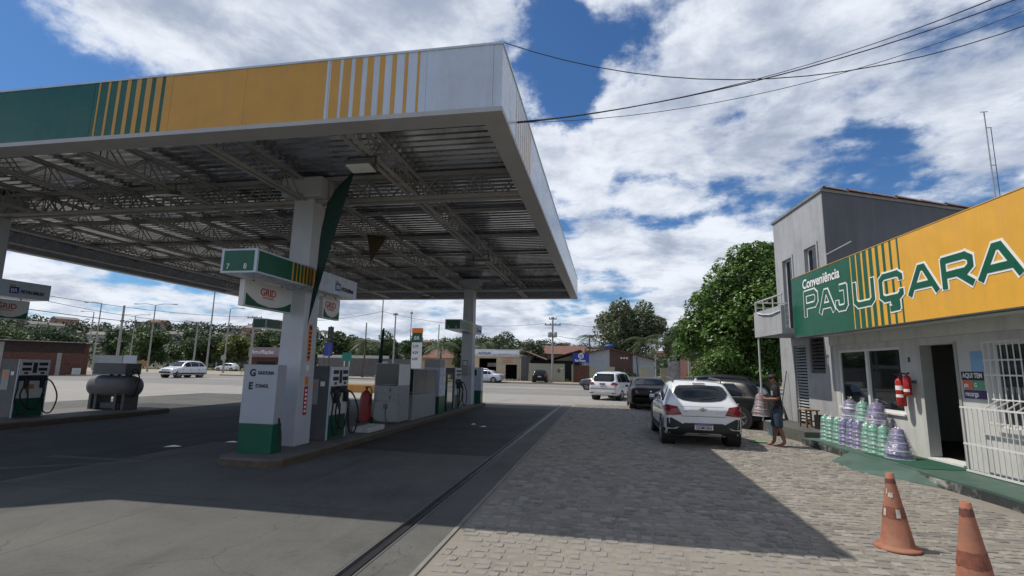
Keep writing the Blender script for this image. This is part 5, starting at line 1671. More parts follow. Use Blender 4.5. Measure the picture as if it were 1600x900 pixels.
c.decal('boot_gap', [(-0.56, 0.66), (0.56, 0.66), (0.56, 0.67), (-0.56, 0.67)], 'rear', mt_dark, 0.004)
c.decal('emblem', [(-0.03, 0.83), (0, 0.80), (0.03, 0.83), (0, 0.86)], 'rear', mt_chrome, 0.014, cell=0.02)
c.decal('bumper_strip', [(-0.30, 0.30), (0.62, 0.30), (0.62, 0.35), (-0.30, 0.35)], 'rear', mt_chrome, 0.014)
plate(c, 0.44, 'QFA4C17', w=0.36, x=0.22)
c.wheels(1.30, -1.32, 0.31); c.mirrors(0.62, 0.92, PAINT['black'])

# --- white minivan turned to the right
c = Car('parked_car', 'white minivan angled to the right near the road edge', 'mpv', 'white', (0.55, 31.9, -0.035), -0.36, W=1.74, group='cars at the station and road')
mpv_win = [[(-1.86, 1.06), (-1.30, 1.04), (-1.30, 1.48), (-1.66, 1.46)], [(-1.24, 1.04), (-0.35, 1.02), (-0.35, 1.52), (-1.24, 1.50)], [(-0.29, 1.02), (0.55, 1.0), (0.55, 1.47), (-0.29, 1.52)], [(0.61, 1.0), (1.02, 0.99), (0.66, 1.36)]]
c.sides(mpv_win, (0.26, 0.36), (-1.27, -0.32, 0.6))
c.decal('rear_window', [(-0.64, 1.12), (-0.55, 1.07), (0.55, 1.07), (0.64, 1.12), (0.55, 1.50), (-0.55, 1.50)], 'rear', gl_car, 0.012)
for k in (-1, 1):
    c.decal('tail_lamp', [(k * 0.46, 0.90), (k * 0.84, 0.86), (k * 0.86, 1.02), (k * 0.60, 1.03)], 'rear', mt_tail, 0.014)
    c.decal('reflector', [(k * 0.55, 0.40), (k * 0.78, 0.40), (k * 0.78, 0.44), (k * 0.55, 0.44)], 'rear', mt_tail, 0.014)
plate(c, 0.86, 'OVZ2D80', w=0.36)
c.decal('bumper_gap', [(-0.8, 0.68), (0.8, 0.68), (0.8, 0.695), (-0.8, 0.695)], 'rear', mt_grey, 0.004)
c.wheels(1.32, -1.30, 0.31); c.mirrors(0.85, 1.02, mt_black)

# --- dark suv just beyond it, nose to the left
c = Car('parked_car', 'dark grey suv half hidden behind the white minivan', 'suv', 'grey', (-0.1, 44.0, -0.03), 1.15, W=1.8, group='cars at the station and road', scale=0.95)
suv_win = [[(-1.80, 1.10), (-1.10, 1.09), (-1.10, 1.50), (-1.55, 1.48)], [(-1.04, 1.09), (-0.10, 1.07), (-0.10, 1.54), (-1.04, 1.51)], [(-0.04, 1.07), (0.90, 1.05), (0.52, 1.38), (-0.04, 1.54)]]
c.sides(suv_win, (0.28, 0.48), (-1.07, -0.07, 0.85))
c.decal('windscreen', [(-0.62, 1.10), (0.62, 1.10), (0.54, 1.52), (-0.54, 1.52)], 'front', gl_car, 0.01)
for k in (-1, 1): c.decal('headlamp', [(k * 0.5, 0.80), (k * 0.84, 0.82), (k * 0.84, 0.92), (k * 0.55, 0.9)], 'front', mt_head, 0.012)
c.wheels(1.33, -1.30, 0.35); c.mirrors(0.75, 1.05, PAINT['grey'])

# --- white compact suv crossing on the road, left
c = Car('moving_car', 'white compact suv crossing on the road at the left', 'suv', 'white', (-43.2, 46.2, -0.03), 3.1, W=1.82, group='cars at the station and road', roofz=1.06)
c.sides(suv_win, (0.26, 0.50), (-1.07, -0.07, 0.85))
c.decal('windscreen', [(-0.64, 1.10), (0.64, 1.10), (0.54, 1.53), (-0.54, 1.53)], 'front', gl_car, 0.01)
c.decal('grille', [(-0.5, 0.70), (0.5, 0.70), (0.5, 0.84), (-0.5, 0.84)], 'front', mt_black, 0.012)
c.decal('lower_grille', [(-0.7, 0.45), (0.7, 0.45), (0.66, 0.60), (-0.66, 0.60)], 'front', mt_clad, 0.012)
for k in (-1, 1): c.decal('headlamp', [(k * 0.5, 0.72), (k * 0.82, 0.74), (k * 0.84, 0.88), (k * 0.52, 0.85)], 'front', mt_head, 0.014)
c.decal('bonnet_gap', [(-0.7, 1.3), (0.7, 1.3), (0.7, 1.32), (-0.7, 1.32)], 'top', mt_dark, 0.004)
c.wheels(1.36, -1.32, 0.36); c.mirrors(0.75, 1.06, PAINT['white'])
for k in (-1, 1): MB().tube([(k * 0.6, -1.4, 1.60), (k * 0.6, -1.2, 1.68), (k * 0.6, 0.3, 1.68), (k * 0.6, 0.5, 1.6)], 0.02, 6).build('roof_rail', mt_dark, c.t)

# --- small white car far left
c = Car('moving_car', 'small white hatchback far down the road by the fence', 'hatch', 'white', (-70.5, 85.5, -0.03), 1.7, W=1.7, group='cars at the station and road')
c.sides(hatch_win, None, (-0.69, 0.11)); c.wheels(1.22, -1.30, 0.30)
c.decal('windscreen', [(-0.6, 1.0), (0.6, 1.0), (0.5, 1.38), (-0.5, 1.38)], 'front', gl_car, 0.01)
c.decal('headlamp', [(0.45, 0.65), (0.78, 0.67), (0.78, 0.76), (0.5, 0.75)], 'front', mt_head, 0.012); c.decal('headlamp', [(-0.45, 0.65), (-0.78, 0.67), (-0.78, 0.76), (-0.5, 0.75)], 'front', mt_head, 0.012)
# --- silver sedan before the workshop
c = Car('parked_car', 'silver sedan side on in front of the workshop', 'sedan', 'silver', (-13.6, 57.2, -0.03), 1.42, W=1.74, group='cars at the station and road')
c.sides(sed_win, None, (-0.59, 0.15, 0.9)); c.wheels(1.30, -1.32, 0.32)
c.decal('rear_window', [(-0.60, 1.10), (0.60, 1.10), (0.50, 1.33), (-0.50, 1.33)], 'rear', gl_car, 0.012)
for k in (-1, 1): c.decal('tail_lamp', [(k * 0.5, 0.76), (k * 0.82, 0.74), (k * 0.82, 0.90), (k * 0.6, 0.9)], 'rear', mt_tail, 0.012)
c.decal('windscreen', [(-0.6, 0.98), (0.6, 0.98), (0.52, 1.32), (-0.52, 1.32)], 'front', gl_car, 0.01); c.mirrors(0.62, 0.92, PAINT['silver'])
# --- white car behind the silver one, in the workshop mouth
c = Car('parked_car', 'white hatchback nosed into the workshop behind the silver sedan', 'hatch', 'white', (-15.2, 61.4, 0.1), 0.5, W=1.7, group='cars at the station and road')
c.sides(hatch_win, None, (-0.69,)); c.wheels(1.22, -1.30, 0.30)
c.decal('rear_window', [(-0.56, 1.05), (0.56, 1.05), (0.48, 1.36), (-0.48, 1.36)], 'rear', gl_car, 0.012)
for k in (-1, 1): c.decal('tail_lamp', [(k * 0.5, 0.74), (k * 0.82, 0.72), (k * 0.82, 0.92), (k * 0.6, 0.9)], 'rear', mt_tail, 0.012)
# --- black hatch by the pole
c = Car('parked_car', 'small black hatchback parked by the beige wall', 'hatch', 'black', (-7.6, 59.8, 0.1), 0.08, W=1.7, group='cars at the station and road')
c.sides(hatch_win, None, (-0.69, 0.11)); c.wheels(1.22, -1.30, 0.29)
c.decal('rear_window', [(-0.56, 1.02), (0.56, 1.02), (0.48, 1.36), (-0.48, 1.36)], 'rear', gl_car, 0.012)
for k in (-1, 1): c.decal('tail_lamp', [(k * 0.56, 0.70), (k * 0.82, 0.70), (k * 0.82, 0.94), (k * 0.62, 0.94)], 'rear', mt_tail, 0.012)
plate(c, 0.62, None)
# --- black car nosed left beside the white hatchback, rear door open to the lane
c = Car('parked_car', 'black hatchback standing nose left behind the man with the tubs', 'hatch', 'black', (3.55, 18.55, -0.02), 0.92, W=1.74, group='cars at the station and road')
c.sides(hatch_win, None, (-0.69, 0.11, 0.85)); c.wheels(1.22, -1.30, 0.32)
c.decal('rear_window', [(-0.56, 1.05), (0.56, 1.05), (0.48, 1.36), (-0.48, 1.36)], 'rear', gl_car, 0.012)
for k in (-1, 1): c.decal('tail_lamp', [(k * 0.5, 0.74), (k * 0.82, 0.72), (k * 0.82, 0.92), (k * 0.6, 0.9)], 'rear', mt_tail, 0.012)
c.decal('sill_trim', [(-0.95, 0.30), (0.9, 0.30), (0.9, 0.325), (-0.95, 0.325)], 'left', mt_chrome, 0.012)
for a in range(8):
    t0, t1 = a / 8 * 1.35, (a + 1) / 8 * 1.35
    q = [(-1.30 + 0.42 * math.sin(t), 0.32 + 0.42 * math.cos(t)) for t in (t0, t1)]
    c.decal('arch_trim', [q[0], q[1], (q[1][0] + 0.02, q[1][1] + 0.02), (q[0][0] + 0.02, q[0][1] + 0.02)], 'left', mt_chrome, 0.012)
c.decal('window_trim', [(-1.38, 0.965), (0.8, 0.93), (0.8, 0.945), (-1.38, 0.98)], 'left', mt_chrome, 0.012)
# --- taller black wagon behind it
c = Car('parked_car', 'black estate car roof showing above the black hatchback', 'mpv', 'black', (4.05, 22.6, -0.02), 1.2, W=1.76, group='cars at the station and road')
c.sides(mpv_win, None, (-0.32,)); c.wheels(1.32, -1.30, 0.31)
c.decal('windscreen', [(-0.6, 1.05), (0.6, 1.05), (0.52, 1.48), (-0.52, 1.48)], 'front', gl_car, 0.01)
c.decal('rear_window', [(-0.6, 1.10), (0.6, 1.10), (0.52, 1.50), (-0.52, 1.50)], 'rear', gl_car, 0.012)

# ------------------------------------------------------------------ man carrying tubs
def skin_mesh(name, joints, edges, mat, parent, subd=2, root=0, smooth=True):
    me = bpy.data.meshes.new(name)
    me.from_pydata([j[:3] for j in joints], edges, [])
    o = link(name, me, mat, parent)
    sk = o.modifiers.new('skin', 'SKIN')
    sk.use_smooth_shade = smooth
    if not me.skin_vertices: me.skin_vertices.new()
    for i, j in enumerate(joints):
        r = j[3]
        me.skin_vertices[0].data[i].radius = r if isinstance(r, tuple) else (r, r)
        me.skin_vertices[0].data[i].use_root = (i == root)
    sb = o.modifiers.new('sub', 'SUBSURF'); sb.levels = subd; sb.render_levels = subd
    return o


mt_skin = M('brown skin', (0.22, 0.105, 0.06), 0.55, var=0.08)
mt_shirt = M('black shirt', (0.014, 0.015, 0.02), 0.85, var=0.2, scale=8)
mt_denim = M('blue denim shorts', (0.035, 0.055, 0.085), 0.85, var=0.3, scale=10)
mt_hair = M('black hair', (0.012, 0.010, 0.009), 0.7, var=0.2)
# faces -X (towards the cars); x forward is -X here
man = thing('person', 'man in black shirt and denim shorts carrying a stack of pink tubs', 'person', (4.02, 13.36, 0.0), math.radians(-12))
J = [(0.00, 0, 0.88, (0.115, 0.15)),      # 0 pelvis
     (0.0, 0, 1.02, (0.10, 0.145)),      # 1 waist
     (-0.02, 0, 1.20, (0.105, 0.165)),    # 2 chest
     (-0.02, 0, 1.34, (0.075, 0.13)),     # 3 upper chest
     (-0.045, 0, 1.425, 0.052),           # 4 neck
     (-0.075, 0, 1.50, (0.078, 0.066)),   # 5 jaw
     (-0.065, 0, 1.585, (0.096, 0.076)),  # 6 skull
     (-0.03, -0.185, 1.335, 0.058),       # 7 R shoulder (near camera)
     (0.02, -0.225, 1.10, 0.046),        # 8 elbow
     (-0.20, -0.17, 1.085, 0.036),         # 9 wrist
     (-0.27, -0.15, 1.09, (0.022, 0.04)),  # 10 palm
     (-0.03, 0.185, 1.335, 0.058), (0.0, 0.23, 1.10, 0.046), (-0.21, 0.17, 1.06, 0.036), (-0.28, 0.15, 1.07, (0.022, 0.04)),   # 11-14 L arm
     (0.0, -0.095, 0.82, 0.088), (0.01, -0.10, 0.47, 0.060), (0.12, -0.10, 0.09, 0.040), (0.02, -0.10, 0.035, (0.032, 0.042)), (-0.08, -0.105, 0.022, (0.020, 0.045)),    # 15-19 near leg (back foot)
     (-0.01, 0.095, 0.82, 0.088), (-0.06, 0.09, 0.47, 0.060), (-0.09, 0.085, 0.09, 0.040), (-0.17, 0.085, 0.035, (0.032, 0.042)), (-0.25, 0.09, 0.022, (0.020, 0.045))]   # 20-24 far leg
Eg = [(0, 1), (1, 2), (2, 3), (3, 4), (4, 5), (5, 6), (3, 7), (7, 8), (8, 9), (9, 10), (3, 11), (11, 12), (12, 13), (13, 14), (0, 15), (15, 16), (16, 17), (17, 18), (18, 19), (0, 20), (20, 21), (21, 22), (22, 23), (23, 24)]
nb = len(J)
# fingers: near hand then far hand
for base_i, sgn, hx, hy, hz in ((10, -1, -0.27, -0.15, 1.09), (14, 1, -0.28, 0.15, 1.07)):
    for f in range(4):
        zo = 0.028 - f * 0.019
        k = len(J)
        ln = (0.038, 0.044, 0.041, 0.032)[f]
        J += [(hx - ln, hy - sgn * 0.006, hz + zo, 0.0085), (hx - ln * 1.5, hy - sgn * 0.030, hz + zo - 0.006, 0.008), (hx - ln * 1.35, hy - sgn * 0.052, hz + zo - 0.012, 0.0075)]
        Eg += [(base_i, k), (k, k + 1), (k + 1, k + 2)]
    k = len(J)
    J += [(hx - 0.005, hy - sgn * 0.022, hz + 0.045, 0.010), (hx - 0.035, hy - sgn * 0.042, hz + 0.06, 0.009)]
    Eg += [(base_i, k), (k, k + 1)]
skin_mesh('body', J, Eg, mt_skin, man)
# face: nose, brow, ear, mouth, eyes
MB().lathe([(0.004, -0.03), (0.014, 0.0), (0.010, 0.02), (0.003, 0.035)], 8, (-0.158, 0, 1.535)).build('nose', mt_skin, man, smooth=True)
for k in (-1, 1):
    MB().lathe([(0.006, -0.03), (0.018, -0.01), (0.02, 0.015), (0.008, 0.032)], 8, (-0.055, k * 0.078, 1.545)).build('ear', mt_skin, man, smooth=True)
    MB().lathe([(0.002, -0.008), (0.010, 0.0), (0.002, 0.008)], 8, (-0.146, k * 0.03, 1.56)).build('eye', mt_print_white, man)
MB().box((-0.146, -0.024, 1.492), (-0.135, 0.024, 1.5)).build('mouth', M('lip', (0.16, 0.06, 0.05), 0.5), man)
# hair cap with visor
hp = [(0.106, 0.0), (0.108, 0.03), (0.098, 0.065), (0.07, 0.09), (0.03, 0.102), (0.004, 0.104)]
m = MB().lathe(hp, 18); m.v = [(p[0] * 1.02 - 0.058, p[1] * 0.86, p[2] + 1.575) for p in m.v]; m.build('cap', mt_hair, man, smooth=True)
m = MB().prism([(-0.15, -0.06), (-0.21, -0.045), (-0.225, 0), (-0.21, 0.045), (-0.15, 0.06)], 1.578, 1.588); m.build('cap_visor', mt_hair, man)
# shirt and shorts as slightly larger skins
SJ = [(0.0, 0, 0.76, (0.14, 0.19)), (0.0, 0, 0.86, (0.135, 0.185)), (0.0, 0, 1.02, (0.122, 0.172)), (-0.02, 0, 1.20, (0.122, 0.185)), (-0.022, 0, 1.345, (0.085, 0.145)), (-0.035, 0, 1.405, 0.062),
      (-0.03, -0.19, 1.345, 0.074), (0.0, -0.215, 1.20, 0.072), (0.01, -0.222, 1.15, 0.070), (-0.03, 0.19, 1.345, 0.074), (-0.01, 0.215, 1.20, 0.072), (-0.005, 0.222, 1.15, 0.070)]
skin_mesh('shirt', SJ, [(0, 1), (1, 2), (2, 3), (3, 4), (4, 5), (4, 6), (6, 7), (7, 8), (4, 9), (9, 10), (10, 11)], mt_shirt, man)
DJ = [(0.0, 0, 0.96, (0.118, 0.158)), (0.0, 0, 0.82, (0.125, 0.17)), (0.0, -0.10, 0.72, 0.112), (0.01, -0.105, 0.50, 0.100), (0.015, -0.105, 0.41, 0.098), (-0.015, 0.10, 0.72, 0.112), (-0.055, 0.10, 0.50, 0.100), (-0.065, 0.10, 0.41, 0.098)]
skin_mesh('shorts', DJ, [(0, 1), (1, 2), (2, 3), (3, 4), (1, 5), (5, 6), (6, 7)], mt_denim, man)
for ox, oy, nm in ((0.03, -0.105, 'sandal'), (-0.165, 0.088, 'sandal')):
    pl_ = [(ox + 0.115 * math.cos(a) - (0.01 if math.cos(a) > 0 else 0), oy + (0.042 if math.cos(a) < 0 else 0.034) * math.sin(a)) for a in np.linspace(0, 2 * PI, 16, endpoint=False)]
    m = MB().prism(pl_, -0.012, 0.012)
    sd_ = m.build(nm, M('pink sandal', (0.42, 0.18, 0.15), 0.6), man)
    MB().tube([(ox - 0.07, oy, 0.02), (ox - 0.02, oy - 0.045, 0.035), (ox + 0.01, oy - 0.05, 0.012)], 0.008, 6).build('strap', mt_red, sd_)
box('shirt_print', (-0.12, -0.168, 1.18), (-0.09, -0.155, 1.29), mt_print_white, man)
MT_TUB['pink'] = M('dusty pink plastic', (0.26, 0.13, 0.14), 0.4, var=0.08)
tub_stack('stack of dusty pink tubs held in front of the man', (3.66, 13.40, 0.68), 6, 0.17, 0.085, 0.078, ['pink'], 'tub stack held by the man')
# bucket and green cloth on the ground behind him
bk_ = thing('plastic_bucket', 'pale blue plastic bucket standing behind the man by the cars', 'bucket', (4.55, 15.6, -0.01))
MB().lathe([(0.12, 0.0), (0.125, 0.01), (0.155, 0.38), (0.17, 0.385), (0.17, 0.40), (0.15, 0.40), (0.12, 0.03)], 20).build('body', M('pale blue plastic', (0.28, 0.38, 0.42), 0.4, var=0.08), bk_, smooth=True)
MB().tube([(0.165, 0, 0.38), (0.12, 0.1, 0.30), (0, 0.17, 0.27), (-0.12, 0.1, 0.30), (-0.165, 0, 0.38)], 0.005, 6).build('handle', mt_chrome, bk_)
rag = MB()
for i in range(9):
    for j in range(7):
        rag.v.append((-0.22 + 0.055 * i + rnd.uniform(-.015, .015), -0.14 + 0.045 * j + rnd.uniform(-.015, .015), 0.012 + 0.03 * abs(math.sin(i * 1.3 + j * 0.9)) * (1 if 0 < i < 8 and 0 < j < 6 else 0.2)))
rag.f = [(i * 7 + j, (i + 1) * 7 + j, (i + 1) * 7 + j + 1, i * 7 + j + 1) for i in range(8) for j in range(6)]
tag(rag.build('floor_cloth', M('green cloth', (0.14, 0.26, 0.13), 0.9, var=0.2), smooth=True, loc=(3.75, 13.95, 0.0)), 'crumpled green cloth lying on the cobbles beside the man', 'cloth')

# ------------------------------------------------------------------ buildings across the road
mt_cream = M('cream wall', (0.48, 0.40, 0.27), 0.8, var=0.12, dirt=(0.3, 0.25, 0.2), dirt_amt=0.5, scale=0.8)
mt_beige = M('beige wall', (0.34, 0.33, 0.25), 0.85, var=0.12, dirt=(0.2, 0.19, 0.16), dirt_amt=0.5, scale=0.6)
mt_terr = M('clay roof tiles', (0.15, 0.075, 0.058), 0.85, var=0.3, scale=3, dirt=(0.14, 0.09, 0.07), dirt_amt=0.6)
mt_brickred = M('red brick', (0.115, 0.05, 0.036), 0.9, var=0.3, scale=4, dirt=(0.11, 0.085, 0.07), dirt_amt=0.7)
mt_brown = M('brown tile cladding', (0.11, 0.06, 0.05), 0.7, var=0.2)
mt_pale = M('pale blue grey wall', (0.40, 0.43, 0.47), 0.8, var=0.08)
mt_inside = M('dark interior', (0.02, 0.02, 0.022), 0.9, var=0.2)
mt_zinc = M('zinc sheet', (0.45, 0.46, 0.47), 0.4, metal=0.6, var=0.4, scale=3, dirt=(0.12, 0.1, 0.09), dirt_amt=0.7, dscale=2)

# workshop
ws = thing('workshop', 'cream car workshop with white sign band and two dark bays', 'building', (-14.2, 64.2, 0.1))
def wb(n, a, b, m, par=None): return box(n, a, b, m, par or ws)
wb('wall', (-4.2, 0, 0), (-1.95, 0.3, 3.1), mt_cream); wb('wall', (0.35, 0, 0), (1.55, 0.3, 3.1), mt_cream); wb('wall', (3.05, 0, 0), (3.5, 0.3, 3.1), mt_cream)
wb('wall', (-1.95, 0, 2.75), (0.35, 0.3, 3.1), mt_cream); wb('wall', (1.55, 0, 2.0), (3.05, 0.3, 3.1), mt_cream)
wb('back_wall', (-4.2, 6.0, 0), (3.5, 6.2, 3.1), mt_inside); wb('side_wall', (-4.2, 0.301, 0), (-4.0, 6.0, 3.1), mt_cream); wb('side_wall', (3.3, 0.301, 0), (3.5, 6.0, 3.1), mt_cream)
wb('roof', (-4.4, -0.3, 3.102), (3.7, 6.4, 3.25), mt_zinc)
bd = wb('sign_band', (-4.3, -0.22, 3.0), (3.35, -0.001, 3.85), mt_white)
wb('band_cap', (-4.3, -0.25, 3.852), (3.6, 0.1, 3.92), mt_wall_white, bd)
text('lettering', 'AUTOCAR', 0.36, mt_blue, bd, (-2.0, -0.23, 3.28), off=0.012, sx=0.95)
wb('inner_panel', (-0.1, -0.226, 3.42), (2.95, -0.22, 3.75), mt_print_white, bd)
text('lettering', '9.8819-2158', 0.27, mt_ink, bd, (0.65, -0.23, 3.12), off=0.008)
for k, s in enumerate(('FREIOS E SUSPENSAO', 'ALINHAMENTO', 'TROCA DE OLEO')):
    text('painted_words', s, 0.2, mt_red, ws, (1.0 + 0.1 * k, -0.006, 2.72 - k * 0.26), sx=0.85)
wb('shelf', (-1.5, 3.0, 1.7), (-0.2, 3.4, 2.2), mt_white); wb('rail_post', (3.52, -0.05, 0), (3.62, 0.05, 3.2), mt_white)
wb('window', (-3.75, -0.02, 1.6), (-3.2, -0.001, 2.6), mt_inside)
# dark gate bay and beige wall
dk = thing('dark_gate', 'dark metal gate between the workshop and the beige wall', 'gate', (-10.0, 64.0, 0.1))
for i in range(6):
    box('panel', (-0.6 + i * 0.2, 0, 0.05), (-0.42 + i * 0.2, 0.04, 2.9), mt_dark, dk)
box('frame', (-0.65, -0.02, 2.9), (0.65, 0.06, 3.0), mt_dark, dk)
bw = thing('boundary_wall', 'beige boundary wall behind the utility pole', 'wall', (-7.2, 63.0, 0.1))
box('wall', (-2.25, 0, 0), (2.2, 0.18, 2.15), mt_beige, bw)
box('coping', (-2.27, -0.02, 2.152), (2.22, 0.2, 2.2), mt_beige, bw)
for xx in (0.55, 1.35):
    box('meter_box', (xx, -0.08, 1.15), (xx + 0.25, -0.001, 1.55), mt_dark, bw)
box('lamp', (1.75, -0.06, 1.6), (1.95, -0.001, 1.72), mt_print_white, bw)
# low house with two roof slopes behind the wall
hs = thing('tiled_house', 'low house with red tiled valley roof behind the beige wall', 'house', (-7.3, 70.0, 0))
box('wall', (-3.2, 0, 0), (3.6, 6, 2.8), mt_inside, hs)
MB().prism([(-3.8, 4.1), (-0.7, 2.9), (-0.7, 2.8), (-3.8, 4.0)], -1.2, 6.5, 'y').build('roof', mt_terr, hs)
MB().prism([(-0.69, 2.9), (3.9, 4.3), (3.9, 4.2), (-0.69, 2.8)], -1.2, 6.5, 'y').build('roof', mt_terr, hs)
hs2 = thing('tiled_house', 'red roofed house rising behind the valley roof', 'house', (-6.6, 78.0, 0))
box('wall', (-3, 0, 0), (3, 6, 3.9), mt_beige, hs2)
MB().prism([(-0.8, 3.9), (6.5, 3.9), (3, 5.3)], -3.4, 3.4, 'x').build('roof', mt_terr, hs2)
# motorcycle shop gable
ms = thing('gabled_shop', 'pale gabled shop with brown centre panel and thin red eaves', 'building', (1.4, 66.0, 0.05))
gable = [(-4.2, 0), (4.5, 0), (4.5, 2.95), (-0.95, 4.28), (-4.2, 3.55)]
MB().prism(gable, 0, 0.25, 'y').build('front_wall', mt_pale, ms)
MB().prism([(-0.95, 1.3), (1.9, 1.3), (1.9, 3.55), (-0.95, 4.23)], -0.05, -0.001, 'y').build('brown_panel', mt_brown, ms)
for k, (a, b) in enumerate((((-4.7, 3.46), (-0.95, 4.34)), ((-0.94, 4.34), (4.9, 2.9)))):
    MB().prism([(a[0], a[1]), (b[0], b[1]), (b[0], b[1] + 0.1), (a[0], a[1] + 0.1)], -0.6, 8, 'y').build('roof', mt_terr, ms)
box('window', (-0.9, -0.03, 0.5), (-3.6, -0.001, 0.9), mt_inside, ms)
for yy_ in (0.4, 0.75, 1.1):
    box('letter_plate', (yy_, -0.07, 3.05), (yy_ + 0.22, -0.051, 3.25), mt_print_white, ms)
MB().cyl((2.6, -0.4, 0), (2.35, -0.4, 3.3), 0.06, n=8).build('prop_pole', mt_dark, ms)
bs = thing('shop_board', 'blue shop board with round white emblem before the gabled shop', 'sign', (-3.0, 62.6, 0.1))
box('board', (-0.98, 0, 2.4), (0.98, 0.08, 3.55), mt_blue, bs)
MB().lathe([(0.33, -0.012), (0.33, 0.0)], 24, (0, -0.001, 3.2), 'y').build('emblem', mt_print_white, bs)
MB().lathe([(0.24, -0.004), (0.24, 0.0)], 24, (0, -0.0135, 3.2), 'y').build('emblem_core', M('emblem blue', (0.25, 0.3, 0.5), 0.5), bs)
text('lettering', 'Rei Motos', 0.38, mt_print_white, bs, (-0.72, -0.01, 2.52), off=0.012, sx=0.8)
for xx in (-0.85, 0.85): box('post', (xx - 0.05, 0.02, 0), (xx + 0.05, 0.07, 2.4), mt_dark, bs)
rw = thing('brick_gate_wall', 'dull red wall panel beneath the blue shop board', 'wall', (-3.0, 62.9, 0.1))
box('panel', (-0.95, 0, 0), (1.0, 0.15, 2.05), mt_brickred, rw); box('pier', (-1.15, -0.03, 0), (-0.951, 0.2, 2.15), mt_beige, rw); box('pier', (1.001, -0.03, 0), (1.75, 0.2, 1.95), mt_beige, rw)
yw = thing('boundary_wall', 'yellowish low wall with piers in front of the gabled shop', 'wall', (3.6, 61.5, 0.1))
box('wall', (-4.2, 0, 0), (3.4, 0.15, 0.85), mt_beige, yw)
for xx, w in ((-3.6, 1.0), (0.3, 1.1), (2.6, 0.9)):
    box('pier', (xx, -0.03, 0), (xx + w, 0.2, 1.95), mt_beige, yw)
wtk = thing('water_tank', 'round blue water tank on the gabled shop roof', 'water tank', (0.45, 69.0, 4.0))
MB().lathe([(0.50, 0), (0.58, 0.1), (0.66, 0.75), (0.70, 0.8), (0.60, 0.95), (0.2, 1.05)], 20).build('tank', M('blue tank plastic', (0.02, 0.08, 0.28), 0.5, var=0.1), wtk, smooth=True)
MB().lathe([(0.71, 0.74), (0.73, 0.77), (0.71, 0.82)], 20).build('rim', M('blue tank plastic', (0.02, 0.08, 0.28)), wtk)
for xx in (-0.35, 0.35):
    box('support', (xx - 0.06, -0.3, -0.6), (xx + 0.06, 0.3, 0.0), mt_beige, wtk)
zf = thing('zinc_fence', 'streaky zinc sheet fence behind the black sedan', 'fence', (6.7, 50.0, 0))
for i in range(6):
    m = MB()
    for k in range(5):
        m.bar((-0.95 + i * 0.32 + k * 0.064, 0.01 * (k % 2), 0), (-0.95 + i * 0.32 + k * 0.064, 0.01 * (k % 2), 2.6 + 0.03 * (i % 2)), 0.062, 0.02, upv=(0, 1, 0))
    m.build('sheet', mt_zinc, zf)
box('rail', (-1.0, 0.03, 1.9), (1.0, 0.07, 2.0), mt_wood, zf)
brk = thing('brick_house', 'unplastered red brick house behind the big tree', 'house', (8.4, 44.0, 0))
box('wall', (-1.7, 0, 0), (0.6, 5, 3.1), mt_brickred, brk); box('pillar', (-1.75, -0.1, 0), (-1.55, 0.1, 3.3), mt_poleconc, brk); box('roof', (-1.9, -0.4, 3.102), (0.8, 5.2, 3.2), mt_zinc, brk)
box('window', (-0.9, -0.02, 1.3), (-0.1, -0.001, 2.2), mt_inside, brk)
gh = thing('glazed_kiosk', 'glazed kiosk partly seen between balcony post and wall', 'kiosk', (6.4, 26.5, -0.02))
box('base', (-0.9, 0, 0), (0.9, 1.2, 1.1), mt_dark, gh)
box('pane', (-0.75, -0.01, 1.12), (0.75, -0.001, 2.6), glass('bluish glass', (0.16, 0.22, 0.25), 0.2), gh)
for xx in (-0.85, 0.77): box('post', (xx, -0.03, 1.101), (xx + 0.08, 0.05, 2.7), mt_rail, gh)
box('roof', (-1.1, -0.2, 2.702), (1.1, 1.4, 2.8), mt_zinc, gh)
fb = thing('dark_fence', 'dark board fence behind the man between kiosk and cars', 'fence', (5.9, 24.0, -0.02))
for i in range(10): box('board', (-1.5 + i * 0.3, 0, 0), (-1.215 + i * 0.3, 0.03, 1.35), mt_dark, fb)

# ------------------------------------------------------------------ left: brick shed
lb = thing('brick_shed', 'long unplastered brick shed with thin zinc roof at the left', 'shed', (-55.5, 42.0, -0.03), math.radians(57))
box('wall', (-15, 0, 0), (3.4, 0.2, 2.25), mt_brickred, lb); box('upper_wall', (-15, 0.02, 2.252), (3.0, 0.2, 3.35), M('dark old brick', (0.045, 0.028, 0.024), 0.9, var=0.3, scale=3), lb)
for xx in (-9.8, -3.4, 0.9): box('pillar', (xx, -0.05, 0), (xx + 0.35, -0.001, 2.25 + (0.95 if xx < 0 else 0)), mt_poleconc, lb)
MB().prism([(-0.5, 3.36), (4.5, 3.45), (4.5, 3.48), (-0.5, 3.39)], -15.4, 3.6, 'x').build('roof', mt_zinc, lb)
box('side_wall', (3.2, 0.201, 0), (3.4, 4.5, 3.3), mt_brickred, lb)
box('grey_gate', (3.9, 0.1, 0), (6.3, 0.2, 2.15), mt_grey, lb); box('white_wall', (6.4, 0.1, 0), (7.6, 0.25, 2.2), mt_pale, lb); box('post', (2.2, -0.2, 0), (2.9, -0.06, 0.75), mt_wall_white, lb)

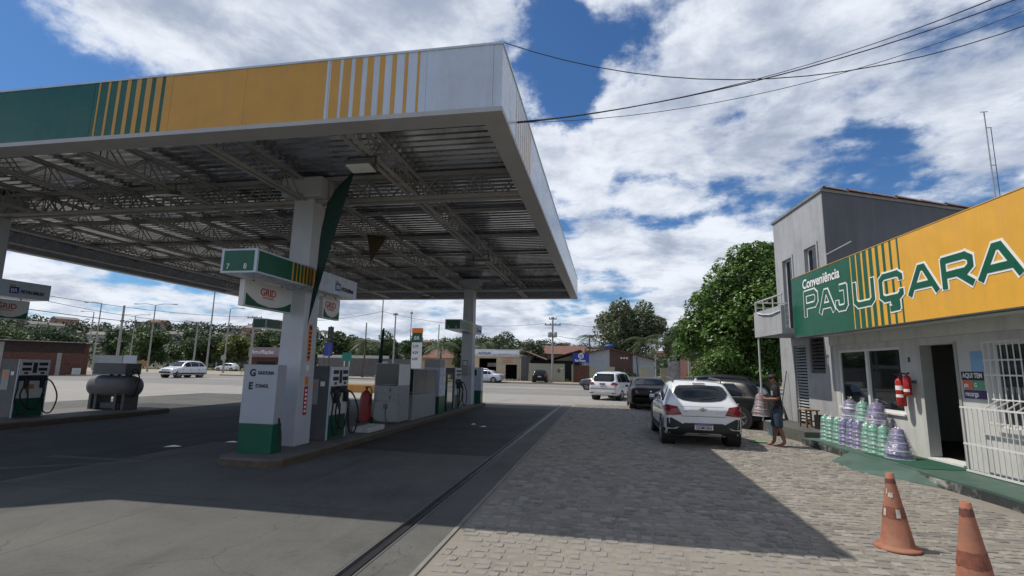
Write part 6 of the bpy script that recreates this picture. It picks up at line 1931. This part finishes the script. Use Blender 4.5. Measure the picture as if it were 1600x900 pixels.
# ------------------------------------------------------------------ middle: shop with pink board, wall beyond the pumps
ar = thing('feed_shop', 'small red fronted shop with grey board at the far roadside', 'building', (-55.2, 75.0, -0.03))
box('wall', (-2.6, 0, 0), (2.9, 4, 2.6), mt_brickred, ar); box('bay', (-1.2, -0.02, 0), (2.2, -0.001, 1.9), mt_inside, ar)
bd = box('board', (-2.7, -0.3, 2.62), (3.0, -0.1, 4.2), M('grey pink board', (0.25, 0.20, 0.22), 0.6, var=0.1), ar)
text('lettering', "Arm.d'Rações", 0.85, mt_print_white, bd, (-2.2, -0.31, 3.15), off=0.012, sx=0.85, shear=0.2)
box('awning', (-2.7, -1.2, 2.5), (3.0, -0.31, 2.6), mt_brickred, ar)
gw_ = thing('grey_yard_wall', 'long dark grey yard wall seen between the pumps', 'wall', (-33.5, 66.0, -0.04))
box('wall', (-6.5, 0, 0), (7.5, 0.25, 2.6), M('dark grey render', (0.12, 0.12, 0.12), 0.85, var=0.2), gw_)
box('coping', (-6.6, -0.05, 2.602), (4.0, 0.35, 3.0), mt_wall_white, gw_)
box('pale_panel', (3.0, -0.04, 0), (4.0, -0.001, 2.2), mt_pale, gw_)
box('painted_sign', (5.2, -0.05, 0.15), (7.2, -0.005, 0.9), mt_wall_white, gw_)
yb = thing('ochre_house', 'ochre walled house with pale roof seen past the far dispenser', 'house', (-24.5, 72.0, -0.04))
box('wall', (-4.0, 0, 0), (5.5, 6, 3.0), mt_cream, yb); MB().prism([(-0.6, 2.95), (6.6, 2.95), (3.0, 4.3)], -4.4, 5.9, 'x').build('roof', mt_terr, yb)
bsg = thing('street_sign', 'blue roadside sign on a thin post behind the nearest column', 'sign', (-34.9, 60.0, 0.1))
box('board', (-0.7, 0, 2.6), (0.4, 0.06, 4.3), mt_blue, bsg); box('post', (-0.75, 0.0, 0), (-0.68, 0.07, 4.4), mt_dark, bsg)
gsg = thing('street_sign', 'green roadside sign beside the blue one', 'sign', (-32.9, 61.0, 0.1))
box('board', (-0.7, 0, 2.0), (0.6, 0.05, 3.1), M('sign teal', (0.02, 0.18, 0.14), 0.5), gsg); box('post', (-0.4, 0.0, 0), (-0.3, 0.06, 2.0), mt_white, gsg); box('post', (0.3, 0.0, 0), (0.38, 0.06, 2.0), mt_white, gsg)

# roadside fence of concrete posts on the left
fe = thing('roadside_fence', 'fence of pale concrete posts along the wooded lot at the left', 'fence', (-75, 88, -0.03))
for i in range(34):
    x = -34 + i * 2.0
    box('post', (x - 0.08, 0.1 * math.sin(i), 0), (x + 0.08, 0.1 * math.sin(i) + 0.14, 1.5 + 0.12 * math.sin(i * 2.7)), mt_poleconc, fe)
for k, zz in enumerate((0.5, 0.95, 1.35)):
    MB().cyl((-34, 0.07, zz), (33, 0.07, zz), 0.012, n=5).build('wire', mt_dark, fe)
for (x, w, m_, lb_) in ((-28, 3.2, mt_cream, 'pale board on the roadside fence, left one'), (-20, 4.5, M('rust board', (0.32, 0.18, 0.09), 0.8), 'rusty board on the roadside fence'), (10, 3.4, mt_wall_white, 'white board on the roadside fence, right one')):
    b_ = thing('fence_board', lb_, 'board', (-75 + x, 87.9, 0.2)); box('panel', (0, -0.03, 0.2), (w, 0.0, 1.35), m_, b_); box('batten', (0.1, 0.001, 0.0), (0.2, 0.05, 1.4), mt_wood, b_)
ss = thing('round_road_sign', 'round road sign on a post by the fence behind the moving suv', 'sign', (-55.2, 66.0, -0.03))
MB().lathe([(0.45, -0.02), (0.45, 0.02)], 20, (0, 0, 2.3), 'y').build('disc', mt_grey, ss); MB().cyl((0, 0.04, 0), (0, 0.04, 2.3), 0.04, n=8).build('post', mt_poleconc, ss)

# ------------------------------------------------------------------ poles and street lamps
def lamp(label, x, y, h, arms, lean=0.0, ang=0.0):
    t = thing('street_lamp', label, 'street lamp', (x, y, -0.03), ang, 'double arm street lamps')
    MB().cyl((0, 0, 0), (lean, 0, h), 0.13, 0.07, n=8).build('pole', mt_poleconc, t)
    for a in arms:
        MB().tube([(lean, 0, h), (lean + a * 0.5, 0, h + 0.08 * abs(a)), (lean + a, 0, h + 0.10 * abs(a) * 0.6)], 0.045, 6).build('arm', mt_poleconc, t)
        s_ = 1 if a > 0 else -1
        box('lamp_head', (lean + a - 0.1, -0.12, h + 0.06 * abs(a) - 0.06), (lean + a + s_ * 0.6, 0.12, h + 0.06 * abs(a) + 0.06), mt_grey, t, bevel=0.03)
    return t


lamp('double arm street lamp behind the moving suv', -67.5, 65.5, 10.0, (-2.9, 2.9), ang=0.1)
lamp('double arm street lamp left of the moving suv, farther off', -93, 86, 10.5, (-2.9, 2.9))
lamp('tall street lamp right of the moving suv', -53.5, 61.0, 12.0, (-3.0, 2.2))
lamp('single arm street lamp rising above the brick shed', -78.0, 66.0, 10.4, (-2.6,))
lamp('slim street lamp near the picture left edge beyond the sign', -90.0, 75.0, 10.0, (-2.2,))
lamp('slim lamp post beside the wooded lot left of the dispenser panel', -60.0, 72.0, 10.2, (2.0,), 0.1)


def upole(label, x, y, h, arms=((0.85, 0.92),), r=0.14, transformer=False, extra=()):
    t = thing('utility_pole', label, 'utility pole', (x, y, -0.03), 0, 'utility poles')
    MB().cyl((0, 0, 0), (0, 0, h), r, r * 0.65, n=8).build('pole', mt_poleconc, t)
    for w, fz in arms:
        c = MB().box((-w, -0.05, h * fz - 0.06), (w, 0.05, h * fz + 0.06)).build('crossarm', mt_wood, t)
        for xx in (-w * 0.9, -w * 0.3, w * 0.3, w * 0.9):
            MB().lathe([(0.035, 0), (0.06, 0.05), (0.04, 0.1), (0.055, 0.14), (0.02, 0.18)], 8, (xx, 0, h * fz + 0.06)).build('insulator', mt_dark, c)
    if transformer:
        for k in (-1, 1):
            MB().lathe([(0.2, 0), (0.24, 0.05), (0.24, 0.55), (0.16, 0.62), (0.05, 0.66)], 14, (k * 0.32, -0.28, h * 0.69)).build('transformer', mt_grey, t, smooth=True)
        MB().bar((0.1, -0.2, h * 0.83), (-0.55, -0.2, h * 0.83), 0.05).build('bracket', mt_dark, t)
    return t


upole('utility pole with transformers in front of the beige wall', -6.2, 60.0, 7.8, ((0.95, 0.88), (0.45, 0.97)), transformer=True)
upole('dark utility pole with crossarm at the picture left edge', -44.0, 28.0, 6.9, ((1.2, 0.99),))
upole('concrete pole with meter cluster left of the moving suv', -67.0, 60.0, 9.3, ((0.3, 0.75),), 0.2)
upole('utility pole with small crossarm behind the moving suv', -58.8, 64.5, 7.4, ((1.1, 0.98), (0.7, 0.9)))
upole('utility pole with two crossarms left of the nearest column', -46.5, 60.5, 7.8, ((1.1, 0.98), (0.9, 0.86)), 0.17)
upole('slender tall pole rising behind the steel cabinet', -26.9, 57.8, 9.8, (), 0.11)
upole('pole with traffic signal arm behind the cabinets', -26.2, 60.2, 8.3, ((0.3, 0.97),), 0.13)
upole('bare pole between the palms behind the pumps', -31.0, 62.0, 7.2, (), 0.13)
upole('bare pole left of the price totem', -21.0, 62.0, 7.0, (), 0.1)
upole('leaning bare post in the plaza right of the gabled shop', 5.6, 60.8, 3.6, (), 0.12)
for (x, y, h, lb_) in ((-60.5, 88, 14.0, 'far lattice mast above the trees left of the nearest column'), (-44.0, 110, 13.5, 'far thin mast right of the nearest column')):
    t = thing('radio_mast', lb_, 'antenna', (x, y, 0)); MB().cyl((0, 0, 0), (0, 0, h), 0.16, 0.08, n=6).build('mast', mt_poleconc, t); MB().lathe([(0.3, 0), (0.35, 0.3), (0.1, 0.6)], 8, (0, 0, h)).build('head', mt_grey, t)
tsg = thing('traffic_light', 'black traffic light hanging behind the pumps', 'traffic light', (-34.0, 58.5, 0.1))
MB().cyl((0, 0, 0), (0, 0, 6.3), 0.10, n=8).build('post', mt_dark, tsg); box('head', (-0.3, -0.2, 4.3), (0.3, 0.2, 6.2), mt_black, tsg, bevel=0.03)
for zz in (4.6, 5.2, 5.8): MB().lathe([(0.14, -0.03), (0.16, 0.0)], 12, (0, -0.2, zz), 'y').build('lens', mt_dark, tsg)


def wire(label, p, q, sag, r=0.012, n=24, group=None):
    p, q = Vector(p), Vector(q)
    pts = []
    for i in range(n + 1):
        u = i / n
        a = p.lerp(q, u); a.z -= sag * 4 * u * (1 - u)
        pts.append(a - p)
    return tag(MB().tube(pts, r, 5).build('cable', mt_cable, loc=tuple(p)), label, 'cable', group or 'overhead cables')


# service cables from the canopy to a pole beyond the right edge
mast_ = thing('service_mast', 'steel service mast for the cables on the store roof beyond the right edge', 'pole', (8.5, 6.8, 2.98))
MB().cyl((0, 0, 0), (0, 0, 5.5), 0.06, n=10).build('pipe', mt_grey, mast_)
MB().bar((0, -0.8, 4.95), (0, 0.5, 4.95), 0.05).build('bracket', mt_dark, mast_)
box('foot_plate', (-0.2, -0.2, 0.0), (0.2, 0.2, 0.02), mt_dark, mast_)
wire('upper sagging service cable from the canopy corner', (-1.31, 6.0, 5.975), (8.5, 6.1, 7.9), 1.62, 0.006)
wire('thick service cable from the canopy side, rising right', (-1.30, 7.0, 5.34), (8.5, 6.9, 7.9), 0.58, 0.008)
wire('thinner service cable just above the thick one', (-1.30, 7.05, 5.38), (8.5, 6.95, 8.28), 0.70, 0.005)
wire('third thin service cable beside the upper pair', (-1.30, 7.1, 5.38), (8.5, 6.95, 8.22), 0.66, 0.004)
wire('lowest service cable from the canopy side', (-1.30, 7.0, 5.34), (8.5, 6.98, 7.93), 0.80, 0.0045)
# lines along the road at the left and beyond
P1, P2, P3, P4 = (-44.0, 28.0, 6.85), (-67.0, 60.0, 8.9), (-46.5, 60.5, 7.7), (-6.2, 60.0, 7.5)
wire('upper power line leaving the left edge pole', P1, (-46.5, 60.5, 7.75), 0.6, 0.022)
wire('second power line leaving the left edge pole', (-44.6, 28, 6.85), (-58.8, 64.5, 7.3), 0.6, 0.022)
wire('low telephone line leaving the left edge pole', (-44.0, 28.0, 5.6), (-46.5, 60.5, 6.6), 0.7, 0.03)
wire('lowest telephone line at the left', (-44.0, 28.0, 5.2), (-67, 60, 6.6), 0.7, 0.022)
wire('power line between the roadside poles behind the nearest column', P3, (-26.9, 57.8, 8.2), 0.8, 0.022)
wire('power line running to the transformer pole', (-26.9, 57.8, 8.2), (-7.0, 60.0, 7.0), 0.9, 0.02)
wire('upper line right of the transformer pole', (-5.4, 60.0, 7.0), (34.0, 62.0, 8.0), 1.3, 0.02)
wire('lower line right of the transformer pole', (-6.2, 60.0, 5.6), (34.0, 62.0, 6.4), 1.8, 0.022)
wire('drop cable from the transformer pole to the gabled shop', (-6.2, 60.0, 5.4), (0.3, 66.0, 4.3), 0.4, 0.018)
wire('drop cable from the transformer pole to the workshop', (-6.2, 60.0, 5.5), (-14.0, 64.0, 4.0), 0.6, 0.018)

# ------------------------------------------------------------------ hills and far town
def hill_h(x, y):
    d = math.hypot(x, y)
    h = 0.0
    u = (d - 190) / 220
    if u > 0:
        u = min(1, u); h = 20 * u * u * (3 - 2 * u)
        h *= 1.0 + 0.22 * math.sin(x * 0.013 + 1.0) + 0.14 * math.sin(x * 0.031 + y * 0.01)
        f = min(1, max(0, (-x + 60) / 260)); h *= 0.50 + 0.62 * f
    return h


m = MB(); na, nr = 70, 14
for i in range(na + 1):
    a = math.radians(-78 + 130 * i / na)
    for j in range(nr + 1):
        r = 185 + (900 - 185) * (j / nr) ** 1.3
        x, y = r * math.sin(a), r * math.cos(a)
        m.v.append((x, y, hill_h(x, y) - 0.1))
for i in range(na):
    for j in range(nr):
        k = i * (nr + 1) + j
        m.f.append((k, k + nr + 1, k + nr + 2, k + 1))
gm_hill = ground_mat('hillside scrub', (0.035, 0.05, 0.024), (0.055, 0.06, 0.035), 0.02, (0.09, 0.07, 0.045), 0.4, 0.03, 0.5, 0.5)
tag(m.build('hills', gm_hill, smooth=True), kind='structure')
hr = random.Random(5)
tones = [(0.40, 0.30, 0.22), (0.45, 0.38, 0.30), (0.36, 0.36, 0.34), (0.42, 0.24, 0.17), (0.5, 0.46, 0.4)]
hm = [M('far house wall %d' % i, t_, 0.85, var=0.1) for i, t_ in enumerate(tones)]
words = ['cream', 'ochre', 'grey', 'terracotta', 'white']
spots = []
for i in range(44):
    a = math.radians(hr.uniform(-60, 14)); r = hr.uniform(270, 430)
    spots.append((r * math.sin(a), r * math.cos(a)))
for i, (x, y) in enumerate(spots):
    w, d, h = hr.uniform(7, 13), hr.uniform(6, 9), hr.uniform(3, 5)
    k = hr.randrange(5)
    z = hill_h(x, y)
    t = thing('hillside_house', 'small far %s house with sloping roof on the hillside' % words[k], 'house', (x, y, z), hr.uniform(-0.5, 0.5) - math.atan2(x, y), 'houses on the far hillside')
    box('wall', (-w / 2, -d / 2, -2), (w / 2, d / 2, h), hm[k], t)
    MB().prism([(-d / 2 - 0.4, h), (d / 2 + 0.4, h), (0, h + 1.5)], -w / 2 - 0.4, w / 2 + 0.4, 'x').build('roof', mt_terr if hr.random() < 0.5 else M('far grey roof', (0.16, 0.15, 0.14), 0.8), t)
    for q in (-0.25, 0.2): box('window', (q * w, -d / 2 - 0.05, h * 0.35), (q * w + 1.0, -d / 2 - 0.001, h * 0.7), mt_inside, t)

# ------------------------------------------------------------------ vegetation
def leaf_mat(name, c, isl=0.45, tr_=0.25, rough=0.5):
    return M(name, c, rough, var=0.25, scale=0.6, island=isl, trans=tr_, spec=0.35)


lf_almond = leaf_mat('broad green leaf', (0.10, 0.18, 0.04), 0.6, 0.25, 0.36)
lf_dark = leaf_mat('dark green leaf', (0.05, 0.085, 0.03), 0.6)
lf_mid = leaf_mat('mid green leaf', (0.07, 0.11, 0.035))
lf_yel = leaf_mat('yellow green leaf', (0.10, 0.125, 0.025))
lf_palm = leaf_mat('palm leaf', (0.06, 0.085, 0.03))
mt_bark = M('grey brown bark', (0.12, 0.09, 0.065), 0.9, var=0.3, scale=6, bump=0.4, bscale=20)


def leaves(centers, radii, n, size, rng, flat=0.5, shell=0.55):
    C_ = np.array(centers); R_ = np.array(radii)
    wgt = R_ ** 2; wgt = wgt / wgt.sum()
    idx = rng.choice(len(C_), n, p=wgt)
    d = rng.normal(size=(n, 3)); d /= np.linalg.norm(d, axis=1)[:, None]
    rad = shell + (1.04 - shell) * rng.random(n) ** 0.6
    d[:, 2] *= 0.85
    p = C_[idx] + d * (R_[idx] * rad)[:, None]
    nrm = d * 0.7 + rng.normal(size=(n, 3)) * 0.55 + np.array([0, 0, flat])
    nrm /= np.linalg.norm(nrm, axis=1)[:, None]
    t = rng.normal(size=(n, 3)); t -= (t * nrm).sum(1)[:, None] * nrm; t /= np.linalg.norm(t, axis=1)[:, None]
    b = np.cross(nrm, t)
    s = size * (0.45 + 1.0 * rng.random(n) ** 1.6)[:, None] * (0.75 + 0.5 * rng.random(len(C_))[idx])[:, None]
    V = np.stack([p - t * s * 0.55, p + b * s * 0.32 - nrm * s * 0.06, p + t * s * 0.6, p - b * s * 0.32 - nrm * s * 0.06], 1).reshape(-1, 3)
    F_ = np.arange(4 * n).reshape(-1, 4)
    return V, F_


def leaf_obj(name, V, F_, mat, parent):
    me = bpy.data.meshes.new(name)
    me.vertices.add(len(V)); me.vertices.foreach_set('co', V.ravel())
    me.loops.add(F_.size); me.loops.foreach_set('vertex_index', F_.ravel().astype(np.int32))
    me.polygons.add(len(F_)); me.polygons.foreach_set('loop_start', np.arange(0, F_.size, 4, dtype=np.int32)); me.polygons.foreach_set('loop_total', np.full(len(F_), 4, np.int32))
    me.update(); me.validate()
    return link(name, me, mat, parent)


def tree(label, loc, H, W, nblob, nleaf, size, mat, seed, low=0.3, name='tree', cat='tree', group=None, trunk_r=0.16, rx=1.0, shell=0.55):
    rr = np.random.default_rng(seed); r2 = random.Random(seed)
    t = thing(name, label, cat, loc, 0, group)
    cs, rs = [], []
    for i in range(nblob):
        for _ in range(30):
            u = r2.uniform(-1, 1); v = r2.uniform(-1, 1); w = r2.uniform(-1, 1)
            if u * u + v * v + w * w < 1: break
        z = H * (low + (1 - low) * 0.5 * (1 + w * 0.85))
        k = math.sqrt(max(0.1, 1 - (w * 0.9) ** 2))
        cs.append((u * W * 0.62 * rx, v * W * 0.62, z)); rs.append(r2.uniform(0.20, 0.36) * W)
    V, F_ = leaves(cs, rs, nleaf, size, rr, shell=shell)
    V[:, 2] = np.maximum(V[:, 2], 0.15)
    leaf_obj('crown', V, F_, mat, t)
    m = MB(); top = H * (low + 0.25)
    m.tube([(0, 0, -0.1), (0.05 * W, 0, top * 0.5), (0, 0.04 * W, top)], [trunk_r, trunk_r * 0.8, trunk_r * 0.55], 8)
    tk = m.build('trunk', mt_bark, t, smooth=True)
    for i in range(min(7, nblob)):
        c = Vector(cs[i]); st = Vector((0, 0, top * r2.uniform(0.6, 0.98)))
        mid = st.lerp(c, 0.5) + Vector((0, 0, -0.06 * H))
        MB().tube([st, mid, c], [trunk_r * 0.5, trunk_r * 0.3, trunk_r * 0.12], 6).build('limb', mt_bark, tk, smooth=True)
    return t


# the big broad-leaved tree beside the building: blobs set by hand for its outline
bt = thing('broadleaf_tree', 'big dense broad leaved tree beside the grey building', 'tree', (7.2, 27.2, -0.03))
rr = np.random.default_rng(3); r2 = random.Random(3)
cs, rs = [], []
for (x, y, z, r) in ((0.6, 0, 6.9, 1.7), (2.2, 0.5, 7.1, 1.8), (-0.6, 0.2, 6.1, 1.6), (1.2, -1.2, 5.9, 1.7), (3.2, -0.6, 6.0, 1.9), (-1.6, 0.2, 5.0, 1.4), (0.0, -1.4, 4.6, 1.6), (2.0, -1.6, 4.3, 1.7),
                     (-2.5, 0.3, 3.9, 1.15), (-1.4, -1.1, 3.5, 1.2), (-2.9, 0.5, 3.0, 0.85), (0.6, -1.6, 3.3, 1.2), (3.8, -1.0, 4.2, 1.5), (1.2, 1.4, 5.5, 2.2), (3.5, 1.5, 5.5, 2.0), (-0.6, 1.5, 4.4, 1.6), (-1.9, -0.6, 4.4, 0.9), (-1.5, -0.5, 2.9, 1.0), (0.3, -1.2, 2.6, 1.0), (2.0, -1.2, 2.9, 1.2), (-2.6, 0.2, 3.5, 0.9), (4.9, 0.2, 5.2, 1.7), (0.3, -0.6, 7.5, 0.9), (-1.0, -0.8, 6.3, 0.8)):
    cs.append((x, y, z)); rs.append(r)
    for k in range(7):
        a = r2.uniform(0, 2 * PI); e = r2.uniform(-0.7, 1.2)
        cs.append((x + r * 0.8 * math.cos(a) * math.cos(e), y + r * 0.8 * math.sin(a) * math.cos(e), z + r * 0.75 * math.sin(e))); rs.append(r * r2.uniform(0.22, 0.42))
V, F_ = leaves(cs, rs, 76000, 0.165, rr, flat=0.8, shell=0.72)
leaf_obj('crown', V, F_, lf_almond, bt)
tk = MB().tube([(0.3, 0, 0), (0.2, 0.1, 1.5), (0.6, 0, 3.2)], [0.24, 0.2, 0.16], 10).build('trunk', mt_bark, bt, smooth=True)
for c in cs[::8][:10]:
    c = Vector(c); MB().tube([(0.5, 0, 2.8), Vector((0.5, 0, 3.2)).lerp(c, 0.5) + Vector((0, 0, -0.3)), c], [0.10, 0.07, 0.03], 6).build('limb', mt_bark, tk, smooth=True)
# shrub at its foot
def shrub(label, loc, blobs, n, size, mat, seed):
    t = thing('shrub', label, 'shrub', loc)
    V, F_ = leaves([b[:3] for b in blobs], [b[3] for b in blobs], n, size, np.random.default_rng(seed)); V[:, 2] = np.maximum(V[:, 2], 0.02)
    leaf_obj('foliage', V, F_, mat, t)
    for i, b in enumerate(blobs[:4]): MB().tube([(0.1 * i, 0, 0), (b[0] * 0.6, b[1] * 0.6, b[2])], [0.03, 0.012], 5).build('stem', mt_bark, t)
    return t


shrub('leafy bright shrub under the big tree behind the cars', (5.3, 25.3, -0.03), [(-0.4, 0, 1.8, 0.95), (0.7, 0.1, 1.6, 0.9), (0.1, -0.2, 2.3, 0.8), (-1.0, 0, 1.2, 0.7), (1.5, 0.1, 1.5, 0.85), (0.2, -0.2, 0.8, 0.8), (2.2, 0.2, 1.7, 0.7)], 8000, 0.15, lf_almond, 8)
shrub('dark bush before the brown panel of the gabled shop', (2.2, 65.3, 0.1), [(0, 0, 1.0, 0.8), (0.9, 0, 0.8, 0.6), (-0.8, 0, 0.7, 0.5)], 900, 0.25, lf_dark, 9)

# second tree group behind the gabled shop
tree('rounded greyish tree behind the gabled shop', (3.2, 76.0, 0), 12.8, 7.0, 26, 17000, 0.40, leaf_mat('olive leaf', (0.11, 0.135, 0.07)), 21, low=0.22, trunk_r=0.3)
tree('dark tree right of the rounded one, behind the shop', (10.2, 74.0, 0), 9.5, 4.6, 14, 7000, 0.42, lf_dark, 22, low=0.15, trunk_r=0.25)
tree('dark hedge tree behind the zinc fence', (9.4, 58.0, 0), 6.0, 3.6, 12, 6000, 0.3, lf_dark, 23, low=0.05)
tree('dark tree mass behind the brick house', (13.5, 48.0, 0), 8.5, 4.6, 14, 7000, 0.34, lf_dark, 24, low=0.1)


def palm(label, loc, H, nf, L, seed, lean=0.3, mat=lf_palm):
    r = random.Random(seed); t = thing('palm_tree', label, 'palm', loc, r.uniform(0, 6), 'palms')
    MB().tube([(0, 0, -0.1), (lean * 0.4, 0, H * 0.5), (lean, 0, H)], [0.17, 0.12, 0.10], 8).build('trunk', mt_bark, t, smooth=True)
    for i in range(nf):
        a = 2 * PI * i / nf + r.uniform(-0.2, 0.2); e = r.uniform(-0.1, 1.0)
        pts = []; n = 9
        for k in range(n + 1):
            u = k / n; s = L * u
            pts.append(Vector((lean + math.cos(a) * s * math.cos(e * (1 - u)), math.sin(a) * s * math.cos(e * (1 - u)), H + L * (math.sin(e) * u - 0.75 * u * u))))
        m = MB(); m.tube(pts, [0.03 * (1 - k / (n + 1)) + 0.005 for k in range(n + 1)], 4)
        for k in range(1, n):
            d = (pts[k + 1] - pts[k - 1]).normalized(); sd_ = d.cross(Vector((0, 0, 1))).normalized()
            for q in (0.0, 0.5):
                b = pts[k].lerp(pts[k + 1], q)
                ll = L * 0.30 * math.sin(PI * (0.15 + 0.8 * k / n))
                for s_ in (-1, 1):
                    tip = b + sd_ * s_ * ll + d * ll * 0.4 + Vector((0, 0, -ll * 0.45))
                    m.add([b - d * 0.05, b + d * 0.05, tip], [(0, 1, 2)])
        m.build('frond', mat, t)
    return t


palm('palm behind the pumps right of the traffic light', (-30.9, 61.5, 0), 4.6, 14, 2.4, 1)
palm('palm right of the price totem', (-21.4, 64.0, 0), 4.4, 15, 2.6, 2)
palm('palm behind the workshop roof', (-17.4, 70.0, 0), 4.8, 14, 3.2, 3)
palm('small palm beyond the red roofs near the transformer pole', (-3.0, 95.0, 0), 7.6, 14, 2.6, 4)
palm('palm leaning out beside the rounded tree', (8.0, 62.0, 0), 5.2, 16, 3.4, 5)
palm('palm with drooping fronds before the rounded tree', (5.2, 70.0, 0), 5.6, 15, 3.2, 6)
palm('young palm above the wooded lot by the tall street lamp', (-60.0, 98.0, 0), 8.2, 12, 2.4, 7)
palm('pale palm among the trees left of the dispenser panel', (-62.0, 92.0, 0), 4.8, 14, 3.2, 8)
# trees along the wooded lot and the road
lot = [(-108, 96, 8.5, 5.0), (-98, 94, 9.0, 5.5), (-90, 98, 8.0, 5.0), (-84, 95, 8.6, 5.2), (-76, 96, 7.2, 6.2), (-69, 99, 9.0, 5.5), (-63, 96, 9.6, 5.5), (-57, 99, 9.4, 5.5), (-52, 97, 8.6, 5.2), (-120, 92, 8.5, 5.6), (-132, 90, 8.5, 6.0), (-46, 100, 8.2, 5.0)]
names = ['leftmost visible tree of the wooded lot', 'second tree of the wooded lot from the left', 'third tree of the wooded lot from the left', 'tree of the wooded lot behind the double lamp', 'broad yellow green tree behind the moving suv', 'dark tree right of the yellow green one', 'tall dark tree in the middle of the wooded lot',
         'dark tree beside the two crossarm pole', 'tree of the wooded lot next to the feed shop', 'tree behind the brick shed', 'tree behind the shed roof at the left edge', 'tree behind the feed shop board']
for i, ((x, y, h, w), nm) in enumerate(zip(lot, names)):
    tree(nm, (x, y, -0.05), h, w * 1.12, 16, 6500, 0.52, lf_yel if i == 4 else (lf_dark, lf_mid, lf_dark)[i % 3], 40 + i, low=0.12, group='trees of the wooded lot')
mid = [(-40, 78, 6.0, 3.6, 'tree behind the grey yard wall left part'), (-29, 74, 6.4, 3.8, 'tree behind the grey yard wall by the palm'), (-25, 82, 6.5, 4.6, 'tree between the slender poles behind the cabinets'), (-19, 80, 6.8, 4.4, 'tree right of the price totem'), (-14.5, 72, 7.4, 3.6, 'pale tree behind the workshop'), (-11, 76, 6.4, 3.2, 'bush tree right of the pale tree behind the workshop'), (-20.5, 70, 6.0, 3.2, 'tree at the left end of the workshop')]
for i, (x, y, h, w, nm) in enumerate(mid):
    tree(nm, (x, y, -0.05), h, w, 11, 3400, 0.36, (lf_mid, lf_dark, lf_mid, lf_dark, leaf_mat('grey green leaf', (0.075, 0.105, 0.05)), leaf_mat('grey green leaf', (0.075, 0.105, 0.05)), lf_mid)[i], 60 + i, low=0.12, group='trees across the road')
# far woodland on the hills, one mass
rw_ = np.random.default_rng(77)
n = 1700
ang = np.radians(rw_.uniform(-70, 45, n)); rad = rw_.uniform(150, 440, n)
cx, cy = rad * np.sin(ang), rad * np.cos(ang)
cz = np.array([hill_h(a, b) for a, b in zip(cx, cy)])
rs = rw_.uniform(2.2, 4.6, n)
V, F_ = leaves(np.stack([cx, cy, cz + rs * 0.7], 1), rs, 80000, 1.5, rw_)
tag(leaf_obj('distant_wood', V, F_, leaf_mat('far foliage', (0.04, 0.06, 0.03)), None), 'distant dark green woodland covering the hills', kind='stuff')
# low weeds along the far verge
n = 400
cx = rw_.uniform(-130, 20, n); cy = rw_.uniform(62, 66, n) + np.where(cx < -50, 22, 0)
V, F_ = leaves(np.stack([cx, cy, np.full(n, 0.1)], 1), rw_.uniform(0.2, 0.5, n), 9000, 0.16, rw_); V[:, 2] = np.maximum(V[:, 2], -0.03)
tag(leaf_obj('verge_weeds', V, F_, lf_mid, None), 'low weeds along the far roadside verge', kind='stuff')
